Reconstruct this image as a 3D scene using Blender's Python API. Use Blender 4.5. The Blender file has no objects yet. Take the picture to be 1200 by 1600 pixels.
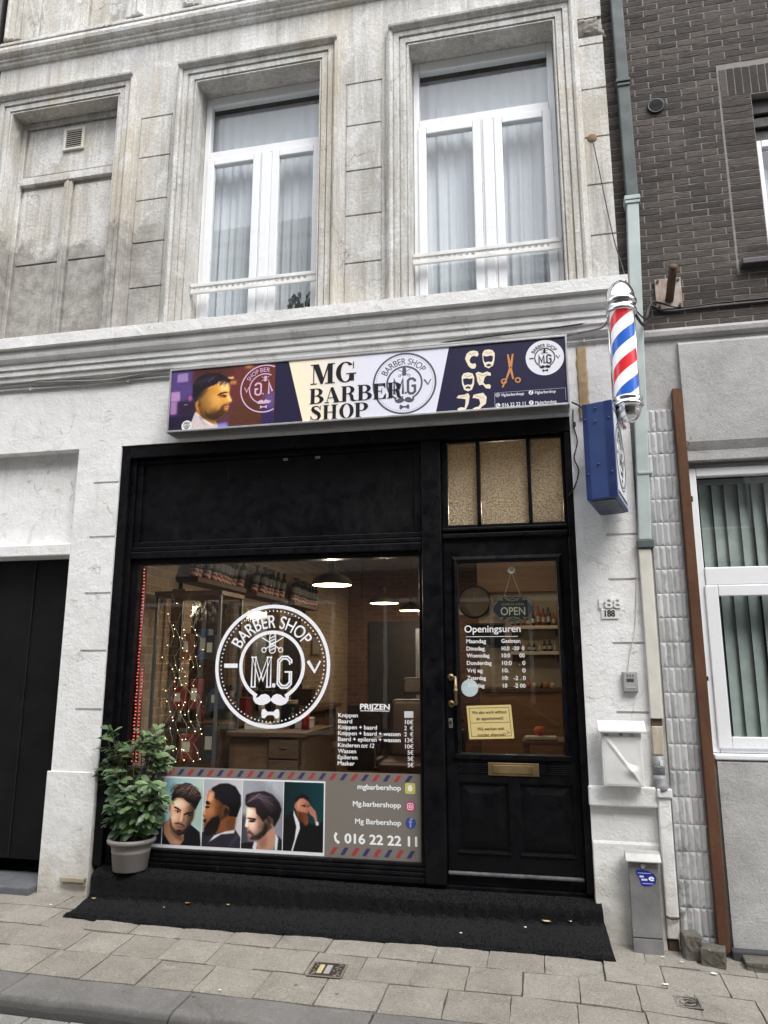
import bpy, bmesh, math, random
import numpy as np
from mathutils import Vector, Matrix
from mathutils.geometry import tessellate_polygon
random.seed(7); RNG = np.random.default_rng(7)
R = math.radians
scn = bpy.context.scene
COL = scn.collection

# ------------------------------------------------------------------ camera, sky, sun, exposure
CAM = Vector((0.0, -5.4, 1.70)); YAW, PITCH, ROLL, FPX = R(12.09), R(11.742), R(-0.043), 1160.63
cd = bpy.data.cameras.new('camera'); cam = bpy.data.objects.new('camera', cd); COL.objects.link(cam)
cam.location = CAM; cam.rotation_euler = (R(90) + PITCH, 0, YAW)
cd.sensor_fit = 'VERTICAL'; cd.sensor_height = 24; cd.lens = 24 * FPX / 1600; cd.clip_start = .05; cd.clip_end = 400
scn.camera = cam
SUN_EL, SUN_AZ = R(54), R(142)
w = bpy.data.worlds.new('World'); scn.world = w; w.use_nodes = True
nt = w.node_tree; bg = nt.nodes['Background']
sky = nt.nodes.new('ShaderNodeTexSky'); sky.sky_type = 'NISHITA'; sky.sun_disc = False
sky.sun_elevation = SUN_EL; sky.sun_rotation = SUN_AZ; sky.dust_density = 6; sky.air_density = 1.0
hs = nt.nodes.new('ShaderNodeHueSaturation'); hs.inputs['Saturation'].default_value = .22; hs.inputs['Value'].default_value = 1.15
ov = nt.nodes.new('ShaderNodeMix'); ov.data_type = 'RGBA'; ov.inputs[0].default_value = .72; ov.inputs[7].default_value = (6.0, 6.35, 6.9, 1)   # even cloud cover
nt.links.new(sky.outputs[0], hs.inputs['Color']); nt.links.new(hs.outputs[0], ov.inputs[6]); nt.links.new(ov.outputs[2], bg.inputs[0]); bg.inputs[1].default_value = .15
sl = bpy.data.lights.new('sun', 'SUN'); so = bpy.data.objects.new('sun', sl); COL.objects.link(so)
sl.energy = 1.4; sl.angle = R(30); sl.color = (1, .965, .92)
sdir = Vector((math.sin(SUN_AZ) * math.cos(SUN_EL), math.cos(SUN_AZ) * math.cos(SUN_EL), math.sin(SUN_EL)))
so.rotation_euler = sdir.to_track_quat('Z', 'Y').to_euler(); so.location = (0, -6, 15)
scn.view_settings.view_transform = 'Standard'; scn.view_settings.look = 'None'
scn.view_settings.exposure = 0.98; scn.view_settings.gamma = 1

# ------------------------------------------------------------------ helpers
_r = Vector((math.cos(YAW), math.sin(YAW), 0)); _f = Vector((-math.sin(YAW) * math.cos(PITCH), math.cos(YAW) * math.cos(PITCH), math.sin(PITCH))); _u = _r.cross(_f)
_r, _u = _r * math.cos(ROLL) + _u * math.sin(ROLL), _u * math.cos(ROLL) - _r * math.sin(ROLL)
def px(x, y, Y=0.0):                       # measured photo point -> point on the upright plane at depth Y
    d = (x - 600) / FPX * _r - (y - 800) / FPX * _u + _f
    return CAM + d * ((Y - CAM.y) / d.y)
def lin(c):
    if isinstance(c, str): c = [int(c[i:i + 2], 16) / 255 for i in (0, 2, 4)]
    return tuple((v / 12.92 if v <= .04045 else ((v + .055) / 1.055) ** 2.4) for v in c)

def tag(o, label=None, cat=None, group=None, kind=None):
    if label: o['label'] = label
    if cat: o['category'] = cat
    if group: o['group'] = group
    if kind: o['kind'] = kind
    return o
def thing(name, loc, label, cat, group=None):
    o = bpy.data.objects.new(name, None); COL.objects.link(o); o.location = loc; o.empty_display_size = .1
    return tag(o, label, cat, group)
def attach(o, parent):
    if parent is None: return o
    o.parent = parent
    if parent.type == 'EMPTY': o.matrix_parent_inverse = Matrix.Translation(-Vector(parent.location))
    return o
def dup(root, offset, label=None, group=None, cat=None):
    def cp(o, par):
        c = o.copy(); COL.objects.link(c)
        if par: c.parent = par; c.matrix_parent_inverse = o.matrix_parent_inverse.copy()
        for ch in o.children: cp(ch, c)
        return c
    r = cp(root, None); r.location = Vector(root.location) + Vector(offset)
    tag(r, label, cat, group)
    return r

class MB:
    def __init__(s): s.v = []; s.f = []
    def add(s, vs, fs):
        n = len(s.v); s.v += [tuple(p) for p in vs]; s.f += [tuple(i + n for i in f) for f in fs]; return s
    def box(s, x0, x1, y0, y1, z0, z1):
        return s.add([(x0, y0, z0), (x1, y0, z0), (x1, y1, z0), (x0, y1, z0), (x0, y0, z1), (x1, y0, z1), (x1, y1, z1), (x0, y1, z1)],
                     [(0, 3, 2, 1), (4, 5, 6, 7), (0, 1, 5, 4), (1, 2, 6, 5), (2, 3, 7, 6), (3, 0, 4, 7)])
    def quad(s, a, b, c, d): return s.add([a, b, c, d], [(0, 1, 2, 3)])
    def prism(s, poly, a, b):              # polygon of 3-d points swept by vector a->b offset
        n = len(poly); d = Vector(b) - Vector(a)
        vs = [Vector(p) for p in poly] + [Vector(p) + d for p in poly]
        return s.add(vs, [tuple(range(n))[::-1], tuple(range(n, 2 * n))] + [(i, (i + 1) % n, n + (i + 1) % n, n + i) for i in range(n)])
    def xprofile(s, prof, x0, x1):         # (y,z) outline swept along x
        return s.prism([(x0, y, z) for y, z in prof], (x0, 0, 0), (x1, 0, 0))
    def tube(s, pts, r, seg=8, cap=True):
        pts = [Vector(p) for p in pts]; rings = []; n0 = len(s.v)
        up = Vector((0, 0, 1))
        for i, p in enumerate(pts):
            t = (pts[min(i + 1, len(pts) - 1)] - pts[max(i - 1, 0)]).normalized()
            a = t.cross(up if abs(t.z) < .95 else Vector((1, 0, 0))).normalized(); b = t.cross(a)
            rr = r[i] if isinstance(r, (list, tuple)) else r
            s.v += [tuple(p + (a * math.cos(k * 2 * math.pi / seg) + b * math.sin(k * 2 * math.pi / seg)) * rr) for k in range(seg)]
        for i in range(len(pts) - 1):
            for k in range(seg):
                q = n0 + i * seg; s.f.append((q + k, q + (k + 1) % seg, q + seg + (k + 1) % seg, q + seg + k))
        if cap:
            s.f.append(tuple(n0 + k for k in range(seg))[::-1]); s.f.append(tuple(n0 + (len(pts) - 1) * seg + k for k in range(seg)))
        return s
    def lathe(s, prof, c, seg=24):          # (radius,z) about vertical axis at c
        n0 = len(s.v); m = len(prof)
        for r, z in prof:
            s.v += [(c[0] + r * math.cos(k * 2 * math.pi / seg), c[1] + r * math.sin(k * 2 * math.pi / seg), c[2] + z) for k in range(seg)]
        for i in range(m - 1):
            for k in range(seg):
                q = n0 + i * seg; s.f.append((q + k, q + (k + 1) % seg, q + seg + (k + 1) % seg, q + seg + k))
        return s
    def build(s, name, m, parent=None, bevel=0, smooth=False, seg=2, auto=None):
        me = bpy.data.meshes.new(name); me.from_pydata(s.v, [], s.f); me.update()
        bm = bmesh.new(); bm.from_mesh(me); bmesh.ops.recalc_face_normals(bm, faces=bm.faces); bm.to_mesh(me); bm.free()
        o = bpy.data.objects.new(name, me); COL.objects.link(o); me.materials.append(m)
        if smooth: me.polygons.foreach_set('use_smooth', [True] * len(me.polygons))
        if bevel:
            b = o.modifiers.new('bevel', 'BEVEL'); b.width = bevel; b.segments = seg; b.limit_method = 'ANGLE'; b.angle_limit = R(35)
            b.use_clamp_overlap = True
        return attach(o, parent)
def B(name, m, parent, *boxes, bevel=.003, **k):
    q = MB()
    for b in boxes: q.box(*b)
    return q.build(name, m, parent, bevel=bevel, **k)

# ------------------------------------------------------------------ materials
class NT:
    def __init__(s, name):
        s.m = bpy.data.materials.new(name); s.m.use_nodes = True; s.t = s.m.node_tree
        s.b = s.t.nodes['Principled BSDF']; s.out = s.t.nodes['Material Output']
        s.tc = s.t.nodes.new('ShaderNodeTexCoord').outputs['Object']
    def n(s, t, **kw):
        x = s.t.nodes.new(t)
        for k, v in kw.items():
            if k.startswith('i_'):
                key = k[2:].replace('_', ' '); key = int(key) if key.isdigit() else key
                s.put(x, key, v)
            else: setattr(x, k, v)
        return x
    def put(s, node, key, v):
        if hasattr(v, 'is_linked') or isinstance(v, bpy.types.NodeSocket): s.t.links.new(v, node.inputs[key])
        else: node.inputs[key].default_value = v
    def noise(s, scale, detail=4, rough=.55, stretch=None, dist=0, off=(0, 0, 0)):
        v = s.tc
        if stretch or off != (0, 0, 0):
            mp = s.n('ShaderNodeMapping', i_Vector=v); mp.inputs['Scale'].default_value = stretch or (1, 1, 1); mp.inputs['Location'].default_value = off; v = mp.outputs[0]
        return s.n('ShaderNodeTexNoise', i_Vector=v, i_Scale=scale, i_Detail=detail, i_Roughness=rough, i_Distortion=dist).outputs['Fac']
    def ramp(s, fac, lo, hi, a=0., b=1.):
        return s.n('ShaderNodeMapRange', i_0=fac, i_1=lo, i_2=hi, i_3=a, i_4=b).outputs[0]
    def math(s, op, a, b=0.):
        return s.n('ShaderNodeMath', operation=op, i_0=a, i_1=b).outputs[0]
    def mix(s, fac, a, b, mode='MIX'):
        x = s.n('ShaderNodeMix', data_type='RGBA', blend_type=mode); s.put(x, 0, fac)
        for k, c in ((6, a), (7, b)):
            s.put(x, k, c if not isinstance(c, tuple) else (c + (1,) if len(c) == 3 else c))
        return x.outputs[2]
    def pos(s, axis): return s.n('ShaderNodeSeparateXYZ', i_0=s.tc).outputs[axis]
    def bump(s, h, strength=.3, dist=.01):
        x = s.n('ShaderNodeBump', i_Height=h, i_Strength=strength, i_Distance=dist); s.t.links.new(x.outputs[0], s.b.inputs['Normal'])
    def set(s, col=None, rough=None, metal=None, spec=None):
        for k, v in (('Base Color', col), ('Roughness', rough), ('Metallic', metal), ('Specular IOR Level', spec)):
            if v is None: continue
            s.put(s.b, k, v + (1,) if isinstance(v, tuple) and len(v) == 3 else v)
        return s.m
def simple(name, c, rough=.6, metal=0., var=.12, scale=9, bump=.0, bscale=60, spec=.5, em=None, es=0):
    t = NT(name); n = t.noise(scale, 5)
    t.set(t.mix(t.ramp(n, .3, .7), tuple(v * (1 - var) for v in c), tuple(min(1, v * (1 + var)) for v in c)), t.ramp(t.noise(scale * 2.3), .3, .7, max(0, rough - .08), rough + .08), metal, spec)
    if bump: t.bump(t.noise(bscale, 6), bump, .004)
    if em: t.b.inputs['Emission Color'].default_value = em + (1,); t.b.inputs['Emission Strength'].default_value = es
    return t.m

def m_old_plaster():
    t = NT('weathered_plaster')
    base = t.mix(t.ramp(t.noise(2.0, 9, .65, (1, 1, .5)), .36, .62), (.45, .435, .405), (.75, .745, .73))
    streak = t.noise(11, 7, .65, (1, 1, .06))                                 # rain streaks
    base = t.mix(t.math('MULTIPLY', t.ramp(streak, .5, .64), .5), base, (.30, .27, .215))
    s2 = t.noise(26, 8, .7, (1, 1, .05), 0, (4, 2, 1)); base = t.mix(t.ramp(s2, .52, .60, 0, .65), base, (.76, .745, .715))
    warm = t.noise(1.7, 6, .6, (1, 1, .3), .6, (3, 1, 8))
    base = t.mix(t.math('MULTIPLY', t.ramp(warm, .5, .68), .5), base, (.52, .44, .31))
    white = t.noise(3.1, 9, .7, (1, 1, .8), .4, (9, 0, 2))
    base = t.mix(t.ramp(white, .55, .62, 0, .75), base, (.76, .76, .755))
    x = t.pos(0); z = t.pos(2); wob = t.noise(4.5, 9, .72)                     # bare-cement stain, lower left of the storey
    e = t.math('ADD', t.math('MULTIPLY', t.math('SUBTRACT', wob, .5), 1.6), t.ramp(z, 5.15, 5.95, .62, -.35))
    e = t.math('MULTIPLY', t.ramp(e, .02, .2), t.ramp(x, -3.3, -2.95, 1, 0))
    grey = t.mix(t.ramp(t.noise(8, 9, .7), .38, .62), (.22, .205, .185), (.44, .42, .395))
    base = t.mix(t.math('MULTIPLY', e, .85), base, grey)
    spots = t.noise(38, 3, .5); base = t.mix(t.ramp(spots, .68, .73, 0, .55), base, (.2, .19, .17))
    fine = t.noise(42, 9, .8); base = t.mix(t.ramp(fine, .44, .60, 0, .4), base, (.27, .255, .225))
    v = t.n('ShaderNodeTexVoronoi', feature='DISTANCE_TO_EDGE', i_Scale=.7); wv = t.n('ShaderNodeVectorMath', operation='ADD'); t.t.links.new(t.tc, wv.inputs[0])
    nz = t.n('ShaderNodeTexNoise', i_Vector=t.tc, i_Scale=3.0, i_Detail=8); sc = t.n('ShaderNodeVectorMath', operation='SCALE'); t.t.links.new(nz.outputs['Color'], sc.inputs[0]); sc.inputs['Scale'].default_value = .8
    t.t.links.new(sc.outputs[0], wv.inputs[1]); t.t.links.new(wv.outputs[0], v.inputs['Vector'])
    cr = t.math('MULTIPLY', t.ramp(v.outputs[0], .0, .0035, 1, 0), t.ramp(t.noise(.8, 2, .5, None, 0, (1, 0, 4)), .54, .6)); base = t.mix(t.math('MULTIPLY', cr, .5), base, (.2, .18, .16))
    t.set(base, .9, spec=.2); t.bump(t.math('SUBTRACT', t.math('ADD', t.noise(28, 9, .7), t.math('MULTIPLY', streak, .3)), cr), .7, .014)
    return t.m
def m_white_paint():
    t = NT('white_masonry_paint'); z = t.pos(2)
    n = t.noise(3, 8, .65)
    base = t.mix(t.ramp(n, .35, .65), (.72, .715, .70), (.82, .82, .815))
    patch = t.noise(6, 9, .7, None, .3, (4, 4, 4))
    base = t.mix(t.ramp(patch, .58, .66, 0, .55), base, (.58, .55, .49)); base = t.mix(t.ramp(t.noise(14, 7, .7, (1, 1, .12), 0, (2, 8, 1)), .56, .72, 0, .35), base, (.50, .47, .41))
    dirt = t.math('ADD', t.math('MULTIPLY', t.math('SUBTRACT', t.noise(7, 8, .7), .5), 1.2), t.ramp(z, 0, .75, .55, -.25))
    base = t.mix(t.ramp(dirt, .0, .5, 0, .7), base, (.46, .42, .35))
    chip = t.noise(22, 6, .7, None, .2); low = t.ramp(z, .2, 1.3, .0, .09)
    base = t.mix(t.ramp(t.math('SUBTRACT', chip, low), .66, .69, 0, .7), base, (.33, .30, .26))
    # hairline cracks
    v = t.n('ShaderNodeTexVoronoi', feature='DISTANCE_TO_EDGE', i_Scale=1.15); wv = t.n('ShaderNodeVectorMath', operation='ADD'); t.t.links.new(t.tc, wv.inputs[0])
    nz = t.n('ShaderNodeTexNoise', i_Vector=t.tc, i_Scale=4.0, i_Detail=6); sc = t.n('ShaderNodeVectorMath', operation='SCALE'); t.t.links.new(nz.outputs['Color'], sc.inputs[0]); sc.inputs['Scale'].default_value = .5
    t.t.links.new(sc.outputs[0], wv.inputs[1]); t.t.links.new(wv.outputs[0], v.inputs['Vector'])
    cr = t.math('MULTIPLY', t.ramp(v.outputs[0], .0, .0035, 1, 0), t.ramp(t.noise(.9, 2), .53, .60))
    base = t.mix(t.math('MULTIPLY', cr, .55), base, (.34, .32, .30))
    t.set(base, .8, spec=.3); t.bump(t.math('SUBTRACT', t.math('ADD', t.math('MULTIPLY', t.noise(9, 7, .6), 1.2), t.math('MULTIPLY', t.noise(45, 7, .7), .6)), t.math('ADD', cr, t.math('MULTIPLY', t.ramp(patch, .58, .66), .35))), .6, .015)
    return t.m
def m_grey_render():
    t = NT('grey_cement_render')
    base = t.mix(t.ramp(t.noise(2.6, 8, .65, None, .5), .34, .66), (.30, .295, .29), (.46, .455, .445))
    base = t.mix(t.ramp(t.noise(5, 8, .7, None, .6, (2, 7, 1)), .55, .7, 0, .6), base, (.27, .265, .26))
    base = t.mix(t.ramp(t.noise(55, 4), .35, .7, 0, .25), base, (.62, .61, .60))
    v = t.n('ShaderNodeTexVoronoi', feature='DISTANCE_TO_EDGE', i_Scale=.9); wv = t.n('ShaderNodeVectorMath', operation='ADD'); t.t.links.new(t.tc, wv.inputs[0])
    nz = t.n('ShaderNodeTexNoise', i_Vector=t.tc, i_Scale=5.0, i_Detail=6); sc = t.n('ShaderNodeVectorMath', operation='SCALE'); t.t.links.new(nz.outputs['Color'], sc.inputs[0]); sc.inputs['Scale'].default_value = .45
    t.t.links.new(sc.outputs[0], wv.inputs[1]); t.t.links.new(wv.outputs[0], v.inputs['Vector'])
    cr = t.math('MULTIPLY', t.ramp(v.outputs[0], .0, .005, 1, 0), t.ramp(t.noise(1.1, 2), .5, .57)); base = t.mix(t.math('MULTIPLY', cr, .6), base, (.15, .145, .14))
    t.set(base, .92, spec=.2); t.bump(t.math('SUBTRACT', t.math('ADD', t.noise(12, 8, .7), t.math('MULTIPLY', t.noise(90, 5), .5)), cr), .6, .012)
    return t.m
def m_black_paint():
    t = NT('black_gloss_paint')
    n = t.noise(5, 7, .6)
    base = t.mix(t.ramp(n, .35, .7), (.002, .002, .003), (.0045, .0045, .006))
    dust = t.noise(2.3, 8, .7, (1, 1, .6), .5); base = t.mix(t.ramp(dust, .5, .72, 0, .5), base, (.016, .0155, .015)); chip = t.noise(34, 9, .78, (1, 1, .3)); base = t.mix(t.ramp(chip, .69, .72, 0, .45), base, (.16, .15, .14)); scr = t.noise(55, 4, .6, (1, 1, .03), 0, (3, 1, 5)); base = t.mix(t.math('MULTIPLY', t.ramp(scr, .70, .73), t.ramp(dust, .45, .55, 0, .5)), base, (.11, .105, .10))
    t.set(base, t.ramp(t.noise(14, 5), .3, .7,   .24, .6), spec=.17); t.bump(t.noise(22, 6, .6, (1, 1, .25)), .16, .004)
    return t.m
def m_brick(name='dark_brick', a=(.055, .047, .043), b=(.122, .103, .092)):
    t = NT(name)
    g = t.n('ShaderNodeNewGeometry').outputs['Random Per Island']
    base = t.mix(g, a, b)
    base = t.mix(t.ramp(t.noise(24, 7, .7), .35, .75, 0, .55), base, tuple(v * .55 for v in a))
    base = t.mix(t.ramp(t.noise(3, 4), .55, .75, 0, .3), base, (.20, .18, .165))
    t.set(base, .85, spec=.25); t.bump(t.noise(60, 8, .7, (.5, 1, 1.4)), .75, .012)
    return t.m
def m_stone(name, a, b, speck=.3, sc=70):
    t = NT(name); g = t.n('ShaderNodeNewGeometry').outputs['Random Per Island']
    base = t.mix(g, a, b)
    base = t.mix(t.ramp(t.noise(3.2, 9, .72, None, .4), .42, .66, 0, .6), base, tuple(v * .66 for v in a))
    base = t.mix(t.ramp(t.noise(6, 9, .75, None, .8, (5, 2, 0)), .57, .68, 0, .5), base, tuple(min(1, v * 1.35) for v in b))
    base = t.mix(t.ramp(t.noise(2.1, 5, .6, (1, 1, 1), 1.5, (7, 7, 0)), .62, .70, 0, .4), base, tuple(v * .5 for v in a))      # old wet stains
    vo = t.n('ShaderNodeTexVoronoi', i_Vector=t.tc, i_Scale=5.5); base = t.mix(t.math('MULTIPLY', t.ramp(vo.outputs['Distance'], .055, .075, 1, 0), t.ramp(t.noise(2.2, 1), .52, .55)), base, tuple(v * .42 for v in a))   # chewing gum
    base = t.mix(t.ramp(t.noise(sc, 3, .6), .48, .70, 0, speck), base, tuple(v * .4 for v in a))
    base = t.mix(t.ramp(t.noise(sc * 1.4, 2, .6, None, 0, (3, 3, 3)), .56, .70, 0, speck), base, tuple(min(1, v * 1.7) for v in b))
    t.set(base, .88, spec=.25); t.bump(t.math('ADD', t.noise(sc, 5, .7), t.math('MULTIPLY', t.noise(9, 6), .8)), .6, .007)
    return t.m
def m_glass(name='window_glass', tint=(.93, .97, .95), refl=1.5, wave=0.):
    t = NT(name); t.t.nodes.remove(t.b)
    tr = t.n('ShaderNodeBsdfTransparent', i_0=tint + (1,)); gl = t.n('ShaderNodeBsdfGlossy', i_Roughness=.0)
    gl.inputs[0].default_value = (1, 1, 1, 1)
    ge = t.n('ShaderNodeNewGeometry'); dp = t.n('ShaderNodeVectorMath', operation='DOT_PRODUCT'); t.t.links.new(ge.outputs['Normal'], dp.inputs[0]); t.t.links.new(ge.outputs['Incoming'], dp.inputs[1])
    f0 = ((refl - 1) / (refl + 1)) ** 2 * 1.9                                   # two faces of a thin pane, Schlick
    fr = t.math('ADD', t.math('MULTIPLY', t.math('POWER', t.math('SUBTRACT', 1.0, t.math('ABSOLUTE', dp.outputs['Value'])), 5.0), 1 - f0), f0)
    if wave:
        bp = t.n('ShaderNodeBump', i_Height=t.noise(1.6, 2), i_Strength=wave, i_Distance=.05); t.t.links.new(bp.outputs[0], gl.inputs['Normal'])
    mx = t.n('ShaderNodeMixShader', i_0=fr); t.t.links.new(tr.outputs[0], mx.inputs[1]); t.t.links.new(gl.outputs[0], mx.inputs[2])
    t.t.links.new(mx.outputs[0], t.out.inputs[0]); return t.m
def m_textured_glass():
    t = NT('hammered_glass'); t.t.nodes.remove(t.b)
    v = t.n('ShaderNodeTexVoronoi', i_Vector=t.tc, i_Scale=88.0, i_Randomness=.65)
    bp = t.n('ShaderNodeBump', i_Height=v.outputs['Distance'], i_Strength=1.0, i_Distance=.012)
    col = t.mix(t.ramp(v.outputs['Distance'], .15, .6), (.46, .37, .24), (.92, .79, .58))
    a = t.n('ShaderNodeBsdfTranslucent', i_0=col); d = t.n('ShaderNodeBsdfDiffuse', i_0=col); g = t.n('ShaderNodeBsdfGlossy', i_Roughness=.25)
    for x in (a, g, d): t.t.links.new(bp.outputs[0], x.inputs['Normal'])
    m1 = t.n('ShaderNodeMixShader', i_0=.38); t.t.links.new(a.outputs[0], m1.inputs[1]); t.t.links.new(d.outputs[0], m1.inputs[2])
    m2 = t.n('ShaderNodeMixShader', i_0=.05); t.t.links.new(m1.outputs[0], m2.inputs[1]); t.t.links.new(g.outputs[0], m2.inputs[2])
    t.t.links.new(m2.outputs[0], t.out.inputs[0]); return t.m
def m_print(name='printed_ink', rough=.45, spec=.35):
    t = NT(name); a = t.n('ShaderNodeAttribute', attribute_name='Col').outputs['Color']
    return t.set(a, rough, spec=spec)
def m_wood(name, a, b, sc=3.0, axis=(1, 8, 8)):
    t = NT(name); base = t.mix(t.ramp(t.noise(sc, 7, .6, axis, 1.2), .3, .7), a, b)
    t.set(base, .5, spec=.3); t.bump(t.noise(sc * 4, 6, .6, axis), .2, .003); return t.m
def m_rust(name, a, b, metal=0.):
    t = NT(name); base = t.mix(t.ramp(t.noise(7, 8, .7, (1, 1, .3)), .35, .68), a, b)
    base = t.mix(t.ramp(t.noise(40, 5), .6, .75, 0, .5), base, tuple(v * .45 for v in a))
    t.set(base, .8, metal, .3); t.bump(t.noise(60, 6), .4, .004); return t.m
def m_interior_brick(name, a, b, mort, scale=1.):
    t = NT(name)
    xyz = t.n('ShaderNodeSeparateXYZ', i_0=t.tc); cb = t.n('ShaderNodeCombineXYZ'); t.t.links.new(t.math('ADD', xyz.outputs[0], xyz.outputs[1]), cb.inputs[0]); t.t.links.new(xyz.outputs[2], cb.inputs[1])
    k = t.n('ShaderNodeTexBrick', i_Vector=cb.outputs[0], i_Scale=1.0); k.inputs['Color1'].default_value = a + (1,); k.inputs['Color2'].default_value = b + (1,); k.inputs['Mortar'].default_value = mort + (1,)
    k.inputs['Brick Width'].default_value = .22 * scale; k.inputs['Row Height'].default_value = .075 * scale; k.inputs['Mortar Size'].default_value = .006
    t.set(k.outputs['Color'], .85); t.bump(t.math('SUBTRACT', t.noise(50, 6), k.outputs['Fac']), .6, .01); return t.m
def m_carpet():
    t = NT('black_carpet_pile'); g = t.n('ShaderNodeNewGeometry').outputs['Random Per Island']
    base = t.mix(g, (.004, .004, .0045), (.021, .021, .0225)); base = t.mix(t.ramp(t.noise(6, 5), .45, .7, 0, .5), base, (.016, .016, .0165))
    return t.set(base, .85, spec=.12)
def m_leaf(name, a, b):
    t = NT(name); g = t.n('ShaderNodeNewGeometry').outputs['Random Per Island']
    base = t.mix(g, a, b); t.set(base, .38, spec=.45)
    t.b.inputs['Transmission Weight'].default_value = 0; t.b.inputs['Subsurface Weight'].default_value = 0
    return t.m

PLASTER, WHITE, RENDER, BLACK = m_old_plaster(), m_white_paint(), m_grey_render(), m_black_paint()
BRICK = m_brick(); MORTAR = simple('brick_mortar', (.235, .22, .205), .95, bump=.5, bscale=90)
UPVC = simple('white_window_plastic', (.80, .81, .83), .32, var=.03, scale=3)
GLASS = m_glass(refl=1.62, wave=.02); SHOPGLASS = m_glass('shop_glass', (.96, .975, .965), 1.62, .02); DOORGLASS = m_glass('door_glass', (.96, .97, .96), 1.5)
TEXGLASS = m_textured_glass(); PRINT = m_print(); VINYL = m_print('cut_vinyl', .5)
ZINC_DARK = simple('aged_zinc', (.075, .09, .092), .65, .0, .25, 5, .15, 30)
ZINC = simple('painted_zinc', (.40, .46, .45), .55, .0, .15, 4, .15, 30)
RUST = m_rust('rusty_brown_paint', (.078, .034, .018), (.135, .064, .033)); IRON = m_rust('rusted_iron', (.07, .045, .035), (.16, .10, .07), .2)
CHROME = simple('chrome', (.82, .82, .83), .07, 1., .02); ALU = simple('brushed_aluminium', (.50, .50, .50), .38, .7, .08); STEEL = simple('grey_cabinet_steel', (.22, .22, .22), .5, .2, .3, 5, .15, 40)
BRASS = simple('aged_brass', (.27, .195, .095), .42, .75, .3); BLACKMETAL = simple('black_metal', (.02, .02, .02), .4, .4)
CREAM = simple('cream_wall', (.33, .285, .22), .85, var=.06); DARKWALL = simple('charcoal_wall', (.05, .048, .045), .85)
INBRICK = m_interior_brick('tan_interior_brick', (.27, .185, .12), (.36, .265, .175), (.40, .33, .25)); INBRICK2 = m_interior_brick('red_interior_brick', (.12, .06, .042), (.17, .088, .062), (.16, .12, .09))
WOOD = m_wood('oak_furniture', (.065, .038, .022), (.125, .075, .042)); DARKWOOD = m_wood('dark_wood', (.10, .055, .03), (.18, .10, .055)); FLOORW = m_wood('wood_floor', (.20, .115, .06), (.30, .18, .10), 2, (6, 1, 8))
LEATHER = simple('brown_leather', (.05, .023, .014), .4, bump=.2); BLKLEATHER = simple('black_leather', (.012, .012, .012), .35, bump=.2)
CURTAIN = simple('sheer_white_curtain', (.62, .625, .68), .9, var=.02)
SLABS = m_stone('paving_slabs', (.272, .25, .215), (.335, .31, .27), .45); KERB = m_stone('kerb_concrete', (.185, .178, .168), (.225, .218, .205)); COBBLE = m_stone('road_setts', (.30, .29, .27), (.40, .39, .365)); BLUESTONE = m_stone('bluestone', (.12, .125, .135), (.16, .165, .175), .2)
JOINT = simple('joint_dirt', (.115, .10, .08), .95, bump=.5); CARPET = m_carpet()
WHITEMETAL = simple('white_enamel', (.71, .705, .69), .42, var=.13, scale=6, bump=.06); PVCGREY = simple('grey_pvc', (.25, .255, .265), .4)
POTM = simple('taupe_plastic', (.215, .195, .18), .5, var=.05); SOIL = simple('soil', (.03, .022, .016), .95, bump=.6)
LEAF = m_leaf('leaf_green', (.035, .075, .034), (.135, .205, .085)); STEM = simple('green_brown_stem', (.07, .06, .035), .7)
BLUE = simple('blue_painted_metal', (.030, .060, .185), .45, .1, .12, 4, .1); BLUEDARK = simple('dark_blue_metal', (.035, .045, .085), .5, .1)

# ------------------------------------------------------------------ wall with openings and recesses
def wall_holes(x0, x1, z0, z1, y0, y1, holes):
    """front at y0, back at y1; holes (xa,xb,za,zb,depth) - depth None cuts through"""
    xs = sorted({x0, x1, *[h[0] for h in holes], *[h[1] for h in holes]}); zs = sorted({z0, z1, *[h[2] for h in holes], *[h[3] for h in holes]})
    xs = [v for v in xs if x0 <= v <= x1]; zs = [v for v in zs if z0 <= v <= z1]
    def dep(i, j):
        if i < 0 or j < 0 or i >= len(xs) - 1 or j >= len(zs) - 1: return 'out'
        cx, cz = (xs[i] + xs[i + 1]) / 2, (zs[j] + zs[j + 1]) / 2
        for h in holes:
            if h[0] < cx < h[1] and h[2] < cz < h[3]: return y1 if h[4] is None else y0 + h[4]
        return y0
    m = MB(); D = {(i, j): dep(i, j) for i in range(-1, len(xs)) for j in range(-1, len(zs))}
    for i in range(len(xs) - 1):
        for j in range(len(zs) - 1):
            d = D[i, j]; a, b, c, e = xs[i], xs[i + 1], zs[j], zs[j + 1]
            if d < y1:
                m.quad((a, d, c), (b, d, c), (b, d, e), (a, d, e)); m.quad((a, y1, c), (a, y1, e), (b, y1, e), (b, y1, c))
            for di, dj, p, q in ((1, 0, (b, c), (b, e)), (-1, 0, (a, c), (a, e)), (0, 1, (a, e), (b, e)), (0, -1, (a, c), (b, c))):
                o = D[i + di, j + dj]; o = y1 if o == 'out' else o
                if o > d: m.quad((p[0], d, p[1]), (q[0], d, q[1]), (q[0], o, q[1]), (p[0], o, p[1]))
    return m
def weld(o, dist=1e-4):
    bm = bmesh.new(); bm.from_mesh(o.data); bmesh.ops.remove_doubles(bm, verts=bm.verts, dist=dist); bmesh.ops.recalc_face_normals(bm, faces=bm.faces); bm.to_mesh(o.data); bm.free(); return o
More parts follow.
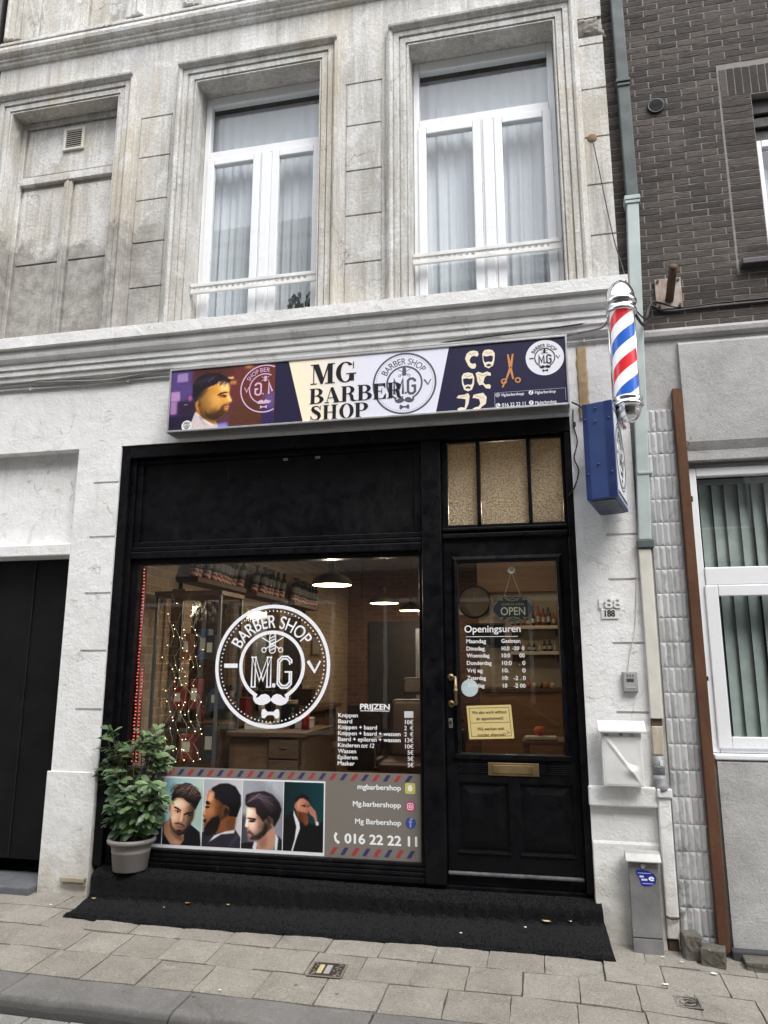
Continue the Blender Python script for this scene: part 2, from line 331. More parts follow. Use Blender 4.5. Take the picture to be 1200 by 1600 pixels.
def sweep_surround(xl, xr, zb, zt, prof, y=0.0, jitter=0):
    """profile (u outward from the opening, p projection) round left, top, right"""
    m = MB(); n = len(prof); vs = []
    for u, p in prof:
        vs += [(xl - u, y - p, zb), (xl - u, y - p, zt + u), (xr + u, y - p, zt + u), (xr + u, y - p, zb)]
    fs = []
    for i in range(n - 1):
        for k in range(3): fs.append((i * 4 + k, i * 4 + k + 1, (i + 1) * 4 + k + 1, (i + 1) * 4 + k))
    fs.append(tuple(i * 4 for i in range(n))); fs.append(tuple(i * 4 + 3 for i in range(n))[::-1])
    return m.add(vs, fs)

# ------------------------------------------------------------------ flat printing: polygons, strokes, text, painted pictures
_fc = {}
def glyphs(s):
    if s not in _fc:
        c = bpy.data.curves.new('t', 'FONT'); c.body = s; c.resolution_u = 5; o = bpy.data.objects.new('t', c); COL.objects.link(o)
        dg = bpy.context.evaluated_depsgraph_get(); me = bpy.data.meshes.new_from_object(o.evaluated_get(dg))
        vs = [(v.co.x, v.co.y) for v in me.vertices]; fs = [tuple(p.vertices) for p in me.polygons]
        bpy.data.objects.remove(o); bpy.data.curves.remove(c); bpy.data.meshes.remove(me); _fc[s] = (vs, fs)
    return _fc[s]
CAPH = None
class Flat:
    def __init__(s, o=(0, 0, 0), u=(1, 0, 0), v=(0, 0, 1), n=(0, -1, 0), step=.0006):
        s.o, s.u, s.v, s.n = Vector(o), Vector(u), Vector(v), Vector(n); s.step = step; s.vs = []; s.fs = []; s.cs = []
    def _add(s, pts, faces, col, L):
        k = len(s.vs); c = lin(col); s.vs += [tuple(s.o + s.u * p[0] + s.v * p[1] + s.n * (L * s.step)) for p in pts]
        s.fs += [tuple(i + k for i in f) for f in faces]; s.cs += [c + (1,)] * len(pts)
    def poly(s, pts, col, L=1, holes=()):
        loops = [[Vector((p[0], p[1], 0)) for p in lp] for lp in (pts, *holes)]
        s._add([p for lp in loops for p in lp], tessellate_polygon(loops), col, L)
    def rect(s, x0, y0, x1, y1, col, L=1): s.poly([(x0, y0), (x1, y0), (x1, y1), (x0, y1)], col, L)
    def ell(s, cx, cy, rx, ry, col, L=1, n=40): s._add([(cx + rx * math.cos(i * 2 * math.pi / n), cy + ry * math.sin(i * 2 * math.pi / n)) for i in range(n)], [tuple(range(n))], col, L)
    def ring(s, cx, cy, r0, r1, col, L=1, a0=0, a1=360, n=72, asp=1.):
        pts = []; 
        for i in range(n + 1):
            a = R(a0 + (a1 - a0) * i / n); pts += [(cx + r0 * asp * math.cos(a), cy + r0 * math.sin(a)), (cx + r1 * asp * math.cos(a), cy + r1 * math.sin(a))]
        s._add(pts, [(2 * i, 2 * i + 1, 2 * i + 3, 2 * i + 2) for i in range(n)], col, L)
    def line(s, pts, w, col, L=1):
        pts = [Vector((p[0], p[1])) for p in pts]; n = len(pts); out = []
        for i, p in enumerate(pts):
            a = (p - pts[i - 1]).normalized() if i else None; b = (pts[i + 1] - p).normalized() if i < n - 1 else None
            if a is None: d, k = b, 1
            elif b is None: d, k = a, 1
            else: d = (a + b).normalized(); k = min(2.2, 1 / max(.3, d.dot(b)))
            nn = Vector((-d.y, d.x)); ww = (w[i] if isinstance(w, (list, tuple)) else w) / 2 * k; out += [p + nn * ww, p - nn * ww]
        s._add(out, [(2 * i, 2 * i + 1, 2 * i + 3, 2 * i + 2) for i in range(n - 1)], col, L)
    def text(s, t, x, y, width, cap, col, L=1, bold=0., shear=0., warp=None, align='l'):
        global CAPH
        if CAPH is None: CAPH = max(p[1] for p in glyphs('H')[0])
        vs, fs = glyphs(t); xa = min(p[0] for p in vs); xb = max(p[0] for p in vs); sy = cap / CAPH; sx = width / (xb - xa) if width else sy
        if align == 'r': x = x - (xb - xa) * sx
        if align == 'c': x = x - (xb - xa) * sx / 2
        reps = [(0, 0)] if not bold else [(-bold, 0), (bold, 0), (0, bold * .8), (0, -bold * .8)]
        for k, (dx, dy) in enumerate(reps):
            pts = [(x + (p[0] - xa) * sx + dx + shear * p[1] * sy, y + p[1] * sy + dy) for p in vs]
            if warp: pts = [warp(*p) for p in pts]
            s._add(pts, fs, col, L + k * .12)
    def build(s, name, parent=None, m=None):
        me = bpy.data.meshes.new(name); me.from_pydata(s.vs, [], s.fs); me.update()
        a = me.color_attributes.new('Col', 'FLOAT_COLOR', 'POINT'); a.data.foreach_set('color', np.array(s.cs, dtype=np.float32).ravel())
        o = bpy.data.objects.new(name, me); COL.objects.link(o); me.materials.append(m or PRINT); return attach(o, parent)

class Canvas:                                # soft-edged painting for the printed photographs (y down, own units)
    def __init__(s, quad, w, h, col):
        s.q = quad; s.w, s.h = w, h; s.im = np.empty((h, w, 3)); s.im[:] = s.c(col)
        yy, xx = np.mgrid[0:h, 0:w]; u = xx / (w - 1); v = yy / (h - 1)
        (tl, tr, br, bl) = [np.array(p, float) for p in quad]
        P = (1 - v)[..., None] * ((1 - u)[..., None] * tl + u[..., None] * tr) + v[..., None] * ((1 - u)[..., None] * bl + u[..., None] * br)
        s.X, s.Y = P[..., 0], P[..., 1]; s.pxs = (np.linalg.norm(tr - tl)) / w
    def c(s, col): return np.array([int(col[i:i + 2], 16) / 255 for i in (0, 2, 4)])
    def blur(s, m, r):
        k = int(max(0, round(r / s.pxs)))
        for ax in (0, 1):
            if k < 1: break
            p = np.pad(m, [(k, k) if a == ax else (0, 0) for a in (0, 1)], 'edge'); c = np.cumsum(p, ax)
            c = np.insert(c, 0, 0, ax); n = 2 * k + 1
            m = (np.take(c, range(n, c.shape[ax]), ax) - np.take(c, range(0, c.shape[ax] - n), ax)) / n
        return m
    def put(s, m, col, a): m = np.clip(m * a, 0, 1)[..., None]; s.im = s.im * (1 - m) + s.c(col) * m
    def poly(s, pts, col, blur=6, a=1.):
        m = np.zeros((s.h, s.w), bool); n = len(pts)
        for i in range(n):
            (x0, y0), (x1, y1) = pts[i], pts[(i + 1) % n]
            if y0 == y1: continue
            m ^= ((y0 > s.Y) != (y1 > s.Y)) & (s.X < (x1 - x0) * (s.Y - y0) / (y1 - y0) + x0)
        m = s.blur(m.astype(float), blur); s.put(s.blur(m, blur * .6), col, a)
    def ell(s, cx, cy, rx, ry, col, blur=.35, a=1., rot=0):
        dx, dy = s.X - cx, s.Y - cy; cr, sr = math.cos(R(rot)), math.sin(R(rot)); d = np.hypot((dx * cr + dy * sr) / rx, (-dx * sr + dy * cr) / ry)
        s.put(np.clip((1 + blur - d) / (2 * blur), 0, 1), col, a)
    def line(s, pts, wd, col, a=1.):
        best = np.full((s.h, s.w), 1e9)
        for (x0, y0), (x1, y1) in zip(pts, pts[1:]):
            dx, dy = x1 - x0, y1 - y0; t = np.clip(((s.X - x0) * dx + (s.Y - y0) * dy) / (dx * dx + dy * dy + 1e-9), 0, 1)
            best = np.minimum(best, np.hypot(s.X - x0 - t * dx, s.Y - y0 - t * dy))
        s.put(np.clip((wd * .5 + s.pxs - best) / (2 * s.pxs), 0, 1), col, a)
    def grad(s, c0, c1, vert=False, a=1.):
        t = np.linspace(0, 1, s.h if vert else s.w); t = np.broadcast_to(t[:, None] if vert else t[None, :], (s.h, s.w))[..., None]
        s.im = s.im * (1 - a) + (s.c(c0) * (1 - t) + s.c(c1) * t) * a
    def shade(s, pts, cx, cy, rx, ry, lx, ly, k=.35, blur=10):      # studio light falling on a rounded form
        m = np.zeros((s.h, s.w), bool); n = len(pts)
        for i in range(n):
            (x0, y0), (x1, y1) = pts[i], pts[(i + 1) % n]
            if y0 != y1: m ^= ((y0 > s.Y) != (y1 > s.Y)) & (s.X < (x1 - x0) * (s.Y - y0) / (y1 - y0) + x0)
        m = s.blur(m.astype(float), blur)[..., None]; nx, ny = (s.X - cx) / rx, (s.Y - cy) / ry; nz = np.sqrt(np.clip(1 - nx ** 2 - ny ** 2, .02, 1)); d = np.clip((nx * lx + ny * ly + nz * .75) / math.sqrt(lx * lx + ly * ly + .56), 0, 1)
        f = (1 - k + k * 1.75 * d)[..., None]; s.im = np.clip(s.im * (1 - m) + s.im * f * m, 0, 1)
    def grain(s, k=.03):
        s.im = np.clip(s.im + RNG.normal(0, k, (s.h, s.w, 1)), 0, 1)
    def mesh(s, name, corners, parent=None):  # corners tl,tr,br,bl in 3-d
        tl, tr, br, bl = [np.array(c, float) for c in corners]; yy, xx = np.mgrid[0:s.h, 0:s.w]; u = (xx / (s.w - 1))[..., None]; v = (yy / (s.h - 1))[..., None]
        P = ((1 - v) * ((1 - u) * tl + u * tr) + v * ((1 - u) * bl + u * br)).reshape(-1, 3)
        idx = np.arange(s.w * s.h).reshape(s.h, s.w); F = np.stack([idx[:-1, :-1], idx[1:, :-1], idx[1:, 1:], idx[:-1, 1:]], -1).reshape(-1, 4)
        me = bpy.data.meshes.new(name); me.from_pydata(P.tolist(), [], F.tolist()); me.update()
        c = s.im.reshape(-1, 3); c = np.where(c <= .04045, c / 12.92, ((c + .055) / 1.055) ** 2.4); c = np.concatenate([c, np.ones((len(c), 1))], 1)
        a = me.color_attributes.new('Col', 'FLOAT_COLOR', 'POINT'); a.data.foreach_set('color', c.astype(np.float32).ravel())
        o = bpy.data.objects.new(name, me); COL.objects.link(o); me.materials.append(PRINT); return attach(o, parent)

# ------------------------------------------------------------------ ground, road, kerb, pavement
def gz(x, y):
    return .035 - .012 * (x + 3.8) - .025 * max(0, x + .2) ** 1.5 * (1 if x < 2 else 2.2 ** 1.5 / max(.1, x + .2) ** 1.5) + .05 * y
g = MB(); g.quad((-160, -160, -.42), (160, -160, -.42), (160, 160, -.42), (-160, 160, -.42)); tag(g.build('ground', JOINT), kind='structure')
b = MB()
xs = [-9 + .5 * i for i in range(33)]
for i in range(len(xs) - 1):
    b.quad(*[(x, y, gz(x, y) - .014) for x, y in ((xs[i], -1.2), (xs[i + 1], -1.2), (xs[i + 1], .4), (xs[i], .4))])
bed = b.build('pavement', JOINT); tag(bed, kind='structure')
rows = [(.35, .045), (.04, -.255), (-.26, -.557), (-.562, -.858), (-.864, -1.186)]
starts = [0, .1, -3.351 + 6.6, -3.219 + 6.3, -3.124 + 6.9]; wid = [.31, .31, .333, .312, .345]
m = MB()
for (ya, yb), st, wd in zip(rows, starts, wid):
    x = st - 12
    while x < 6.5:
        wv = wd * random.choice((1, 1, 1, 1.02, .98, .6 if random.random() < .25 and x > 0 else 1)); x1 = x + wv
        if x1 > -9:
            dz = random.uniform(-.0035, .0035); tl = random.uniform(-.003, .003); gp = random.uniform(.0015, .005); r1 = random.uniform(-.006, .006)
            nx, ny = 4, 4; P = []
            for j in range(ny + 1):
                for i in range(nx + 1):
                    u, v = i / nx, j / ny; X = x + gp + (wv - 2 * gp) * u; Y = yb + .002 + (ya - yb - .004) * v
                    e = (i in (0, nx)) or (j in (0, ny))
                    if e: X += random.uniform(-.003, .003); Y += random.uniform(-.003, .003)
                    P.append((X, Y, gz(X, Y) + dz + tl * (u - .5) * 2 - (.004 if e else 0) + random.uniform(-.0012, .0012)))
            F = [(j * (nx + 1) + i, j * (nx + 1) + i + 1, (j + 1) * (nx + 1) + i + 1, (j + 1) * (nx + 1) + i) for j in range(ny) for i in range(nx)]
            k = len(P); ed = [i for i in range(nx + 1)] + [j * (nx + 1) + nx for j in range(1, ny + 1)] + [ny * (nx + 1) + i for i in range(nx - 1, -1, -1)] + [j * (nx + 1) for j in range(ny - 1, 0, -1)]
            for q in ed: P.append((P[q][0], P[q][1], P[q][2] - .03))
            F += [(ed[i], k + i, k + (i + 1) % len(ed), ed[(i + 1) % len(ed)]) for i in range(len(ed))]
            m.add(P, F)
        x = x1
sl_ = m.build('pavement_slabs', SLABS); tag(sl_, kind='structure')
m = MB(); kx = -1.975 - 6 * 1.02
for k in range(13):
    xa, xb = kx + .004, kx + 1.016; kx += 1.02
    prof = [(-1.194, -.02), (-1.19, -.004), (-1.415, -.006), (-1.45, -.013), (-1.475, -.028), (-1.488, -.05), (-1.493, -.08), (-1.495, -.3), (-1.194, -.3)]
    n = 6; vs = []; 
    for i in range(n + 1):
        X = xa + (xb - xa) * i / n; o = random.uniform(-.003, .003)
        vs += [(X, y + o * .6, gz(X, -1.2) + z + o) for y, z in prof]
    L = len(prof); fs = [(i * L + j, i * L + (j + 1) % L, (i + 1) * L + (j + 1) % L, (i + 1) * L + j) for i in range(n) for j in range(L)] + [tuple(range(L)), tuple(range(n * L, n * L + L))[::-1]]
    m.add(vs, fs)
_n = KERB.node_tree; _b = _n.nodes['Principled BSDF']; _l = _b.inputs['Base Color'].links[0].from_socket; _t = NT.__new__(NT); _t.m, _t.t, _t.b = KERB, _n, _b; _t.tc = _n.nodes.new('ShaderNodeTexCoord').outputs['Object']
_g = _t.math('MULTIPLY', _t.ramp(_t.math('ADD', _t.pos(1), _t.math('MULTIPLY', _t.noise(7, 7, .7), .05)), -1.405, -1.455), .78); _t.put(_b, 'Base Color', _t.mix(_g, _l, (.055, .053, .05)))     # painted shade: the kerb's street face is darkened in its colour
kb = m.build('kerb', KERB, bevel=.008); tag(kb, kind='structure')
rz = lambda x, y: gz(x, -1.2) - .078 + .015 * (y + 1.49)
m = MB()
for i in range(-30, 30): m.quad(*[(x, y, rz(x, max(y, -9)) - .012) for x, y in ((i * 1., -9), (i + 1., -9), (i + 1., -1.49), (i * 1., -1.49))])
rd = m.build('road', JOINT); tag(rd, kind='structure')
m = MB()
for j in range(14):
    ya = -1.502 - j * .145; x = -7 + (.11 if j % 2 else 0) + random.uniform(-.02, .02)
    while x < 5:
        l = random.uniform(.19, .24); yy = ya - .135; t = random.uniform(-.004, .004)
        m.prism([(x + .005, ya, rz(x, ya) + t), (x + l - .005, ya, rz(x + l, ya) + t), (x + l - .005, yy, rz(x + l, yy) + t), (x + .005, yy, rz(x, yy) + t)], (0, 0, 0), (0, 0, -.05)); x += l
st_ = m.build('road_setts', COBBLE, bevel=.006); tag(st_, kind='structure')

# ------------------------------------------------------------------ the white house with the shop
HB = thing('shop_house', (-2.2, 0, 0), 'white and grey plaster townhouse holding the black barber shopfront, stained upper storey', 'building')
HT = 11.2
WIN = [(-2.905, -1.728, 'sash'), (-.937, .276, 'sash'), (-4.835, -3.698, 'blind')]
holes = []
for zb, zt in ((4.52, 6.945), (7.83, 10.0)):
    for a, c, k in WIN: holes.append((a, c, zb, zt, None if k == 'sash' else .16))
for z in (6.672, 6.255, 5.815, 5.392, 4.955):
    for a, c in ((-3.455, -3.145), (-1.49, -1.18), (.47, .666)): holes.append((a, c, z - .0075, z + .0075, .016))
for a, c in ((-3.455, -3.145), (-1.49, -1.18), (.47, 9)):                     # upright edges of the drafted blocks
    for x_ in (a, c):
        if x_ < 1: holes.append((x_ - .006, x_ + .006, 4.57, 6.6795, .009))
holes.append((.455, .666, 6.745, 6.935, .022))
up = weld(wall_holes(-5.05, .665, 4.30, HT, 0, .3, holes).build('upper_wall', PLASTER, HB))
# broken corner block where the plaster has fallen off
m = MB(); n = 12; P = []
for j in range(n + 1):
    for i in range(n + 1):
        u, v = i / n, j / n; e = min(u, 1 - u, v, 1 - v); X = .452 + .24 * u + random.uniform(-.008, .008); Z = 6.74 + .2 * v + random.uniform(-.008, .008)
        P.append((X - (.05 * v if u > .8 else 0), .021 - .05 * min(1, e * 5) * random.uniform(.5, 1), Z))
m.add(P, [(j * (n + 1) + i, j * (n + 1) + i + 1, (j + 1) * (n + 1) + i + 1, (j + 1) * (n + 1) + i) for j in range(n) for i in range(n)])
m.build('bare_mortar_patch', simple('bare_mortar', (.27, .25, .22), .95, var=.3, bump=.8, bscale=40), HB, smooth=True)
lower_h = [(-4.9, -3.81, -.2, 2.60, None), (-5.0, -3.808, 2.60, 3.512, .11), (-3.41, .245, -.2, 3.512, None)]
for z in (3.203, 2.742, 2.28, 1.822, 1.37): lower_h.append((-3.645, -3.4105, z - .009, z + .009, .016))
for z in (2.612, 2.295, 1.857, 1.397): lower_h.append((.45, .6655, z - .008, z + .008, .016))
weld(wall_holes(-5.05, .665, -.2, 4.298, 0, .3, lower_h).build('lower_wall', WHITE, HB))
m = MB(); m.box(-3.835, -3.412, -.016, -.002, -.2, .905); m.build('plinth', WHITE, HB, bevel=.012)
m = MB(); m.box(.236, .672, -.05, -.002, .80, .928); m.build('plinth_ledge', WHITE, HB, bevel=.012)
m = MB(); m.prism([(.247, -.003, .585), (.247, -.012, .565), (.247, -.04, -.2), (.247, -.003, -.2)], (0, 0, 0), (.42, 0, 0)); m.build('plinth', WHITE, HB, bevel=.012)
m = MB(); m.box(-3.62, -3.416, -.06, -.026, .128, .160); m.box(-3.60, -3.416, -.045, -.026, .10, .127); m.build('boot_scraper_ledge', m_wood('grey_wood', (.3, .25, .18), (.42, .37, .29)), HB, bevel=.006)
# cornice between storeys, moulding below the second floor, and its sill band
prof = [(-.002, 4.56), (-.18, 4.506), (-.19, 4.50), (-.19, 4.402), (-.178, 4.397), (-.142, 4.396), (-.142, 4.380), (-.150, 4.376), (-.152, 4.345), (-.146, 4.322), (-.132, 4.304), (-.112, 4.294), (-.098, 4.292), (-.098, 4.282), (-.104, 4.280), (-.104, 4.240), (-.084, 4.237), (-.084, 4.230), (-.088, 4.228), (-.088, 4.188), (-.064, 4.185), (-.064, 4.178), (-.068, 4.176), (-.064, 4.142), (-.045, 4.134), (-.03, 4.12), (-.002, 4.115)]
m = MB(); nx = 60; vs = []; L = len(prof)
for i in range(nx + 1):
    X = -5.06 + 5.76 * i / nx; o = random.uniform(-.0025, .0025)
    vs += [(X, y + (o if y < -.01 else 0), z + o * .8) for y, z in prof]
m.add(vs, [(i * L + j, i * L + (j + 1) % L, (i + 1) * L + (j + 1) % L, (i + 1) * L + j) for i in range(nx) for j in range(L)] + [tuple(range(L)), tuple(range(nx * L, nx * L + L))[::-1]])
m.build('cornice', WHITE, HB)
prof2 = [(-.002, 7.80), (-.03, 7.785), (-.03, 7.715), (-.10, 7.70), (-.105, 7.692), (-.105, 7.672), (-.092, 7.664), (-.105, 7.645), (-.112, 7.615), (-.105, 7.585), (-.085, 7.565), (-.062, 7.555), (-.062, 7.535), (-.045, 7.53), (-.04, 7.505), (-.025, 7.495), (-.002, 7.49)]
MB().xprofile(prof2, -5.06, .69).build('string_course', PLASTER, HB)
MB().xprofile([(-.002, 11.2), (-.3, 11.2), (-.3, 11.0), (-.2, 10.9), (-.002, 10.8)], -5.06, .69).build('eaves_cornice', PLASTER, HB)
pr = [(.0, .002), (.0, .026), (.012, .026), (.014, .016), (.020, .016), (.022, .036), (.070, .036), (.073, .026), (.079, .026), (.082, .050), (.122, .050), (.125, .042), (.130, .042), (.134, .060), (.150, .072), (.166, .068), (.172, .046), (.190, .042), (.193, .012), (.199, .002)]
for zb, zt in ((4.545, 6.945), (7.805, 10.0)):
    for a, c, k in WIN: sweep_surround(a, c, zb, zt, pr).build('window_surround', PLASTER, HB)
    for a, c, k in WIN:                                                       # projecting hood line over each opening
        MB().xprofile([(-.073, zt + .150), (-.095, zt + .156), (-.10, zt + .174), (-.088, zt + .188), (-.044, zt + .198), (-.044, zt + .15)], a - .165, c + .165).build('hood_mould', PLASTER, HB)
MB().box(-5.05, .665, .31, 9, HT, HT + .2).build('roof', simple('roof_felt', (.06, .06, .065), .9), HB)
for z in (3.44, 7.1): MB().box(-4.95, .55, .31, 8.9, z, z + .16).build('floor_slab', DARKWALL, HB)
for a, c in ((-5.05, -4.96), (.56, .665)): MB().box(a, c, .302, 9, -.2, HT - .002).build('side_wall', DARKWALL, HB)
MB().box(-4.95, .55, 8.9, 9, -.2, HT - .002).build('rear_wall', DARKWALL, HB)
for z in (4.5, 7.8): MB().box(-4.95, .55, 2.6, 2.7, z - .8, z + 2.5).build('room_wall', simple('room_wall_paint', (.55, .56, .55), .9), HB)
# blind (walled-up) windows
for dz in (0, 3.29):
    bw = MB(); y0 = .158; a, c = -4.835, -3.698; F = y0 - .03
    zt = 6.945 + dz if not dz else 10.0
    bw.box(a + .002, a + .05, F, y0, 4.55 + dz, zt - .001); bw.box(c - .05, c - .002, F, y0, 4.55 + dz, zt - .001)
    bw.box(a + .051, c - .051, F, y0, zt - .06, zt - .001)
    bw.box(a + .051, c - .051, F - .02, y0, 6.24 + dz, 6.30 + dz); bw.box(a + .051, c - .051, F - .005, y0, 6.302 + dz, 6.335 + dz)
    bw.box(-4.305, -4.22, F - .006, y0, 4.55 + dz, 6.238 + dz); bw.box(-4.275, -4.25, F - .018, F - .007, 4.56 + dz, 6.238 + dz)
    o = bw.build('blind_window', PLASTER, HB, bevel=.008, seg=1); o['label'] = 'walled-up window with plaster panels moulded like casements'
    pn = MB()
    for xa, xb in ((a + .075, -4.32), (-4.205, c - .075)):
        for za, zb in ((4.62, 5.40), (5.412, 6.20)): pn.box(xa, xb, y0 - .012, y0 - .001, za + dz, zb + dz)
    pn.box(a + .075, c - .075, y0 - .012, y0 - .001, 6.355 + dz, zt - .08)
    pn.build('panel', PLASTER, o, bevel=.006, seg=1)
vg = B('vent_grille', simple('cream_plastic', (.62, .59, .52), .5), HB, (-4.36, -4.333, .12, .145, 6.575, 6.815), (-4.163, -4.136, .12, .145, 6.575, 6.815), (-4.332, -4.164, .12, .145, 6.575, 6.60), (-4.332, -4.164, .12, .145, 6.79, 6.815))
m = MB(); m.box(-4.332, -4.164, .140, .1445, 6.601, 6.789)
m.build('grille_back', simple('grille_dark', (.03, .03, .03), .8), vg)
m = MB()
for k in range(8): z = 6.612 + k * .0225; m.prism([(-4.331, .124, z), (-4.331, .138, z + .012), (-4.331, .138, z + .016), (-4.331, .124, z + .005)], (0, 0, 0), (.166, 0, 0))
m.build('slat', simple('cream_plastic_slat', (.60, .57, .50), .5), vg)

# white plastic windows (frame > sash, pane), with guard rail
def upper_window(a, c, zb, zt, trz):
    y = .19; f = .055
    fr = B('window', UPVC, HB, (a + .003, a + f, y, y + .07, zb, zt - .002), (c - f, c - .003, y, y + .07, zb, zt - .002), (a + f + .001, c - f - .001, y, y + .07, zt - .095, zt - .002), (a + f + .001, c - f - .001, y, y + .07, zb, zb + .05), (a + f + .001, c - f - .001, y - .006, y + .07, trz - .085, trz), bevel=.006)
    mid = (a + c) / 2 + .03; s = .07
    for xa, xb in ((a + f - .012, mid - .055), (mid + .055, c - f + .012)):
        sa = B('casement', UPVC, fr, (xa, xa + s, y - .014, y + .04, zb + .03, trz - .075), (xb - s, xb, y - .014, y + .04, zb + .03, trz - .075), (xa + s + .001, xb - s - .001, y - .014, y + .04, trz - .075 - s, trz - .075), (xa + s + .001, xb - s - .001, y - .014, y + .04, zb + .03, zb + .03 + s), bevel=.007)
        MB().quad((xa + s, y + .02, zb + .1), (xb - s, y + .02, zb + .1), (xb - s, y + .02, trz - .14), (xa + s, y + .02, trz - .14)).build('pane', GLASS, fr)
    B('mullion', UPVC, fr, (mid - .054, mid + .054, y - .008, y + .05, zb + .051, trz - .086), bevel=.006); B('mullion_cover', UPVC, fr, (mid - .035, mid + .035, y - .022, y - .009, zb + .051, trz - .088), bevel=.005)
    MB().quad((a + f, y + .03, trz), (c - f, y + .03, trz), (c - f, y + .03, zt - .095), (a + f, y + .03, zt - .095)).build('pane', GLASS, fr)
    return fr
for zb, zt, tr in ((4.55, 6.945, 6.355), (7.84, 10.0, 9.5)):
    for a, c, k in WIN[:2]: upper_window(a, c, zb, zt, tr)
for a, c, lab, z0 in ((-3.045, -1.735, 'white perforated metal guard rail across the middle upstairs window', 4.876), (-1.0, .262, 'white perforated metal guard rail across the upstairs window nearest the barber pole', 4.935)):
    t = thing('guard_rail', ((a + c) / 2, .1, z0), lab, 'guard rail', 'window guard rails')
    yy = .06 if a < -2 else .09; a = a + .146 if a < -2 else a + .066; 
    B('top_rail', WHITEMETAL, t, (a, c, yy, yy + .022, z0 + .060, z0 + .092), bevel=.004); B('bottom_rail', WHITEMETAL, t, (a, c, yy, yy + .022, z0 - .004, z0 + .026), bevel=.004)
    wall_holes(a, c, z0 + .0263, z0 + .0597, yy + .008, yy + .02, [(a + .03 + k * .05, a + .058 + k * .05, z0 + .031, z0 + .053, None) for k in range(int((c - a - .08) / .05))]).build('perforated_strip', WHITEMETAL, t)
# curtains behind the upstairs windows
def curtain(x0, x1, z0, z1, y, lab, fold=.10, amp=.017, grp='upstairs curtains', name='curtain', mt=None, slant=0.):
    m = MB(); n = int((x1 - x0) / .006); P = []; ph = random.uniform(0, 9); ks = [(fold * random.uniform(.8, 1.3), random.uniform(0, 6), 1.), (fold * .47, random.uniform(0, 6), .35), (fold * 2.3, random.uniform(0, 6), .8)]
    for j in range(13):
        v = j / 12
        for i in range(n + 1):
            x = x0 + (x1 - x0) * i / n; xx = x + slant * (1 - v) * (x - x0)
            q = sum(a_ * math.sin(xx * 2 * math.pi / f_ + p_ + .5 * math.sin(v * 3 + p_)) for f_, p_, a_ in ks); q = math.copysign(abs(q) ** .75, q)
            P.append((x, y + amp * q * (.5 + .5 * (1 - v)), z0 + (z1 - z0) * v))
    m.add(P, [(j * (n + 1) + i, j * (n + 1) + i + 1, (j + 1) * (n + 1) + i + 1, (j + 1) * (n + 1) + i) for j in range(12) for i in range(n)])
    return tag(m.build(name, mt or CURTAIN, smooth=True), lab, 'curtain', grp)
curtain(-2.95, -2.30, 4.42, 6.60, .36, 'sheer pleated curtain in the left half of the middle upstairs window', slant=.08)
curtain(-2.27, -1.66, 4.42, 6.60, .38, 'sheer pleated curtain in the right half of the middle upstairs window')
curtain(-.98, -.34, 4.42, 6.60, .36, 'sheer pleated curtain in the left half of the window above the shop door')
curtain(-.30, .30, 4.42, 6.60, .38, 'sheer pleated curtain in the right half of the window above the shop door', slant=.1)
for a, c, lab in ((-2.95, -1.66, 'white scalloped pelmet curtain in the fanlight of the middle upstairs window'), (-.98, .30, 'white pelmet curtain in the fanlight of the window above the shop door')):
    m = MB(); n = 120; P = []
    for i in range(n + 1):
        x = a + (c - a) * i / n; zl = 6.46 - .05 * abs(math.sin((x - a) * 5.2)); P += [(x, .355 + .012 * math.sin(x * 50 + 2 * math.sin(x * 7)), zl), (x, .335, 6.87)]
    m.add(P, [(2 * i, 2 * i + 2, 2 * i + 3, 2 * i + 1) for i in range(n)]); tag(m.build('pelmet_curtain', CURTAIN, smooth=True), lab, 'curtain')

# ------------------------------------------------------------------ black shopfront (parts of the house)
SF = HB
fr = B('shop_window', BLACK, SF, (-3.408, -3.33, .012, .3, .235, 3.509), (-3.329, -3.288, .05, .2, .235, 3.40), (-3.287, -3.224, .085, .2, .36, 2.555), (-3.329, .243, .012, .3, 3.402, 3.509),
       (-.909, -.877, .085, .2, .36, 2.555), (-3.223, -.91, .085, .2, 2.516, 2.555), bevel=.006)
B('transom_bar', BLACK, fr, (-3.287, -.877, .045, .2, 2.556, 2.615), (-3.287, -.877, .058, .2, 2.616, 2.655), bevel=.008)
B('sill', BLACK, fr, (-3.287, -.877, .04, .2, .236, .275), (-3.287, -.877, .055, .2, .277, .305), (-3.287, -.877, .068, .2, .307, .332), (-3.287, -.877, .082, .2, .334, .357), bevel=.006)
MB().quad((-3.224, .126, .357), (-.909, .126, .357), (-.909, .126, 2.517), (-3.224, .126, 2.517)).build('pane', SHOPGLASS, fr)
B('fascia_panel', BLACK, SF, (-3.287, -.877, .10, .2, 2.656, 3.401), bevel=.004)
B('fascia_frame', BLACK, SF, (-3.286, -3.235, .075, .0985, 2.70, 3.36), (-.935, -.878, .075, .0985, 2.70, 3.36), (-3.286, -.878, .075, .0985, 3.361, 3.400), (-3.286, -.878, .075, .0985, 2.657, 2.699), bevel=.006)
for dx, lab in ((-1.99, 0), (-1.72, 0)):
    B('bracket_plate', simple('dull_steel', (.3, .3, .3), .5, .5), SF, (dx - .02, dx + .02, .090, .0995, 3.325, 3.35), bevel=.004)
po = B('door_post', BLACK, SF, (-.8755, -.725, .03, .3, .235, 3.401), bevel=.01)
B('door_post', BLACK, SF, (.196, .2435, .02, .3, .235, 3.401), bevel=.008)
tw = B('fanlight', BLACK, SF, (-.7245, -.68, .085, .2, 2.715, 3.40), (.174, .1955, .085, .2, 2.715, 3.40), (-.679, .173, .085, .2, 2.715, 2.742), (-.679, .173, .085, .2, 3.386, 3.40), (-.458, -.43, .07, .2, 2.743, 3.385), (-.08, -.053, .07, .2, 2.743, 3.385), bevel=.006)
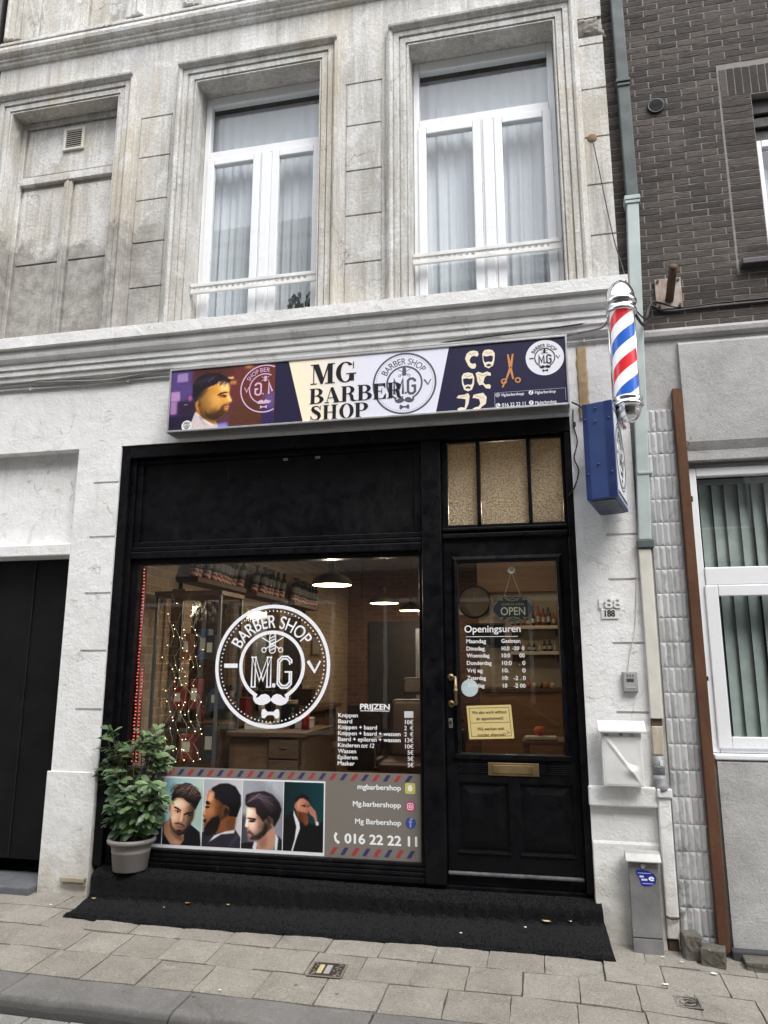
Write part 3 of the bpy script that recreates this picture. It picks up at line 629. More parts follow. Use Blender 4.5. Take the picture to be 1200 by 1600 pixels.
for a, c in ((-.678, -.459), (-.429, -.081), (-.052, .173)): B('pane', TEXGLASS, tw, (a, c, .125, .131, 2.744, 3.384), bevel=0)
B('door_head', BLACK, SF, (-.7245, .1955, .06, .2, 2.638, 2.672), (-.7245, .1955, .085, .2, 2.673, 2.69), (-.7245, .1955, .05, .2, 2.691, 2.714), bevel=.006)
dm = wall_holes(-.722, .194, .30, 2.634, .09, .14, [(-.617, .10, 1.10, 2.456, None), (-.64, -.295, .45, .905, .022), (-.215, .14, .45, .905, .022)])
door = dm.build('shop_door', BLACK, SF); weld(door); bv = door.modifiers.new('bevel', 'BEVEL'); bv.width = .006; bv.segments = 2; bv.limit_method = 'ANGLE'
for a, c in ((-.64, -.295), (-.215, .14)):
    m = MB(); i, q = .05, .02                                     # raised bevelled field of each lower panel
    m.add([(a + .018, .111, .468), (c - .018, .111, .468), (c - .018, .111, .887), (a + .018, .111, .887), (a + i + q, .097, .45 + i + q), (c - i - q, .097, .45 + i + q), (c - i - q, .097, .905 - i - q), (a + i + q, .097, .905 - i - q)],
          [(0, 1, 5, 4), (1, 2, 6, 5), (2, 3, 7, 6), (3, 0, 4, 7), (4, 5, 6, 7)]); m.build('raised_panel', BLACK, door)
    B('panel_moulding', BLACK, door, (a - .012, c + .012, .078, .0895, .437, .452), bevel=.005)
for xa_, xb_ in ((-.64, -.433), (-.075, .13)):
    for z in (.972, .985, .998, 1.011, 1.024): B('reed', BLACK, door, (xa_, xb_, .083, .0895, z - .004, z + .004), bevel=.002)
sweep_surround(-.617, .10, 1.10, 2.456, [(.0, .0), (.0, .012), (.02, .02), (.035, .008), (.045, .0005)], .0885).build('glazing_bead', BLACK, door)
B('glazing_bead', BLACK, door, (-.66, .145, .072, .0885, 1.062, 1.098), bevel=.006)
MB().quad((-.617, .118, 1.10), (.10, .118, 1.10), (.10, .118, 2.456), (-.617, .118, 2.456)).build('pane', DOORGLASS, door)
B('weather_bar', simple('worn_black_edge', (.10, .10, .105), .5, var=.4, scale=25), door, (-.72, .19, .06, .0895, .302, .325), bevel=.008)
lp = B('letter_plate', BRASS, door, (-.43, -.081, .081, .0895, .955, 1.042), bevel=.004); B('flap', BRASS, lp, (-.395, -.115, .075, .0805, .972, 1.026), bevel=.004)
hd = MB(); hd.tube([(-.64, .03, 1.625), (-.64, .03, 1.435)], .011, 10); hd.tube([(-.682, .088, 1.623), (-.64, .03, 1.623)], .009, 8); hd.tube([(-.680, .088, 1.437), (-.64, .03, 1.437)], .009, 8)
ho = hd.build('handle', BRASS, door, smooth=True)
for z in (1.623, 1.437): MB().lathe([(0, 0), (.024, 0), (.024, .006), (.014, .012), (0, .012)], (0, 0, 0), 20).build('rosette', BRASS, ho).data.transform(Matrix.Translation((-.682, .089, z)) @ Matrix.Rotation(R(90), 4, 'X'))
hd = MB(); hd.tube([(-.64, .03, 1.545), (-.64, .03, 1.515)], .015, 10); hd.build('grip_collar', BRASS, ho, smooth=True)
lk = B('lock', simple('steel_lock', (.42, .40, .37), .35, .8), door, (-.703, -.673, .082, .0895, 1.27, 1.335), bevel=.004); MB().tube([(-.688, .0815, 1.308), (-.688, .074, 1.308)], .009, 12).build('cylinder', BLACKMETAL, lk)

# side entrance at the left of the house
sd = B('side_door', simple('charcoal_metal_door', (.005, .005, .0055), .5, var=.4, scale=4, spec=.2), HB, (-4.9, -3.812, .20, .25, .20, 2.598), bevel=.003)
B('leaf_joint', BLACKMETAL, sd, (-4.27, -4.262, .192, .1985, .21, 2.59), bevel=.001)
B('threshold', BLUESTONE, HB, (-5.05, -3.843, -.10, .31, -.12, .085), bevel=.012)
B('lintel', WHITE, HB, (-4.999, -3.812, .0, .108, 2.601, 2.70), bevel=.01)
B('shop_floor', FLOORW, HB, (-3.405, .24, .302, 8.88, -.1, .245), bevel=0)
B('door_step', BLACK, HB, (-3.405, .24, .06, .3, -.1, .2345), bevel=.004); B('threshold', BLACK, door, (-.724, .195, .095, .135, .236, .2985), bevel=.003)

# ------------------------------------------------------------------ carpet over the step
def carpet():
    def prof(x):
        t = (x + 3.42) / 3.7; zb = .066 + .036 * t; f = -.395 + .105 * max(0, t) ** 2 - .012 * math.sin(x * 1.7); ft = .237 - .028 * max(0, min(1, (t - .15) / .5))
        e = -.118 + .03 * max(0, min(1, t * 1.6)) - .006 * math.sin(x * 2.1) + (.03 * max(0, (t - .93) / .07) if t > .93 else 0)
        return [(.13, ft), (.02, ft), (e + .045, ft - .002), (e + .014, ft - .010), (e - .006, ft - .030), (e - .013, ft - .06), (e - .015, zb + .02), (e - .022, zb + .003), (e - .05, zb - .006), ((e - .05 + f) / 2, (zb + gz(x, f)) / 2 - .012), (f + .03, gz(x, f) + .016), (f, gz(x, f) + .006), (f - .004, gz(x, f) - .012)]
    fine = 3; nx = 240; P = []; m = MB(); rowsn = None
    for i in range(nx + 1):
        s = i / nx; x = -3.318 + 3.60 * s; p = prof(x); q = []
        for a, c in zip(p, p[1:]):
            for k in range(fine): q.append((a[0] + (c[0] - a[0]) * k / fine, a[1] + (c[1] - a[1]) * k / fine))
        q.append(p[-1]); rowsn = len(q)
        for j, (y, z) in enumerate(q):
            xx = x
            if s > .93: xx += .075 * (s - .93) / .07 * max(0, (-y - .05)) * 2.8
            if s < .03: xx -= .05 * (1 - s / .03) * max(0, -y - .12) * 1.2
            nzz = .004 * math.sin(x * 37 + y * 51) * math.sin(x * 13.3 - y * 23) + .003 * math.sin(x * 71)
            P.append((xx, min(y + nzz * .8, .13), z + nzz * (1 if j > 4 else .3)))
    m.add(P, [(i * rowsn + j, i * rowsn + j + 1, (i + 1) * rowsn + j + 1, (i + 1) * rowsn + j) for i in range(nx) for j in range(rowsn - 1)])
    # closing sides
    for i in (0, nx):
        L = [P[i * rowsn + j] for j in range(rowsn)]; m.add(L + [(p[0], p[1], -.12) for p in L], [(j, j + 1, rowsn + j + 1, rowsn + j) for j in range(rowsn - 1)])
    root = m.build('step_carpet', CARPET, smooth=True)
    tag(root, 'black pile carpet over the shop step, running out on the pavement', 'carpet')
    P = np.array(P); G = P.reshape(nx + 1, rowsn, 3); N = 60000
    ii = RNG.integers(0, nx, N); jj = np.minimum((RNG.random(N) ** .85 * (rowsn - 1)).astype(int), rowsn - 2); u = RNG.random((N, 1)); v = RNG.random((N, 1))
    a, b_, c, d = G[ii, jj], G[ii + 1, jj], G[ii + 1, jj + 1], G[ii, jj + 1]
    pt = (1 - u) * (1 - v) * a + u * (1 - v) * b_ + u * v * c + (1 - u) * v * d
    nr = np.cross(b_ - a, d - a); nr /= np.linalg.norm(nr, axis=1, keepdims=True) + 1e-9; nr *= np.sign(nr[:, 2:3] - nr[:, 1:2] * 1.0 + 1e-6)
    t = RNG.normal(0, 1, (N, 3)); t /= np.linalg.norm(t, axis=1, keepdims=True); w_ = np.cross(t, nr); w_ /= np.linalg.norm(w_, axis=1, keepdims=True) + 1e-9
    tip = pt + nr * (.003 + .006 * RNG.random((N, 1))) + t * .005; w_ *= .0020
    V = np.stack([pt - w_, pt + w_, tip], 1).reshape(-1, 3); F = np.arange(N * 3).reshape(-1, 3)
    me = bpy.data.meshes.new('pile'); me.from_pydata(V.tolist(), [], F.tolist()); me.materials.append(CARPET)
    o = bpy.data.objects.new('pile', me); COL.objects.link(o); attach(o, root); o['kind'] = 'stuff'
    return root
carpet()

# ------------------------------------------------------------------ brick neighbour on the right
NB = thing('brick_house', (3.2, 0, 0), 'dark brown brick house with grey rendered ground floor, right of the drainpipe', 'building')
BY = .05
uw = (1.735, 3.1, 4.62, 6.035)
weld(wall_holes(.668, 6.0, 4.14, 11.0, BY + .0030, .35, [(*uw, None)]).build('mortar_bed', MORTAR, NB))
m = MB()
def brick(x0, x1, z0, z1, y=BY):
    nx = max(2, int((x1 - x0) / .045)); P = []; j0 = random.uniform(-.0012, .0010)
    for k in range(3):
        for i in range(nx + 1):
            e = 0
            P.append((x0 + (x1 - x0) * i / nx + random.uniform(-.001, .001), y + j0 + e + random.uniform(-.002, .0008) * (1 if k == 1 else .4), z0 + (z1 - z0) * k / 2 + random.uniform(-.0018, .0018)))
    n = nx + 1; k0 = len(P); rim = list(range(n)) + [n + nx, 2 * n + nx] + list(range(2 * n + nx - 1, 2 * n - 1, -1)) + [n]
    for q in rim: P.append((P[q][0], y + .03, P[q][2]))
    F = [(j * n + i, j * n + i + 1, (j + 1) * n + i + 1, (j + 1) * n + i) for j in range(2) for i in range(nx)] + [(rim[i], k0 + i, k0 + (i + 1) % len(rim), rim[(i + 1) % len(rim)]) for i in range(len(rim))]
    m.add(P, F)
ch = .0562; z = 4.15; r = 0
while z < 9.2:
    x = .668 - (.115 if r % 2 else 0.0) - random.uniform(0, .012)
    while x < 4.6:
        a, c = max(x, .668), x + .219; x += .23
        if z + ch > uw[2] - .045 and z < 6.30:
            if z > 6.035:                                                    # soldier course zone
                if c > 1.515: c = min(c, 1.505)
                if a >= 1.505: continue
            elif a < 1.51 < c: c = 1.503
            elif a < 1.735 and c > 1.515:
                if a < 1.525 or a - 1.525 < .23: a, c = 1.522, 1.73
                if x - .23 > 1.745: continue
                if any(abs(a - q) < .001 and abs(z - zz) < .001 for q, zz in getattr(brick, 'done', [])): continue
                brick.done = getattr(brick, 'done', []) + [(a, z)]
            elif a >= 1.73 and a < uw[1]: continue
            elif a < uw[1] < c: a = uw[1]
        if c - a > .03 and c < 4.62: brick(a, c, z, z + ch - .0095)
    z += ch; r += 1
x = 1.522
while x < 3.35: brick(x, x + .047, 6.045, 6.285); x += .0565
m.build('brickwork', BRICK, NB)
gw = (1.037, 2.75, 1.137, 3.13)
weld(wall_holes(.668, 6.0, -.3, 4.055, .03, .35, [(*gw, None)]).build('rendered_wall', RENDER, NB))
MB().xprofile([(.05, 4.139), (.0, 4.135), (-.012, 4.11), (-.008, 4.075), (.012, 4.057), (.05, 4.056)], .80, 6.0).build('ledge', RENDER, NB, bevel=.006)
MB().xprofile([(.029, 1.10), (.005, 1.09), (.0, .5), (-.012, -.2), (.029, -.2)], 1.06, 6.0).build('render_base', RENDER, NB)
MB().xprofile([(.029, 3.20), (.0, 3.26), (-.008, 3.6), (.0, 4.0), (.029, 4.03)], 1.04, 6.0).build('render_band', RENDER, NB)
def nwin(a, c, zb, zt, y, tr=None):
    f = .06; fr = B('window', UPVC, NB, (a, a + f, y, y + .07, zb, zt), (c - f, c, y, y + .07, zb, zt), (a + f + .001, c - f - .001, y, y + .07, zt - f, zt), (a + f + .001, c - f - .001, y, y + .07, zb, zb + f), bevel=.006)
    top = zt - f
    if tr:
        B('transom', UPVC, fr, (a + f + .001, c - f - .001, y - .01, y + .07, tr - .062, tr + .062), bevel=.006)
        MB().quad((a + f, y + .03, tr + .06), (c - f, y + .03, tr + .06), (c - f, y + .03, zt - f), (a + f, y + .03, zt - f)).build('pane', GLASS, fr); top = tr - .063
        s = .075; B('casement', UPVC, fr, (a + f - .01, a + f + s, y - .016, y - .001, zb + .03, top), (c - f - s, c - f + .01, y - .016, y - .001, zb + .03, top), (a + f + s + .001, c - f - s - .001, y - .016, y - .001, top - s, top), (a + f + s + .001, c - f - s - .001, y - .016, y - .001, zb + .03, zb + .03 + s), bevel=.006)
    MB().quad((a + f, y + .032, zb + f), (c - f, y + .032, zb + f), (c - f, y + .032, top), (a + f, y + .032, top)).build('pane', GLASS, fr)
    return fr
nwin(1.04, 2.747, 1.14, 3.085, .085, 2.31)
nwin(1.74, 3.095, 4.625, 5.70, .16)
B('roller_shutter_box', simple('dark_lintel', (.03, .028, .027), .6), NB, (1.737, 3.098, .12, .3, 5.905, 6.033), (1.737, 3.098, .14, .3, 5.80, 5.885), (1.737, 3.098, .17, .3, 5.702, 5.795), bevel=.006)
B('window_sill', simple('slate_sill', (.05, .05, .055), .5), NB, (1.525, 3.3, -.03, .12, 4.575, 4.618), bevel=.006)
B('lower_window_sill', UPVC, NB, (1.045, 2.75, .0, .084, 1.105, 1.139), bevel=.008)
MB().box(.70, 5.95, 2.4, 2.5, -.2, 10.9).build('room_wall', DARKWALL, NB); MB().box(.67, 6.0, .36, 9, 11.0, 11.2).build('roof', simple('roof_felt_dark', (.05, .05, .05), .9), NB)
MB().box(5.9, 6.0, .351, 2.39, -.2, 10.99).build('side_wall', DARKWALL, NB)
# glazed relief tiles
m = MB(); tw_, th_ = .204, .166; z = .06 ; random.seed(5)
tz = 3.52 - th_ * math.ceil((3.52 + .02) / th_)
z = tz
while z < 3.50:
    for k in range(5):
        a = .765 + k * tw_ / 5; c = a + tw_ / 5 - .0014; zb, zt = z + .0012, z + th_ - .0012; h = .009 * random.uniform(.7, 1.1); ms = (a + c) / 2 + random.uniform(-.006, .006); y = .022; q = .02 * random.uniform(.8, 1.6)
        m.add([(a, y, zb), (c, y, zb), (c, y, zt), (a, y, zt), (ms, y - h, zb + q), (ms + .003, y - h, zt - q), (a, .0299, zb), (c, .0299, zb), (c, .0299, zt), (a, .0299, zt)],
              [(0, 1, 4), (1, 2, 5, 4), (2, 3, 5), (3, 0, 4, 5), (0, 6, 7, 1), (1, 7, 8, 2), (2, 8, 9, 3), (3, 9, 6, 0)])
    z += th_
t = NT('grey_relief_tile'); gi = t.n('ShaderNodeNewGeometry').outputs['Random Per Island']
bs = t.mix(gi, (.40, .405, .41), (.56, .565, .57)); bs = t.mix(t.ramp(t.noise(16, 6, .6, (1, 1, .5), 1.5), .5, .68, 0, .6), bs, (.24, .245, .255)); zz = t.pos(2)
mo = t.math('MULTIPLY', t.ramp(t.noise(10, 8, .7), .42, .62), t.math('MULTIPLY', t.ramp(zz, .15, 1.35, 1, 0), t.ramp(t.pos(0), .79, .86, 1, 0)))
bs = t.mix(mo, bs, (.035, .045, .02)); t.set(bs, .5, spec=.3)
o = m.build('tile_pilaster', t.m, NB)
MB().box(.76, .966, .0262, .0296, -.1, 3.515).build('tile_grout', simple('tile_grout', (.20, .20, .195), .9), NB)
B('corner_post', RUST, NB, (.968, 1.034, -.035, .029, -.03, 3.655), bevel=.004)
# fly screws, anchor, flue hole
vh = MB(); vh.lathe([(.052, 0), (.062, .004), (.066, .012), (.062, .016), (.052, .012)], (0, 0, 0), 28); vo = vh.build('flue_pipe', BLACKMETAL, NB, smooth=True); vo.data.transform(Matrix.Translation((1.035, .048, 6.045)) @ Matrix.Rotation(R(90), 4, 'X'))
dk = MB(); dk.lathe([(0, 0), (.055, 0), (.055, .01), (0, .01)], (0, 0, 0), 24); do = dk.build('flue_mouth', simple('flue_dark', (.004, .004, .004), .9), NB); do.data.transform(Matrix.Translation((1.035, .0455, 6.045)) @ Matrix.Rotation(R(90), 4, 'X'))
for zz, rr in ((2.86, .02), (1.62, .015)):
    B('hinge_pin', BLACKMETAL, NB, (1.046, 1.062, .06, .084, zz - rr, zz + rr), bevel=.003)

# left neighbour sliver, opposite houses (they shade the street and stand in the window reflections)
LH = thing('brick_house', (-7, .1, 0), 'dark red brick house beyond the black pipe at the left edge', 'building')
B('wall', m_interior_brick('red_street_brick', (.16, .07, .045), (.22, .10, .07), (.22, .20, .17)), LH, (-12, -5.062, .04, 8, -.2, 11), bevel=0)
def opp(x0, x1, h, name, lab, col, band):
    t = thing('terraced_house', ((x0 + x1) / 2, -7.8, 0), lab, 'house'); mt = simple(name, col, .85, var=.15, scale=1.5)
    hs_ = []; n = max(2, int((x1 - x0) / 2.2)); 
    for fl in range(3):
        for k in range(n):
            cx = x0 + (k + .5) * (x1 - x0) / n; zb = .9 + fl * 3.1
            if zb + 1.9 < h - .8: hs_.append((cx - .5, cx + .5, zb, zb + 1.8, .25))
    mm = MB(); q = wall_holes(x0, x1, -.3, h, 7.8, 14, hs_); q.v = [(x, -y, z) for x, y, z in q.v]; weld(q.build('wall', mt, t))
    for a, c, zb, zt, d in hs_:
        f = B('window', UPVC, t, (a, a + .06, -8.0, -7.93, zb, zt), (c - .06, c, -8.0, -7.93, zb, zt), (a + .061, c - .061, -8.0, -7.93, zb, zb + .06), (a + .061, c - .061, -8.0, -7.93, zt - .06, zt), bevel=0)
        B('pane', simple('dark_pane', (.03, .035, .04), .08), f, (a + .06, c - .06, -8.02, -8.0, zb + .06, zt - .06), bevel=0)
    gf = simple(name + '_ground_floor', (.07, .07, .075), .6, var=.3); k = 0
    B('shopfront', gf, t, (x0 + .01, x1 - .01, -7.799, -7.76, -.3, 3.45), bevel=.01)
    while x0 + .4 + k * 2.6 < x1 - 2.2:
        a = x0 + .4 + k * 2.6; f = B('shop_window', simple('pale_frame', (.6, .6, .58), .5), t, (a, a + .07, -7.758, -7.72, .5, 2.9), (a + 1.93, a + 2.0, -7.758, -7.72, .5, 2.9), (a + .071, a + 1.929, -7.758, -7.72, 2.83, 2.9), (a + .071, a + 1.929, -7.758, -7.72, .5, .57), bevel=0); B('pane', simple('dark_pane', (.03, .035, .04), .08), f, (a + .071, a + 1.929, -7.757, -7.74, .571, 2.829), bevel=0); k += 1
    B('cornice', simple(name + '_trim', band, .8), t, (x0, x1, -7.798, -7.45, h - .62, h - .32), (x0, x1, -7.798, -7.3, h - .3, h), bevel=.02); return t
opp(-14, -3.3, 10.75, 'opposite_grey', 'tall grey terraced house across the street, seen in the window panes', (.34, .35, .335), (.52, .52, .50))
opp(-3.28, 12, 9.25, 'opposite_brick', 'lower brown terraced house across the street, seen in the window panes', (.30, .285, .265), (.50, .49, .47))

# ------------------------------------------------------------------ lettering tools
def serif(F, txt, x, y, w, h, col, L):
    adv = dict(M=1.12, G=.98, B=.92, A=1.0, R=.98, E=.84, S=.84, H=1.0, O=.96, P=.88); tot = sum(adv[c] for c in txt); k = w / tot
    for c in txt:
        P = lambda pts, l: F.poly([(x + a * k, y + b * h) for a, b in pts], col, L + l * .15)
        Rc = lambda a, b, cc, d, l: P([(a, b), (cc, b), (cc, d), (a, d)], l)
        def arc(cx, cy, ro, so, ri, si, a0, a1, l, n=26):
            pts = [(cx + ro * math.cos(R(a0 + (a1 - a0) * i / n)), cy + so * math.sin(R(a0 + (a1 - a0) * i / n))) for i in range(n + 1)]
            pts2 = [(cx + ri * math.cos(R(a0 + (a1 - a0) * i / n)), cy + si * math.sin(R(a0 + (a1 - a0) * i / n))) for i in range(n + 1)]
            allp = [(x + a * k, y + b * h) for q in zip(pts, pts2) for a, b in q]; F._add(allp, [(2 * i, 2 * i + 1, 2 * i + 3, 2 * i + 2) for i in range(n)], col, L + l * .15)
        stem = lambda: (Rc(.08, 0, .31, 1, 0), Rc(0, 0, .08, .045, 0), Rc(0, .955, .08, 1, 0))
        if c == 'M':
            Rc(.12, 0, .165, .99, 0); Rc(0, 0, .29, .045, 1); Rc(0, .955, .2, 1, 2); P([(.10, 1), (.37, 1), (.62, .2), (.555, 0), (.46, 0)], 3); P([(.50, 0), (.555, 0), (.86, 1), (.78, 1)], 4); Rc(.78, 0, 1.0, 1, 5); Rc(.66, 0, 1.1, .045, 6); Rc(.9, .955, 1.1, 1, 7)
        if c == 'G': arc(.46, .5, .43, .515, .21, .47, 42, 335, 0); Rc(.62, .06, .84, .42, 1); Rc(.5, .39, .94, .435, 2); Rc(.79, .66, .83, .99, 3)
        if c in 'BRP': stem(); Rc(.31, .955, .44, 1, 1)
        if c == 'B': Rc(.31, .485, .46, .53, 1); Rc(.31, 0, .46, .045, 1); arc(.42, .75, .37, .25, .15, .205, -90, 90, 2); arc(.44, .262, .42, .262, .18, .218, -90, 90, 3)
        if c == 'R': Rc(.31, .475, .44, .52, 1); arc(.42, .74, .38, .26, .15, .215, -90, 90, 2); P([(.44, .5), (.60, .5), (.73, .38), (.76, .12), (.82, .05), (.94, .06), (.94, .01), (.72, -.015), (.58, .06), (.54, .3), (.48, .45)], 3)
        if c == 'P': Rc(.31, .435, .44, .48, 1); arc(.42, .72, .40, .28, .16, .235, -90, 90, 2); Rc(0, 0, .4, .045, 3)
        if c == 'A': P([(.38, 1), (.52, 1), (.90, 0), (.62, 0), (.36, .86)], 0); P([(.38, 1), (.42, .96), (.15, 0), (.10, 0)], 1); Rc(.22, .3, .64, .345, 2); Rc(0, 0, .28, .045, 3); Rc(.52, 0, 1.0, .045, 4)
        if c == 'E': stem(); Rc(.31, .955, .74, 1, 1); Rc(.31, 0, .76, .045, 1); Rc(.31, .48, .54, .525, 1); P([(.74, .99), (.74, .68), (.70, .68), (.56, .96)], 2); P([(.77, .01), (.77, .33), (.73, .33), (.58, .04)], 2); Rc(.50, .34, .54, .66, 2)
        if c == 'H':
            for a in (0, .52): Rc(a + .08, 0, a + .30, 1, 0); Rc(a, 0, a + .40, .045, 1); Rc(a, .955, a + .40, 1, 1)
            Rc(.3, .48, .62, .525, 2)
        if c == 'O': arc(.47, .5, .44, .515, .21, .47, 0, 360, 0, 40)
        if c == 'S':
            pts = [(.66, .74), (.62, .88), (.50, .965), (.36, .965), (.24, .89), (.21, .77), (.29, .65), (.45, .54), (.58, .42), (.63, .27), (.57, .11), (.44, .035), (.30, .035), (.17, .12), (.12, .28)]
            wd = [.03, .04, .05, .06, .13, .2, .23, .24, .24, .21, .14, .06, .05, .04, .03]; F.line([(x + a * k, y + b * h) for a, b in pts], [q * (k * .5 + h * .5) for q in wd], col, L); Rc(.67, .68, .71, .99, 1); Rc(.08, .01, .12, .33, 1)
        x += adv[c] * k
def logo(F, cx, cy, r, col, L=1, inline=False, mirror=False, outer=True, dots=True, clip=None, fat=1., asp=1.):
    s = (-1 if mirror else 1) * asp; X = lambda p: [(cx + s * r * a, cy + r * b) for a, b in p]
    a_ = (0, 360) if clip is None else clip
    if outer: F.ring(cx, cy, r * .942, r, col, L, a_[0], a_[1], asp=asp)
    if dots:
        for i in range(84):
            a = 360 * i / 84
            if a_[0] <= a <= a_[1]: F.ell(cx + s * r * .895 * math.cos(R(a)) * (1 if not mirror else -1), cy + r * .895 * math.sin(R(a)), r * .0125 * asp, r * .0125, col, L, 8)
    F.ring(cx, cy, r * .515, r * .572, col, L, -63, 243, asp=asp)
    W = 10.0
    def warp(px_, py_):
        th = R(153 - 121 * px_ / W); rr = .615 + py_
        return cx + s * r * rr * math.cos(th), cy + r * rr * math.sin(th)
    F.text('BARBER SHOP', 0, 0, W, .205, col, L, bold=0, warp=warp)
    if fat >= 1: F.text('BARBER SHOP', .05, .004, W - .04, .205, col, L + .2, warp=warp)
    # barber pole and scissors
    F.line(X([(-.19, .46), (.13, .27)]), r * .018, col, L); F.line(X([(.19, .46), (-.13, .27)]), r * .018, col, L + .1)
    for q in (-.145, .145): F.ring(*X([(q, .255)])[0], r * .03, r * .045, col, L + .2, n=18, asp=asp)
    if inline:
        F.ring(*X([(0, .47)])[0], r * .045, r * .06, col, L + .4, 0, 180, 16); F.ring(*X([(0, .255)])[0], r * .045, r * .06, col, L + .4, 180, 360, 16)
        for q in (-.0525, .0525): F.line(X([(q, .255), (q, .47)]), r * .015, col, L + .4)
        for k in range(5): F.line(X([(-.045, .245 + k * .05), (.045, .285 + k * .05)]), r * .02, col, L + .4)
    else: F.poly(X([(-.06, .25), (.06, .25), (.06, .47), (.03, .53), (-.03, .53), (-.06, .47)]), col, L + .4)
    m = [(-.315, -.345), (-.315, .137), (-.18, -.24), (-.045, .137), (-.045, -.345)]; gq = [(.33, .03), (.33, .08), (.27, .135), (.175, .135), (.115, .075), (.115, -.285), (.175, -.345), (.27, -.345), (.33, -.285), (.33, -.10), (.225, -.10)]
    if inline:
        for d in (-.03, .03): F.line(X([(a + d, b) for a, b in m]), r * .026, col, L + (.5 if d > 0 else .6))
        for x_ in (-.315, -.045): F.line(X([(x_ - .05, .135), (x_ + .05, .135)]), r * .022, col, L + .7); F.line(X([(x_ - .045, -.343), (x_ + .045, -.343)]), r * .022, col, L + .7)
        cxg, cyg = .2225, -.105
        for k in (.80, 1.1): F.line(X([(cxg + (a - cxg) * k, cyg + (b - cyg) * (1 - (1 - k) * .55)) for a, b in gq]), r * .026, col, L + .5 + k * .1)
    else:
        F.line(X(m), r * .078, col, L + .5); F.line(X(gq), r * .078, col, L + .5)
    F.rect(*X([(.015, -.347)])[0], *X([(.07, -.285)])[0], col, L + .5)
    # moustache, bow tie
    hm = [(0, -.53), (.04, -.475), (.10, -.452), (.17, -.465), (.215, -.505), (.25, -.515), (.285, -.495), (.295, -.465), (.31, -.50), (.30, -.555), (.26, -.605), (.19, -.632), (.12, -.628), (.05, -.60), (0, -.56)]
    F.poly(X(hm + [(-a, b) for a, b in hm[::-1][1:-1]]), col, L + .8)
    F.poly(X([(0, -.735), (.05, -.735), (.10, -.69), (.145, -.70), (.155, -.765), (.145, -.83), (.10, -.84), (.05, -.79), (0, -.785), (-.05, -.79), (-.10, -.84), (-.145, -.83), (-.155, -.765), (-.145, -.70), (-.10, -.69), (-.05, -.735)]), col, L + .8)
    F.rect(*X([(-.84, -.035)])[0], *X([(-.60, .035)])[0], col, L + .5); F.line(X([(.62, .075), (.735, -.10), (.735, -.12)]), [r * .055, r * .035, r * .02], col, L + .5); F.line(X([(.735, -.10), (.83, .075)]), r * .03, col, L + .6)
def pts_of(lst, off, sc, Y): return [((p := px(off[0] + a / sc, off[1] + b / sc, Y)).x, p.z) for a, b in lst]

# ------------------------------------------------------------------ illuminated-type sign box over the shop
SG = thing('shop_sign', (-1.33, -.09, 3.8), 'long printed sign box with shop name over the black shopfront', 'sign')
B('sign_case', ALU, SG, (-2.906, -2.893, -.183, -.004, 3.536, 4.076), (.232, .246, -.183, -.004, 3.536, 4.076), (-2.892, .231, -.183, -.004, 4.06, 4.076), (-2.892, .231, -.183, -.004, 3.536, 3.553), bevel=.003)
B('sign_board', simple('sign_core', (.5, .5, .5), .6), SG, (-2.892, .231, -.172, -.02, 3.554, 4.059), bevel=0)
SY = -.1735
F = Flat((0, SY, 0)); zb, zt = 3.5535, 4.0595
NAVY = '201C3C'; F.rect(-2.8925, zb, .2315, zt, NAVY, 0)
edge = lambda z: (-1.885 + (4.046 - z) * .2505, -.621 - (4.045 - z) * .209)
n = 12
for i in range(n):
    f0, f1 = i / n, (i + 1) / n; a = [edge(zb)[0] + (edge(zb)[1] - edge(zb)[0]) * f for f in (f0, f1)]; b = [edge(zt)[0] + (edge(zt)[1] - edge(zt)[0]) * f for f in (f0, f1)]
    k = min(1, f0 * 2.2); c = [int(p + (q - p) * k) for p, q in zip((0xff, 0xf0, 0xd2), (0xe4, 0xe4, 0xf2))]
    F.poly([(a[0], zb), (a[1], zb), (b[1], zt), (b[0], zt)], '%02x%02x%02x' % tuple(c), 1)
logo(F, -.962, 3.800, .246, '57565F', 2, fat=1)
INK = '17171F'
serif(F, 'MG', -1.705, 3.848, .375, .165, INK, 5); serif(F, 'BARBER', -1.71, 3.689, .745, .125, INK, 5); serif(F, 'SHOP', -1.71, 3.5545, .475, .118, INK, 5)
# cream hair-and-beard icons, traced
CRM = 'EFE3CB'; Z = lambda l: pts_of(l, (690, 510), 5.714, SY)
F.poly(Z([(222, 245), (250, 222), (285, 215), (320, 222), (330, 250), (318, 270), (285, 262), (262, 275), (248, 300), (255, 325), (272, 335), (300, 330), (308, 350), (298, 375), (268, 378), (240, 355), (222, 320), (208, 290)]), CRM, 2)
F.poly(Z([(362, 245), (380, 212), (420, 205), (455, 212), (474, 240), (470, 300), (458, 350), (420, 374), (385, 360), (368, 310)]), CRM, 2, holes=[Z([(372, 262), (400, 268), (440, 258), (458, 268), (456, 300), (445, 318), (415, 315), (385, 322), (374, 300)])]); F.poly(Z([(398, 345), (420, 332), (442, 342), (436, 354), (405, 356)]), NAVY, 3)
F.poly(Z([(178, 450), (195, 420), (235, 410), (275, 420), (292, 455), (288, 520), (270, 565), (235, 580), (200, 565), (182, 510)]), CRM, 2, holes=[Z([(190, 470), (220, 462), (250, 468), (278, 462), (274, 505), (262, 522), (232, 518), (205, 528), (194, 505)])]); F.poly(Z([(213, 545), (235, 532), (256, 540), (254, 560), (240, 552), (225, 553), (218, 562)]), NAVY, 3)
F.poly(Z([(302, 420), (325, 405), (365, 418), (405, 402), (438, 415), (438, 440), (400, 438), (382, 462), (372, 500), (390, 520), (425, 515), (440, 530), (432, 556), (395, 552), (368, 520), (335, 525), (318, 490), (312, 450)]), CRM, 2)
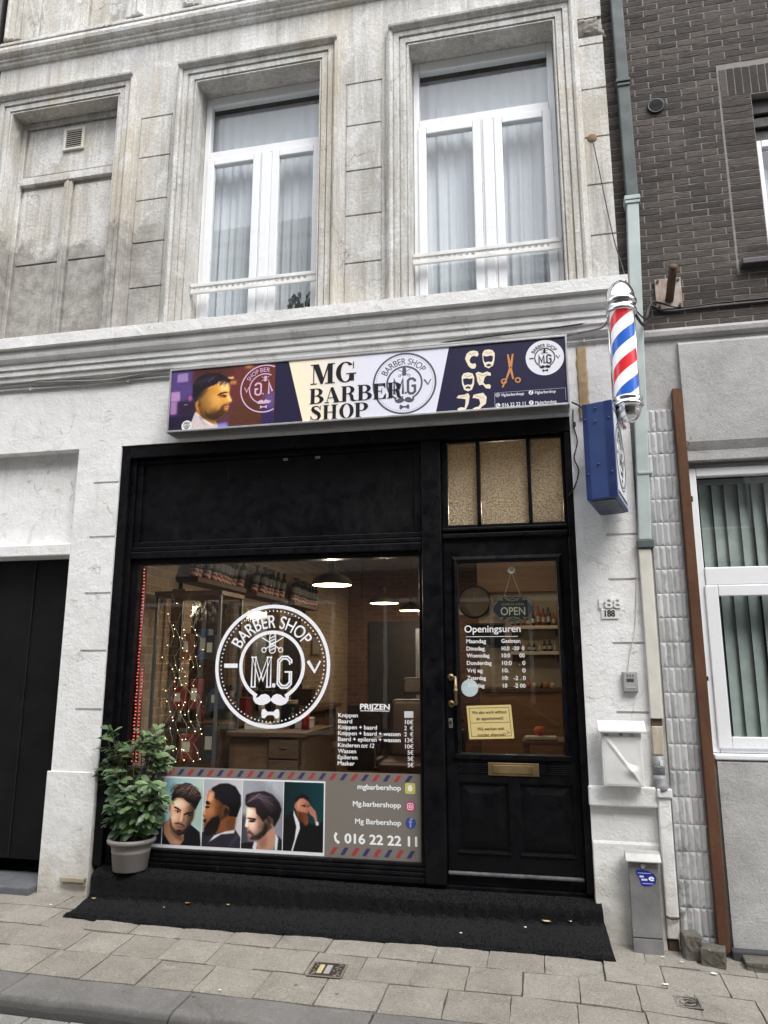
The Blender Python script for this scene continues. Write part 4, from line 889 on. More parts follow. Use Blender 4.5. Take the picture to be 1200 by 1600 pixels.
F.poly(Z([(132, 640), (150, 615), (200, 610), (235, 595), (250, 620), (240, 690), (220, 735), (200, 752), (150, 752), (140, 735), (170, 722), (205, 725), (212, 690), (215, 650), (180, 645)]), CRM, 2)
F.poly(Z([(275, 640), (285, 610), (330, 600), (370, 592), (402, 630), (395, 690), (360, 715), (340, 740), (310, 750), (275, 735), (300, 722), (330, 715), (345, 690), (335, 650), (300, 640)]), CRM, 2)
for q in ([(240, 240), (265, 252), (300, 235)], [(385, 228), (420, 240), (452, 228)], [(200, 438), (235, 448), (272, 436)], [(325, 425), (370, 440), (410, 420)], [(330, 450), (345, 480), (340, 500)], [(160, 632), (195, 628), (225, 612)], [(300, 618), (340, 630), (380, 640)]): F.line(Z(q), .003, 'A4977F', 3)
OR = 'D08A50'; F.line(Z([(590, 250), (612, 365), (640, 470)]), [.012, .02, .011], OR, 2); F.line(Z([(634, 245), (616, 365), (575, 475)]), [.012, .02, .011], OR, 2.3); F.line(Z([(565, 490), (543, 545)]), .012, OR, 2.4)
for c in ((556, 490), (680, 478)): p = Z([c])[0]; F.ring(p[0], p[1], .012, .022, OR, 2.6, n=24)
p = Z([(616, 366)])[0]; F.ell(p[0], p[1], .006, .006, NAVY, 3, 12); p0, p1 = Z([(648, 470)])[0], Z([(672, 476)])[0]
bx = Z([(472, 585)])[0][0]; F.line([(bx, 3.556), (bx, 3.668), (.219, 3.668), (.219, 3.575)], .003, 'A9A6C0', 2)
for (cx_, cy_), tx, tw in (((500, 612), 'Mg.barbershopp', 200), ((797, 590), 'Mgbarbershop', 185), ((503, 705), '016 22 22 11', 210), ((800, 680), 'Mg.barbershop', 190)):
    p = Z([(cx_, cy_)])[0]; F.ell(p[0], p[1], .017, .017, 'E8E8F0', 2, 24); q = Z([(cx_ + 36, cy_ + 6)])[0]; e = Z([(cx_ + 36 + tw, cy_)])[0]; F.text(tx, q[0], q[1] - .006, e[0] - q[0], .027 if tx[0] == '0' else .021, 'E4E4EC', 3, bold=.0006)
    if cy_ == 612: F.ring(p[0], p[1], .005, .008, NAVY, 3, n=16); F.line([(p[0] - .011, p[1] - .011), (p[0] + .011, p[1] - .011), (p[0] + .011, p[1] + .011), (p[0] - .011, p[1] + .011), (p[0] - .011, p[1] - .0125)], .003, NAVY, 3)
    if cy_ == 590: F.line([(p[0] + .008, p[1] + .006), (p[0] + .002, p[1] + .010), (p[0] + .001, p[1] - .005)], .004, NAVY, 3); F.ring(p[0] - .003, p[1] - .005, .002, .0055, NAVY, 3, n=14)
    if cy_ == 680: F.text('f', p[0], p[1] - .008, .009, .018, NAVY, 3, bold=.001, align='c')
    if cy_ == 705: F.line([(p[0] - .008, p[1] + .008), (p[0] - .007, p[1] - .001), (p[0] + .001, p[1] - .008), (p[0] + .009, p[1] - .008)], .005, NAVY, 3)
F.ell(.0835, 3.913, .137, .137, 'E6E6EE', 2, 64); logo(F, .0835, 3.913, .131, '191826', 4, outer=False, dots=False)
cv = Canvas([(8, 115), (918, 52), (918, 592), (8, 645)], 300, 170, '3A2238')
cv.grad('4A3566', '6A3226'); cv.poly([(0, 100), (200, 90), (210, 330), (200, 640), (0, 640)], '54407A', 12); cv.poly([(60, 140), (155, 128), (158, 205), (62, 215)], '9A80B4', 4); cv.poly([(12, 300), (92, 296), (96, 385), (14, 385)], 'B48ABC', 4); cv.poly([(15, 388), (72, 385), (74, 500), (15, 500)], 'A77CAE', 4)
cv.poly([(75, 390), (240, 370), (240, 500), (75, 520)], '2A1A34', 14); cv.line([(135, 418), (160, 412)], 6, 'B9A0C0'); cv.ell(185, 360, 14, 22, 'D2608A', .5, .8); cv.poly([(200, 90), (560, 60), (560, 160), (420, 180), (200, 260)], '4A2420', 20); cv.poly([(500, 110), (918, 60), (918, 350), (560, 420)], '6A2E22', 50, .8); cv.poly([(505, 175), (560, 168), (564, 190), (506, 194)], 'F0C070', 4); cv.poly([(530, 210), (585, 205), (587, 235), (530, 238)], 'C88A50', 8); cv.ell(690, 70, 30, 22, 'FFB060', .9, .9)
cv.poly([(540, 430), (918, 380), (918, 590), (540, 610)], '5A3020', 30); cv.poly([(820, 450), (918, 440), (918, 592), (810, 600)], '2E2458', 20); cv.poly([(820, 330), (915, 300), (915, 470), (850, 470)], '6A62C0', 30, .7); cv.poly([(0, 520), (240, 500), (250, 640), (0, 640)], '1E1430', 14)
cv.poly([(195, 600), (240, 480), (300, 500), (440, 590), (440, 640), (195, 640)], 'D8C6BC', 4); cv.poly([(430, 590), (520, 575), (530, 620), (420, 620)], '8A86D8', 8)
cv.poly([(245, 380), (290, 270), (420, 205), (498, 200), (522, 232), (532, 268), (526, 312), (536, 345), (556, 384), (548, 398), (526, 404), (524, 420), (532, 436), (524, 452), (520, 476), (494, 508), (455, 540), (425, 560), (410, 615), (290, 540), (250, 500)], 'C4883C', 3)
cv.poly([(430, 215), (500, 205), (528, 262), (524, 300), (450, 300)], 'EBC48A', 14, .6); cv.poly([(350, 330), (440, 330), (460, 420), (380, 440)], 'DDA655', 20, .7); cv.poly([(505, 320), (532, 345), (550, 385), (528, 396), (512, 372)], 'E8BC80', 6, .7); cv.poly([(250, 430), (330, 440), (330, 520), (260, 500)], 'B8741E', 18, .7); cv.poly([(300, 490), (420, 565), (410, 612), (290, 545)], '8E5416', 14, .8)
cv.ell(262, 410, 27, 46, 'D08A2A', .3); cv.ell(268, 408, 14, 28, '9A5C18', .5); cv.ell(256, 392, 10, 18, 'EDB050', .5)
cv.poly([(205, 340), (203, 250), (245, 172), (325, 132), (430, 136), (500, 172), (538, 205), (520, 222), (470, 205), (430, 210), (400, 240), (345, 262), (300, 290), (262, 345), (240, 392), (222, 372)], '17101A', 4); cv.poly([(232, 390), (262, 320), (330, 260), (345, 275), (300, 340), (268, 372)], '5A3820', 12, .8)
for k in range(60): a0 = random.uniform(225, 510); cv.line([(a0 + 20, 160 + abs(a0 - 390) * .25), (a0 - random.uniform(0, 40), 170 + abs(a0 - 370) * .3 + random.uniform(20, 60))], 4, random.choice(('0C080E', '4E3C4A', '2A1E2C')), .55)
for k in range(14): a0 = 410 + k * 9; cv.line([(a0, 190), (a0 - 14, 222 + (k % 3) * 8)], 5, '17101A', .8)
cv.poly([(422, 334), (450, 312), (500, 303), (518, 312), (470, 322), (430, 340)], '24140E', 2); cv.ell(474, 344, 30, 13, '7A4A1C', .5, .9); cv.line([(450, 340), (476, 334), (504, 342)], 7, '180E0A'); cv.ell(486, 346, 9, 8, '140C0A', .3)
cv.poly([(320, 470), (350, 500), (400, 492), (450, 462), (472, 425), (505, 410), (526, 416), (520, 428), (488, 434), (486, 470), (512, 470), (520, 478), (494, 510), (455, 542), (420, 560), (370, 545), (330, 515)], '3A2212', 8, .9); cv.poly([(350, 470), (430, 455), (440, 500), (380, 520)], '5A3416', 16, .6); cv.poly([(498, 436), (530, 434), (522, 452), (500, 458)], 'CC6E62', 3); cv.line([(500, 445), (527, 443)], 4, '7A3A34'); cv.line([(522, 398), (546, 396)], 6, '8A4E1A', .9)
cv.poly([(195, 605), (238, 482), (262, 500), (330, 560), (440, 600), (430, 640), (195, 640)], 'D6C6C4', 3); cv.poly([(240, 490), (262, 500), (400, 600), (380, 606)], 'F2E6DE', 4); cv.line([(270, 520), (330, 600)], 5, '9A8A94', .8); cv.shade([(245, 380), (290, 270), (500, 200), (556, 384), (520, 476), (425, 560), (290, 540)], 400, 370, 220, 260, .75, -.4, .42); cv.shade([(203, 250), (325, 132), (538, 205), (400, 240), (262, 345)], 360, 290, 200, 190, .2, -.9, .5, 6); cv.grain(.035)
C4 = [px(270 + a / 5.714, 560 + b / 5.714, SY) for a, b in ((8, 115), (918, 52), (918, 592), (8, 645))]
xa, xb = -2.892, C4[1].x
cv.mesh('printed_photo', [(xa, SY - .001, 4.059), (xb, SY - .001, 4.059), (xb, SY - .001, 3.554), (xa, SY - .001, 3.554)], SG)
# mirrored shop emblem inside the picture, cut by its right edge
W = Flat((0, SY - .0016, 0)); LV = 'D9B8D8'; cx, cy, r = -2.035 + .0, 3.835, .20
cxp = px(270 + 815 / 5.714, 560 + 270 / 5.714, SY); cx, cy = cxp.x - .0, cxp.z
W.ring(cx, cy, r * .95, r, LV, 1, 60, 300, n=60); W.ring(cx, cy, r * .59, r * .635, LV, 1, 62, 298, n=50)
def warpm(a, b): th = R(74 + 76 * a / 10); rr = .70 + b; return cx + r * rr * math.cos(th), cy + r * rr * math.sin(th)
W.text('SHOP', 10, 0, -5.4, .175, LV, 1.2, warp=lambda a, b: warpm(a, b)); W.text('BER', 3.9, 0, -4.0, .175, LV, 1.2, warp=lambda a, b: warpm(a, b))
mm_ = [(.315, -.345), (.315, .137), (.18, -.24), (.045, .137), (.045, -.345)]; gq_ = [(-.33, .03), (-.33, .08), (-.27, .135), (-.175, .135), (-.115, .075), (-.115, -.285), (-.175, -.345), (-.27, -.345), (-.33, -.285), (-.33, -.10), (-.225, -.10)]
W.line([(cx + .06 + r * a * 1.1 - .03, cy + r * b + .02) for a, b in mm_[2:]], r * .07, LV, 1.3); W.line([(cx + r * a * 1.1 - .0, cy + r * b + .02) for a, b in gq_], r * .07, LV, 1.3); W.rect(cx - .012, cy - .05, cx - .002, cy - .038, LV, 1.3)
hm = [(-.33, -.50), (-.26, -.54), (-.17, -.49), (-.08, -.46), (0, -.52), (.08, -.46), (.17, -.49), (.26, -.54), (.33, -.50), (.24, -.62), (.12, -.63), (0, -.58), (-.12, -.63), (-.24, -.62)]
W.poly([(cx + r * a, cy + r * b) for a, b in hm], LV, 1.4); W.poly([(cx + r * a, cy + r * b) for a, b in [(0, -.74), (.06, -.74), (.14, -.69), (.14, -.84), (.06, -.79), (0, -.785), (-.06, -.79), (-.14, -.84), (-.14, -.69), (-.06, -.74)]], LV, 1.4)
W.line([(cx + .008, cy + r * .30), (cx + .010, cy + r * .52)], .022, LV, 1.4); W.line([(cx - .022, cy + r * .50), (cx + .04, cy + r * .32)], .004, LV, 1.4); W.line([(cx + .04, cy + r * .50), (cx - .022, cy + r * .32)], .004, LV, 1.5); W.line([(cx - r * .82, cy + .02), (cx - r * .73, cy - .02), (cx - r * .64, cy + .02)], .006, LV, 1.4)
keep = [i for i, f in enumerate(W.fs) if all(W.vs[k][0] < xb - .002 and W.vs[k][2] < 4.058 for k in f)]; W.fs = [W.fs[i] for i in keep]
W.build('printed_emblem', SG)
p = px(270 + 125 / 5.714, 560 + 605 / 5.714, SY); F.ell(p.x, p.z, .045, .045, 'ECE8EC', 6, 40); logo(F, p.x, p.z, .043, '1A1826', 8, outer=False, dots=False)
F.build('printed_face', SG)

# ------------------------------------------------------------------ vinyl and posters on the shop window
WY = .1245
F = Flat((0, WY, 0)); logo(F, -2.0655, 1.7055, .467, 'F2F3F8', 1, inline=True)
tag(F.build('window_emblem', None, VINYL), 'white round barber shop emblem with moustache stuck on the shop window', 'window sticker')
F = Flat((0, WY, 0)); WT = 'F0F0F2'
F.text('PRIJZEN', -1.363, 1.389, .221, .038, WT, 1, bold=.0022); F.rect(-1.363, 1.376, -1.142, 1.381, WT, 1)
rows_ = [('Knippen', 1.331, .149, None), ('Baard', 1.288, .106, '10€'), ('Knippen + baard', 1.246, .294, '2  €'), ('Knippen + baard + wassen', 1.203, .47, '2  €'), ('Baard + epileren + wassen', 1.161, .47, '13€'), ('Kinderen', 1.118, .165, '10€'), ('Wassen', 1.076, .138, '5€'), ('Epileren', 1.033, .148, '5€'), ('Masker', .990, .127, '5€')]
for tx, z, wd, pr_ in rows_:
    F.text(tx, -1.531, z, wd, .0285, WT, 1, bold=.0009)
    if pr_: F.text(pr_, -.966, z, {2: .042, 3: .06, 4: .066}[len(pr_)], .0285, WT, 1, bold=.0008, align='r')
F.text('tot 12', -1.357, 1.118, .098, .0285, WT, 1, bold=.0008, shear=.22)
tag(F.build('price_list', None, VINYL), 'white vinyl price list headed PRIJZEN on the shop window', 'window lettering')
tag(B('price_card', simple('pale_card', (.62, .63, .64), .5), None, (-1.031, -.964, .1215, .1235, 1.333, 1.379), bevel=0), 'small blank pale card stuck beside the first price on the shop window', 'card')
PS = thing('window_poster', (-2.07, .12, .36), 'grey window poster strip with striped border, phone number and haircut photos', 'poster')
F = Flat((0, .1205, 0), step=.0008); F.rect(-3.222, .3575, -.911, .944, '7B756D', 0); F.rect(-3.222, .362, -1.622, .874, 'E9E9EC', 1)
for k in range(30):
    x0 = -3.206 + k * .0805
    if x0 < -.96: F.poly([(x0, .886), (x0 + .03, .886), (x0 + .063, .931), (x0 + .033, .931)], ('A53A42', '3B3763')[k % 2], 1)
for k in range(9):
    x0 = -1.584 + k * .0805
    if x0 < -.97: F.poly([(x0, .378), (x0 + .03, .378), (x0 + .063, .429), (x0 + .033, .429)], ('A53A42', '3B3763')[k % 2], 1)
for tx, z, wd, ic in (('mgbarbershop', .829, .318, .845), ('Mg.barbershopp', .712, .352, .726), ('Mg Barbershop', .593, .334, .612)): F.text(tx, -1.06, z, wd, .034, 'F2F2F2', 1, bold=.0014, align='r')
F.text('016 22 22 11', -1.470, .459, .524, .062, 'F4F4F4', 1, bold=.0035)
F.line([(-1.532, .525), (-1.545, .50), (-1.538, .475), (-1.512, .456)], [.02, .016, .016, .022], 'F4F4F4', 1)
rr = lambda x, z, s, q: [(x + a * s / 2 + math.cos(R(an)) * q, z + b * s / 2 + math.sin(R(an)) * q) for a, b, st in ((1, 1, 0), (-1, 1, 90), (-1, -1, 180), (1, -1, 270)) for an in range(st, st + 91, 30)]
F.poly(rr(-.991, .845, .05, .012), 'C9C468', 1); gh = [(0, .024), (.01, .02), (.013, .008), (.02, .003), (.013, -.004), (.02, -.014), (.01, -.016), (0, -.022)]; F.poly([(-.991 + a, .845 + b) for a, b in gh + [(-a, b) for a, b in gh[::-1][1:-1]]], 'F4F4EC', 2)
F.ell(-.991, .724, .036, .036, 'C03A80', 1, 32); F.ell(-.991, .712, .026, .02, 'D05A70', 1.5, 24); F.line(rr(-.991, .724, .022, .009) + [rr(-.991, .724, .022, .009)[0]], .005, 'F6EEF2', 2.4); F.ring(-.991, .724, .007, .012, 'F6EEF2', 2.4, n=20)
F.ell(-.989, .612, .038, .038, '3D4E94', 1, 32); F.text('f', -.987, .583, .026, .062, '8E98C4', 2.4, bold=.002, align='c')
F.build('printed_strip', PS)
pz = [(-3.216, -2.905), (-2.899, -2.583), (-2.577, -2.268), (-2.262, -1.944), (-1.938, -1.632)]
def portrait(k, cv): a, b = pz[k]; y = .1185; cv.grain(.02); cv.mesh('haircut_photo', [(a, y, .862), (b, y, .862), (b, y, .386), (a, y, .386)], PS)
cv = Canvas([(-400, 110), (95, 110), (95, 890), (-400, 890)], 70, 108, '8A867E'); cv.poly([(-120, 320), (20, 250), (55, 350), (40, 470), (-60, 560), (-200, 500)], '5A3220', 10); cv.poly([(-160, 330), (-60, 230), (20, 250), (50, 330), (-20, 330), (-90, 420)], '15110F', 10); cv.poly([(-60, 480), (20, 460), (20, 560), (-40, 590)], '1A1210', 10); cv.poly([(-400, 700), (-60, 600), (60, 640), (95, 700), (95, 890), (-400, 890)], '262230', 8); portrait(0, cv)
cv = Canvas([(135, 120), (590, 130), (555, 910), (105, 895)], 150, 250, 'A9CDD0'); cv.grad('9CCAD6', 'C3D8CC'); cv.poly([(430, 300), (600, 250), (600, 760), (430, 660)], '9FBBAE', 60, .7)
cv.poly([(100, 740), (122, 650), (195, 620), (330, 880), (370, 745), (430, 655), (545, 750), (560, 915), (100, 905)], '111116', 4); cv.poly([(118, 665), (200, 590), (250, 740), (355, 775), (362, 840), (318, 905), (205, 895), (130, 780)], 'B4856A', 5); cv.poly([(200, 650), (250, 765), (350, 800), (358, 850), (290, 850), (210, 760)], '6B4636', 16, .85); cv.poly([(240, 850), (300, 830), (300, 895), (240, 890)], 'C79C82', 12, .6)
cv.ell(196, 468, 17, 55, 'B07E64', .3); cv.ell(199, 470, 8, 30, '7C4F3C', .5)
cv.poly([(212, 420), (250, 365), (350, 345), (470, 420), (492, 480), (472, 585), (432, 670), (372, 765), (305, 790), (250, 757), (206, 680), (195, 570)], 'C8977B', 4); cv.poly([(400, 430), (492, 470), (472, 585), (430, 672), (385, 700), (400, 600)], '8E6450', 22, .75); cv.poly([(240, 400), (350, 370), (430, 430), (360, 480), (250, 450)], 'E3BCA2', 22, .85); cv.poly([(215, 540), (270, 560), (280, 620), (225, 640)], 'DDB398', 16, .8); cv.poly([(205, 430), (232, 420), (228, 560), (200, 580)], '9A6D58', 12, .6)
cv.poly([(193, 570), (206, 600), (222, 690), (262, 745), (310, 765), (355, 748), (400, 690), (440, 640), (434, 675), (374, 770), (305, 797), (246, 760), (203, 690)], '33241F', 7, .92); cv.poly([(225, 660), (262, 725), (350, 735), (395, 680), (372, 760), (305, 785), (255, 750)], '4B3730', 12, .55)
cv.poly([(248, 652), (285, 642), (312, 650), (345, 660), (372, 682), (366, 694), (330, 672), (300, 662), (262, 668)], '33241F', 4, .9); cv.poly([(266, 682), (300, 670), (335, 680), (352, 694), (320, 718), (284, 708)], 'BE7474', 3); cv.line([(268, 686), (310, 693), (350, 696)], 4, '5E2F30'); cv.ell(306, 738, 26, 12, '33241F', .5); cv.poly([(284, 712), (322, 716), (318, 724), (288, 722)], 'B98870', 4, .7)
cv.poly([(240, 456), (262, 458), (296, 474), (328, 500), (320, 512), (284, 490), (244, 474)], '120C0C', 2); cv.poly([(356, 545), (395, 522), (462, 516), (464, 531), (402, 540), (360, 562)], '120C0C', 2)
for ex_, ey_, ro in ((284, 515, 14), (418, 556, -4)): cv.ell(ex_, ey_ - 4, 36, 17, '8A5F4C', .6, .8, ro); cv.ell(ex_, ey_, 25, 8, 'BCA99C', .3, 1, ro); cv.ell(ex_ + 3, ey_, 12, 12, '17110F', .25); cv.line([(ex_ - 30, ey_ - 10 - ro * .3), (ex_, ey_ - 13), (ex_ + 32, ey_ + ro * .4)], 8, '17100F'); cv.line([(ex_ - 20, ey_ + 14), (ex_ + 24, ey_ + 14 + ro * .4)], 4, '84594A', .8)
cv.poly([(338, 515), (352, 520), (350, 600), (328, 640), (308, 628), (322, 590)], 'EBC6AA', 6, .85); cv.poly([(352, 530), (368, 560), (364, 625), (344, 645), (352, 600)], '8E634E', 7, .8); cv.line([(292, 632), (304, 642), (322, 646), (346, 642)], 7, '6E4636', .85)
cv.poly([(206, 420), (218, 320), (245, 245), (285, 195), (330, 188), (372, 178), (425, 180), (470, 205), (505, 250), (552, 300), (566, 350), (530, 415), (494, 490), (484, 440), (452, 415), (400, 400), (350, 358), (285, 348), (238, 365), (218, 420)], '231A1B', 4)
for k in range(130): a0 = random.uniform(225, 530); b0 = random.uniform(0, 1); cv.line([(a0 - 40, 355 - 120 * b0 + max(0, a0 - 400) * .35), (a0 + 5, 300 - 115 * b0 + max(0, a0 - 420) * .4), (a0 + 45, 300 - 100 * b0 + max(0, a0 - 420) * .7)], random.choice((3, 4, 6)), random.choice(('8D7466', '5E4A42', '0F0A0B', 'A48C7C', '2C2120', '120D0E')), .6)
cv.poly([(212, 350), (240, 300), (262, 345), (232, 372), (214, 430)], '3A2C2A', 10, .7); cv.shade([(195, 420), (350, 340), (495, 430), (470, 600), (370, 770), (300, 795), (205, 690)], 335, 570, 165, 240, -.7, -.5, .55); cv.shade([(206, 420), (245, 230), (330, 180), (470, 200), (566, 350), (494, 490), (400, 400), (285, 348)], 380, 320, 210, 190, .3, -.8, .6, 6); portrait(1, cv)
cv = Canvas([(595, 135), (1052, 150), (1022, 945), (568, 912)], 150, 250, 'C6C4C8'); cv.grad('B4B4BC', 'D2CED0'); cv.poly([(560, 760), (760, 700), (960, 720), (1030, 830), (1030, 950), (560, 950)], '2A2733', 6); cv.poly([(720, 790), (860, 740), (965, 725), (950, 770), (800, 780), (650, 870)], 'E6E2E2', 5); cv.poly([(760, 560), (980, 560), (955, 725), (850, 745), (740, 775)], '85502E', 6); cv.poly([(860, 600), (980, 560), (955, 725), (870, 740)], '643A20', 20, .8)
cv.poly([(655, 260), (760, 300), (840, 450), (900, 560), (800, 620), (700, 700), (620, 690), (592, 650), (608, 610), (580, 555), (605, 500), (615, 430), (630, 330)], '8E5A38', 4); cv.poly([(660, 275), (725, 300), (700, 390), (632, 400)], 'C08E6C', 16, .9); cv.poly([(640, 470), (720, 470), (720, 560), (622, 580)], 'A87048', 18, .8); cv.poly([(740, 420), (830, 470), (810, 600), (740, 600)], '6E4024', 22, .7); cv.poly([(585, 520), (612, 490), (616, 560), (584, 562)], 'BE8660', 7, .8)
cv.poly([(685, 240), (780, 190), (880, 183), (970, 225), (1030, 330), (1035, 440), (985, 580), (895, 570), (890, 470), (830, 440), (790, 400), (720, 360), (722, 290), (680, 262)], '131116', 6); cv.poly([(700, 330), (780, 370), (830, 450), (800, 470), (740, 400)], '5A3826', 16, .6); cv.ell(848, 520, 42, 72, '9A5A30', .25, rot=10); cv.ell(842, 512, 26, 52, 'B4743F', .4, rot=10); cv.ell(852, 518, 20, 42, '4E2812', .5, rot=10)
for k in range(160): a0, b0 = random.uniform(690, 1020), random.uniform(195, 560); cv.ell(a0, b0, 7, 5, random.choice(('2E2A30', '0A090C')), .5, .35 if (a0 - 860) ** 2 / 170 ** 2 + (b0 - 360) ** 2 / 170 ** 2 < 1 else 0)
cv.poly([(615, 412), (622, 392), (645, 392), (672, 428), (640, 432)], '0E0908', 3); cv.ell(634, 462, 24, 12, '140C08', .4); cv.poly([(980, 780), (1010, 820), (900, 930), (880, 920)], '4A4658', 10, .6)
cv.line([(582, 556), (604, 566), (618, 562)], 6, '4A2A18'); cv.poly([(590, 770), (598, 690), (625, 660), (690, 590), (770, 560), (790, 640), (755, 740), (680, 790), (610, 795)], '16110F', 10); cv.poly([(585, 605), (625, 600), (620, 640), (592, 640)], '1E1512', 6); cv.ell(603, 668, 17, 16, '9A5048', .4); cv.poly([(615, 400), (640, 395), (668, 430), (640, 435), (620, 425)], '15100E', 4); cv.ell(636, 462, 20, 12, '2A1A12', .5); cv.line([(585, 560), (612, 570)], 6, '7A4424', .7); cv.shade([(655, 260), (760, 300), (900, 560), (800, 620), (620, 690), (580, 555), (630, 330)], 720, 500, 190, 260, -.8, -.5, .5); cv.shade([(685, 240), (880, 183), (1035, 330), (985, 580), (895, 570), (830, 440), (722, 290)], 880, 380, 190, 230, -.2, -.9, .7, 6); portrait(2, cv)
cv = Canvas([(75, 140), (545, 155), (525, 975), (50, 950)], 150, 250, '9A9AA2'); cv.grad('A8AAB2', '8A8A94'); cv.poly([(300, 140), (560, 150), (560, 420), (420, 260)], 'C2C4CC', 40, .8); cv.poly([(50, 560), (130, 560), (160, 960), (40, 960)], '3A3A42', 30, .9)
for k in range(24): a0 = random.uniform(330, 520); cv.line([(a0, random.uniform(150, 300)), (a0 + random.uniform(-8, 8), random.uniform(200, 420))], 5, random.choice(('D0D2D8', '8E9098')), .4)
cv.poly([(50, 890), (200, 870), (250, 960), (50, 960)], '18161C', 6); cv.poly([(430, 960), (480, 800), (530, 860), (530, 985), (430, 985)], '1A181E', 5); cv.poly([(185, 940), (205, 870), (235, 880), (235, 965), (190, 965)], 'DCDCE2', 4); cv.poly([(440, 970), (450, 780), (485, 830), (470, 985)], 'DADCE4', 4)
cv.poly([(240, 850), (430, 700), (450, 790), (430, 965), (240, 965)], 'C08E76', 6); cv.poly([(260, 860), (360, 800), (340, 940), (270, 950)], '8A5E4C', 20, .7); cv.poly([(120, 460), (240, 470), (330, 560), (420, 600), (420, 700), (340, 760), (260, 850), (160, 860), (135, 840), (150, 790), (118, 745), (135, 715), (95, 690), (130, 600), (110, 590)], 'D2A48E', 4); cv.poly([(235, 560), (345, 560), (345, 720), (240, 750)], 'A87A66', 22, .75); cv.poly([(150, 640), (230, 640), (235, 740), (170, 745)], 'E8C4B2', 18, .8); cv.poly([(225, 480), (270, 560), (300, 620), (240, 600)], '8A6252', 12, .7); cv.poly([(120, 470), (200, 470), (190, 560), (125, 570)], 'EEC6B0', 18, .7)
cv.poly([(118, 735), (150, 735), (185, 770), (215, 800), (300, 740), (330, 640), (350, 620), (375, 690), (330, 800), (250, 855), (165, 860), (140, 835), (185, 800), (125, 760)], '3A2E2E', 12, .9); cv.ell(150, 792, 26, 16, 'B87870', .4); cv.ell(385, 635, 42, 70, 'D8A48C', .25, rot=-8); cv.ell(378, 632, 20, 42, 'A06A58', .5, rot=-8)
cv.poly([(98, 370), (110, 310), (200, 280), (320, 268), (420, 310), (500, 410), (522, 490), (500, 590), (440, 700), (425, 600), (380, 565), (340, 600), (310, 640), (270, 580), (230, 540), (220, 470), (130, 460), (100, 430)], '241C20', 6)
for k in range(50): t0 = random.random(); cv.line([(110 + 60 * t0, 430 - 110 * t0), (230 + 80 * t0, 320 + random.uniform(-30, 40)), (400 + 60 * t0, 420 + random.uniform(-80, 120))], 4, random.choice(('5A4C4E', '3A3034', '15101A', '6E6064')), .5)
cv.poly([(110, 592), (140, 588), (228, 598), (224, 622), (150, 608)], '0E0A0A', 3); cv.ell(178, 630, 36, 13, '1A1210', .4); cv.line([(98, 702), (120, 714), (142, 708)], 8, '6E4638', .9); cv.poly([(112, 600), (128, 596), (126, 680), (96, 694)], 'F0D2C2', 6, .8); cv.line([(125, 765), (180, 785)], 6, '4A2A28'); cv.shade([(120, 460), (330, 560), (420, 700), (260, 850), (135, 840), (95, 690)], 230, 650, 210, 260, -.9, -.4, .6); cv.shade([(98, 370), (200, 280), (420, 310), (522, 490), (440, 700), (340, 600), (220, 470)], 320, 450, 250, 220, -.3, -.8, .6, 6); portrait(3, cv)
cv = Canvas([(555, 170), (1030, 180), (1010, 1000), (540, 980)], 150, 250, '0C2A2E'); cv.grad('0E2226', '0E3A40'); cv.poly([(540, 600), (660, 520), (760, 640), (930, 680), (1010, 640), (1020, 1010), (530, 1000)], '0D0D10', 8); cv.poly([(668, 500), (690, 560), (735, 640), (745, 720), (690, 880), (660, 985), (640, 985), (680, 850), (700, 700), (665, 560)], 'E2E2E6', 4); cv.poly([(690, 420), (740, 360), (820, 360), (858, 420), (850, 470), (832, 545), (780, 560), (700, 520)], 'BC7E66', 5); cv.poly([(700, 440), (740, 380), (760, 400), (720, 500)], 'D89E84', 14, .7); cv.ell(692, 460, 16, 32, 'B0705A', .3)
cv.poly([(680, 400), (710, 340), (780, 315), (850, 350), (868, 430), (840, 400), (780, 360), (735, 370), (700, 410)], '1A1412', 6); cv.poly([(700, 510), (760, 530), (820, 545), (838, 600), (840, 680), (800, 690), (770, 640), (730, 600), (700, 560)], '6E3820', 8); cv.poly([(790, 560), (830, 560), (838, 660), (810, 680)], '9A5230', 12, .7); cv.poly([(800, 400), (858, 420), (852, 470), (820, 470)], '8A523E', 12, .7); cv.line([(764, 452), (812, 444)], 11, '0C0807'); cv.line([(830, 464), (854, 462)], 10, '0C0807'); cv.line([(822, 470), (828, 505), (815, 510)], 7, '84503E', .9)
for k in range(40): a0 = random.uniform(710, 830); cv.line([(a0, 530), (a0 + random.uniform(-5, 10), 640)], 4, random.choice(('3E1E10', '9A5636', '5A2E1A')), .5)
if 1: pass; cv.ell(797, 462, 14, 7, '1A1412', .5); cv.poly([(840, 470), (870, 450), (930, 520), (950, 640), (960, 680), (930, 670), (905, 590), (860, 550), (838, 500)], 'B87A64', 5); cv.line([(850, 470), (880, 520)], 8, '8A5444', .7); cv.line([(870, 500), (905, 545)], 7, '8A5444', .7); cv.poly([(925, 640), (960, 640), (965, 680), (935, 690)], 'D0D0D8', 4); portrait(4, cv)
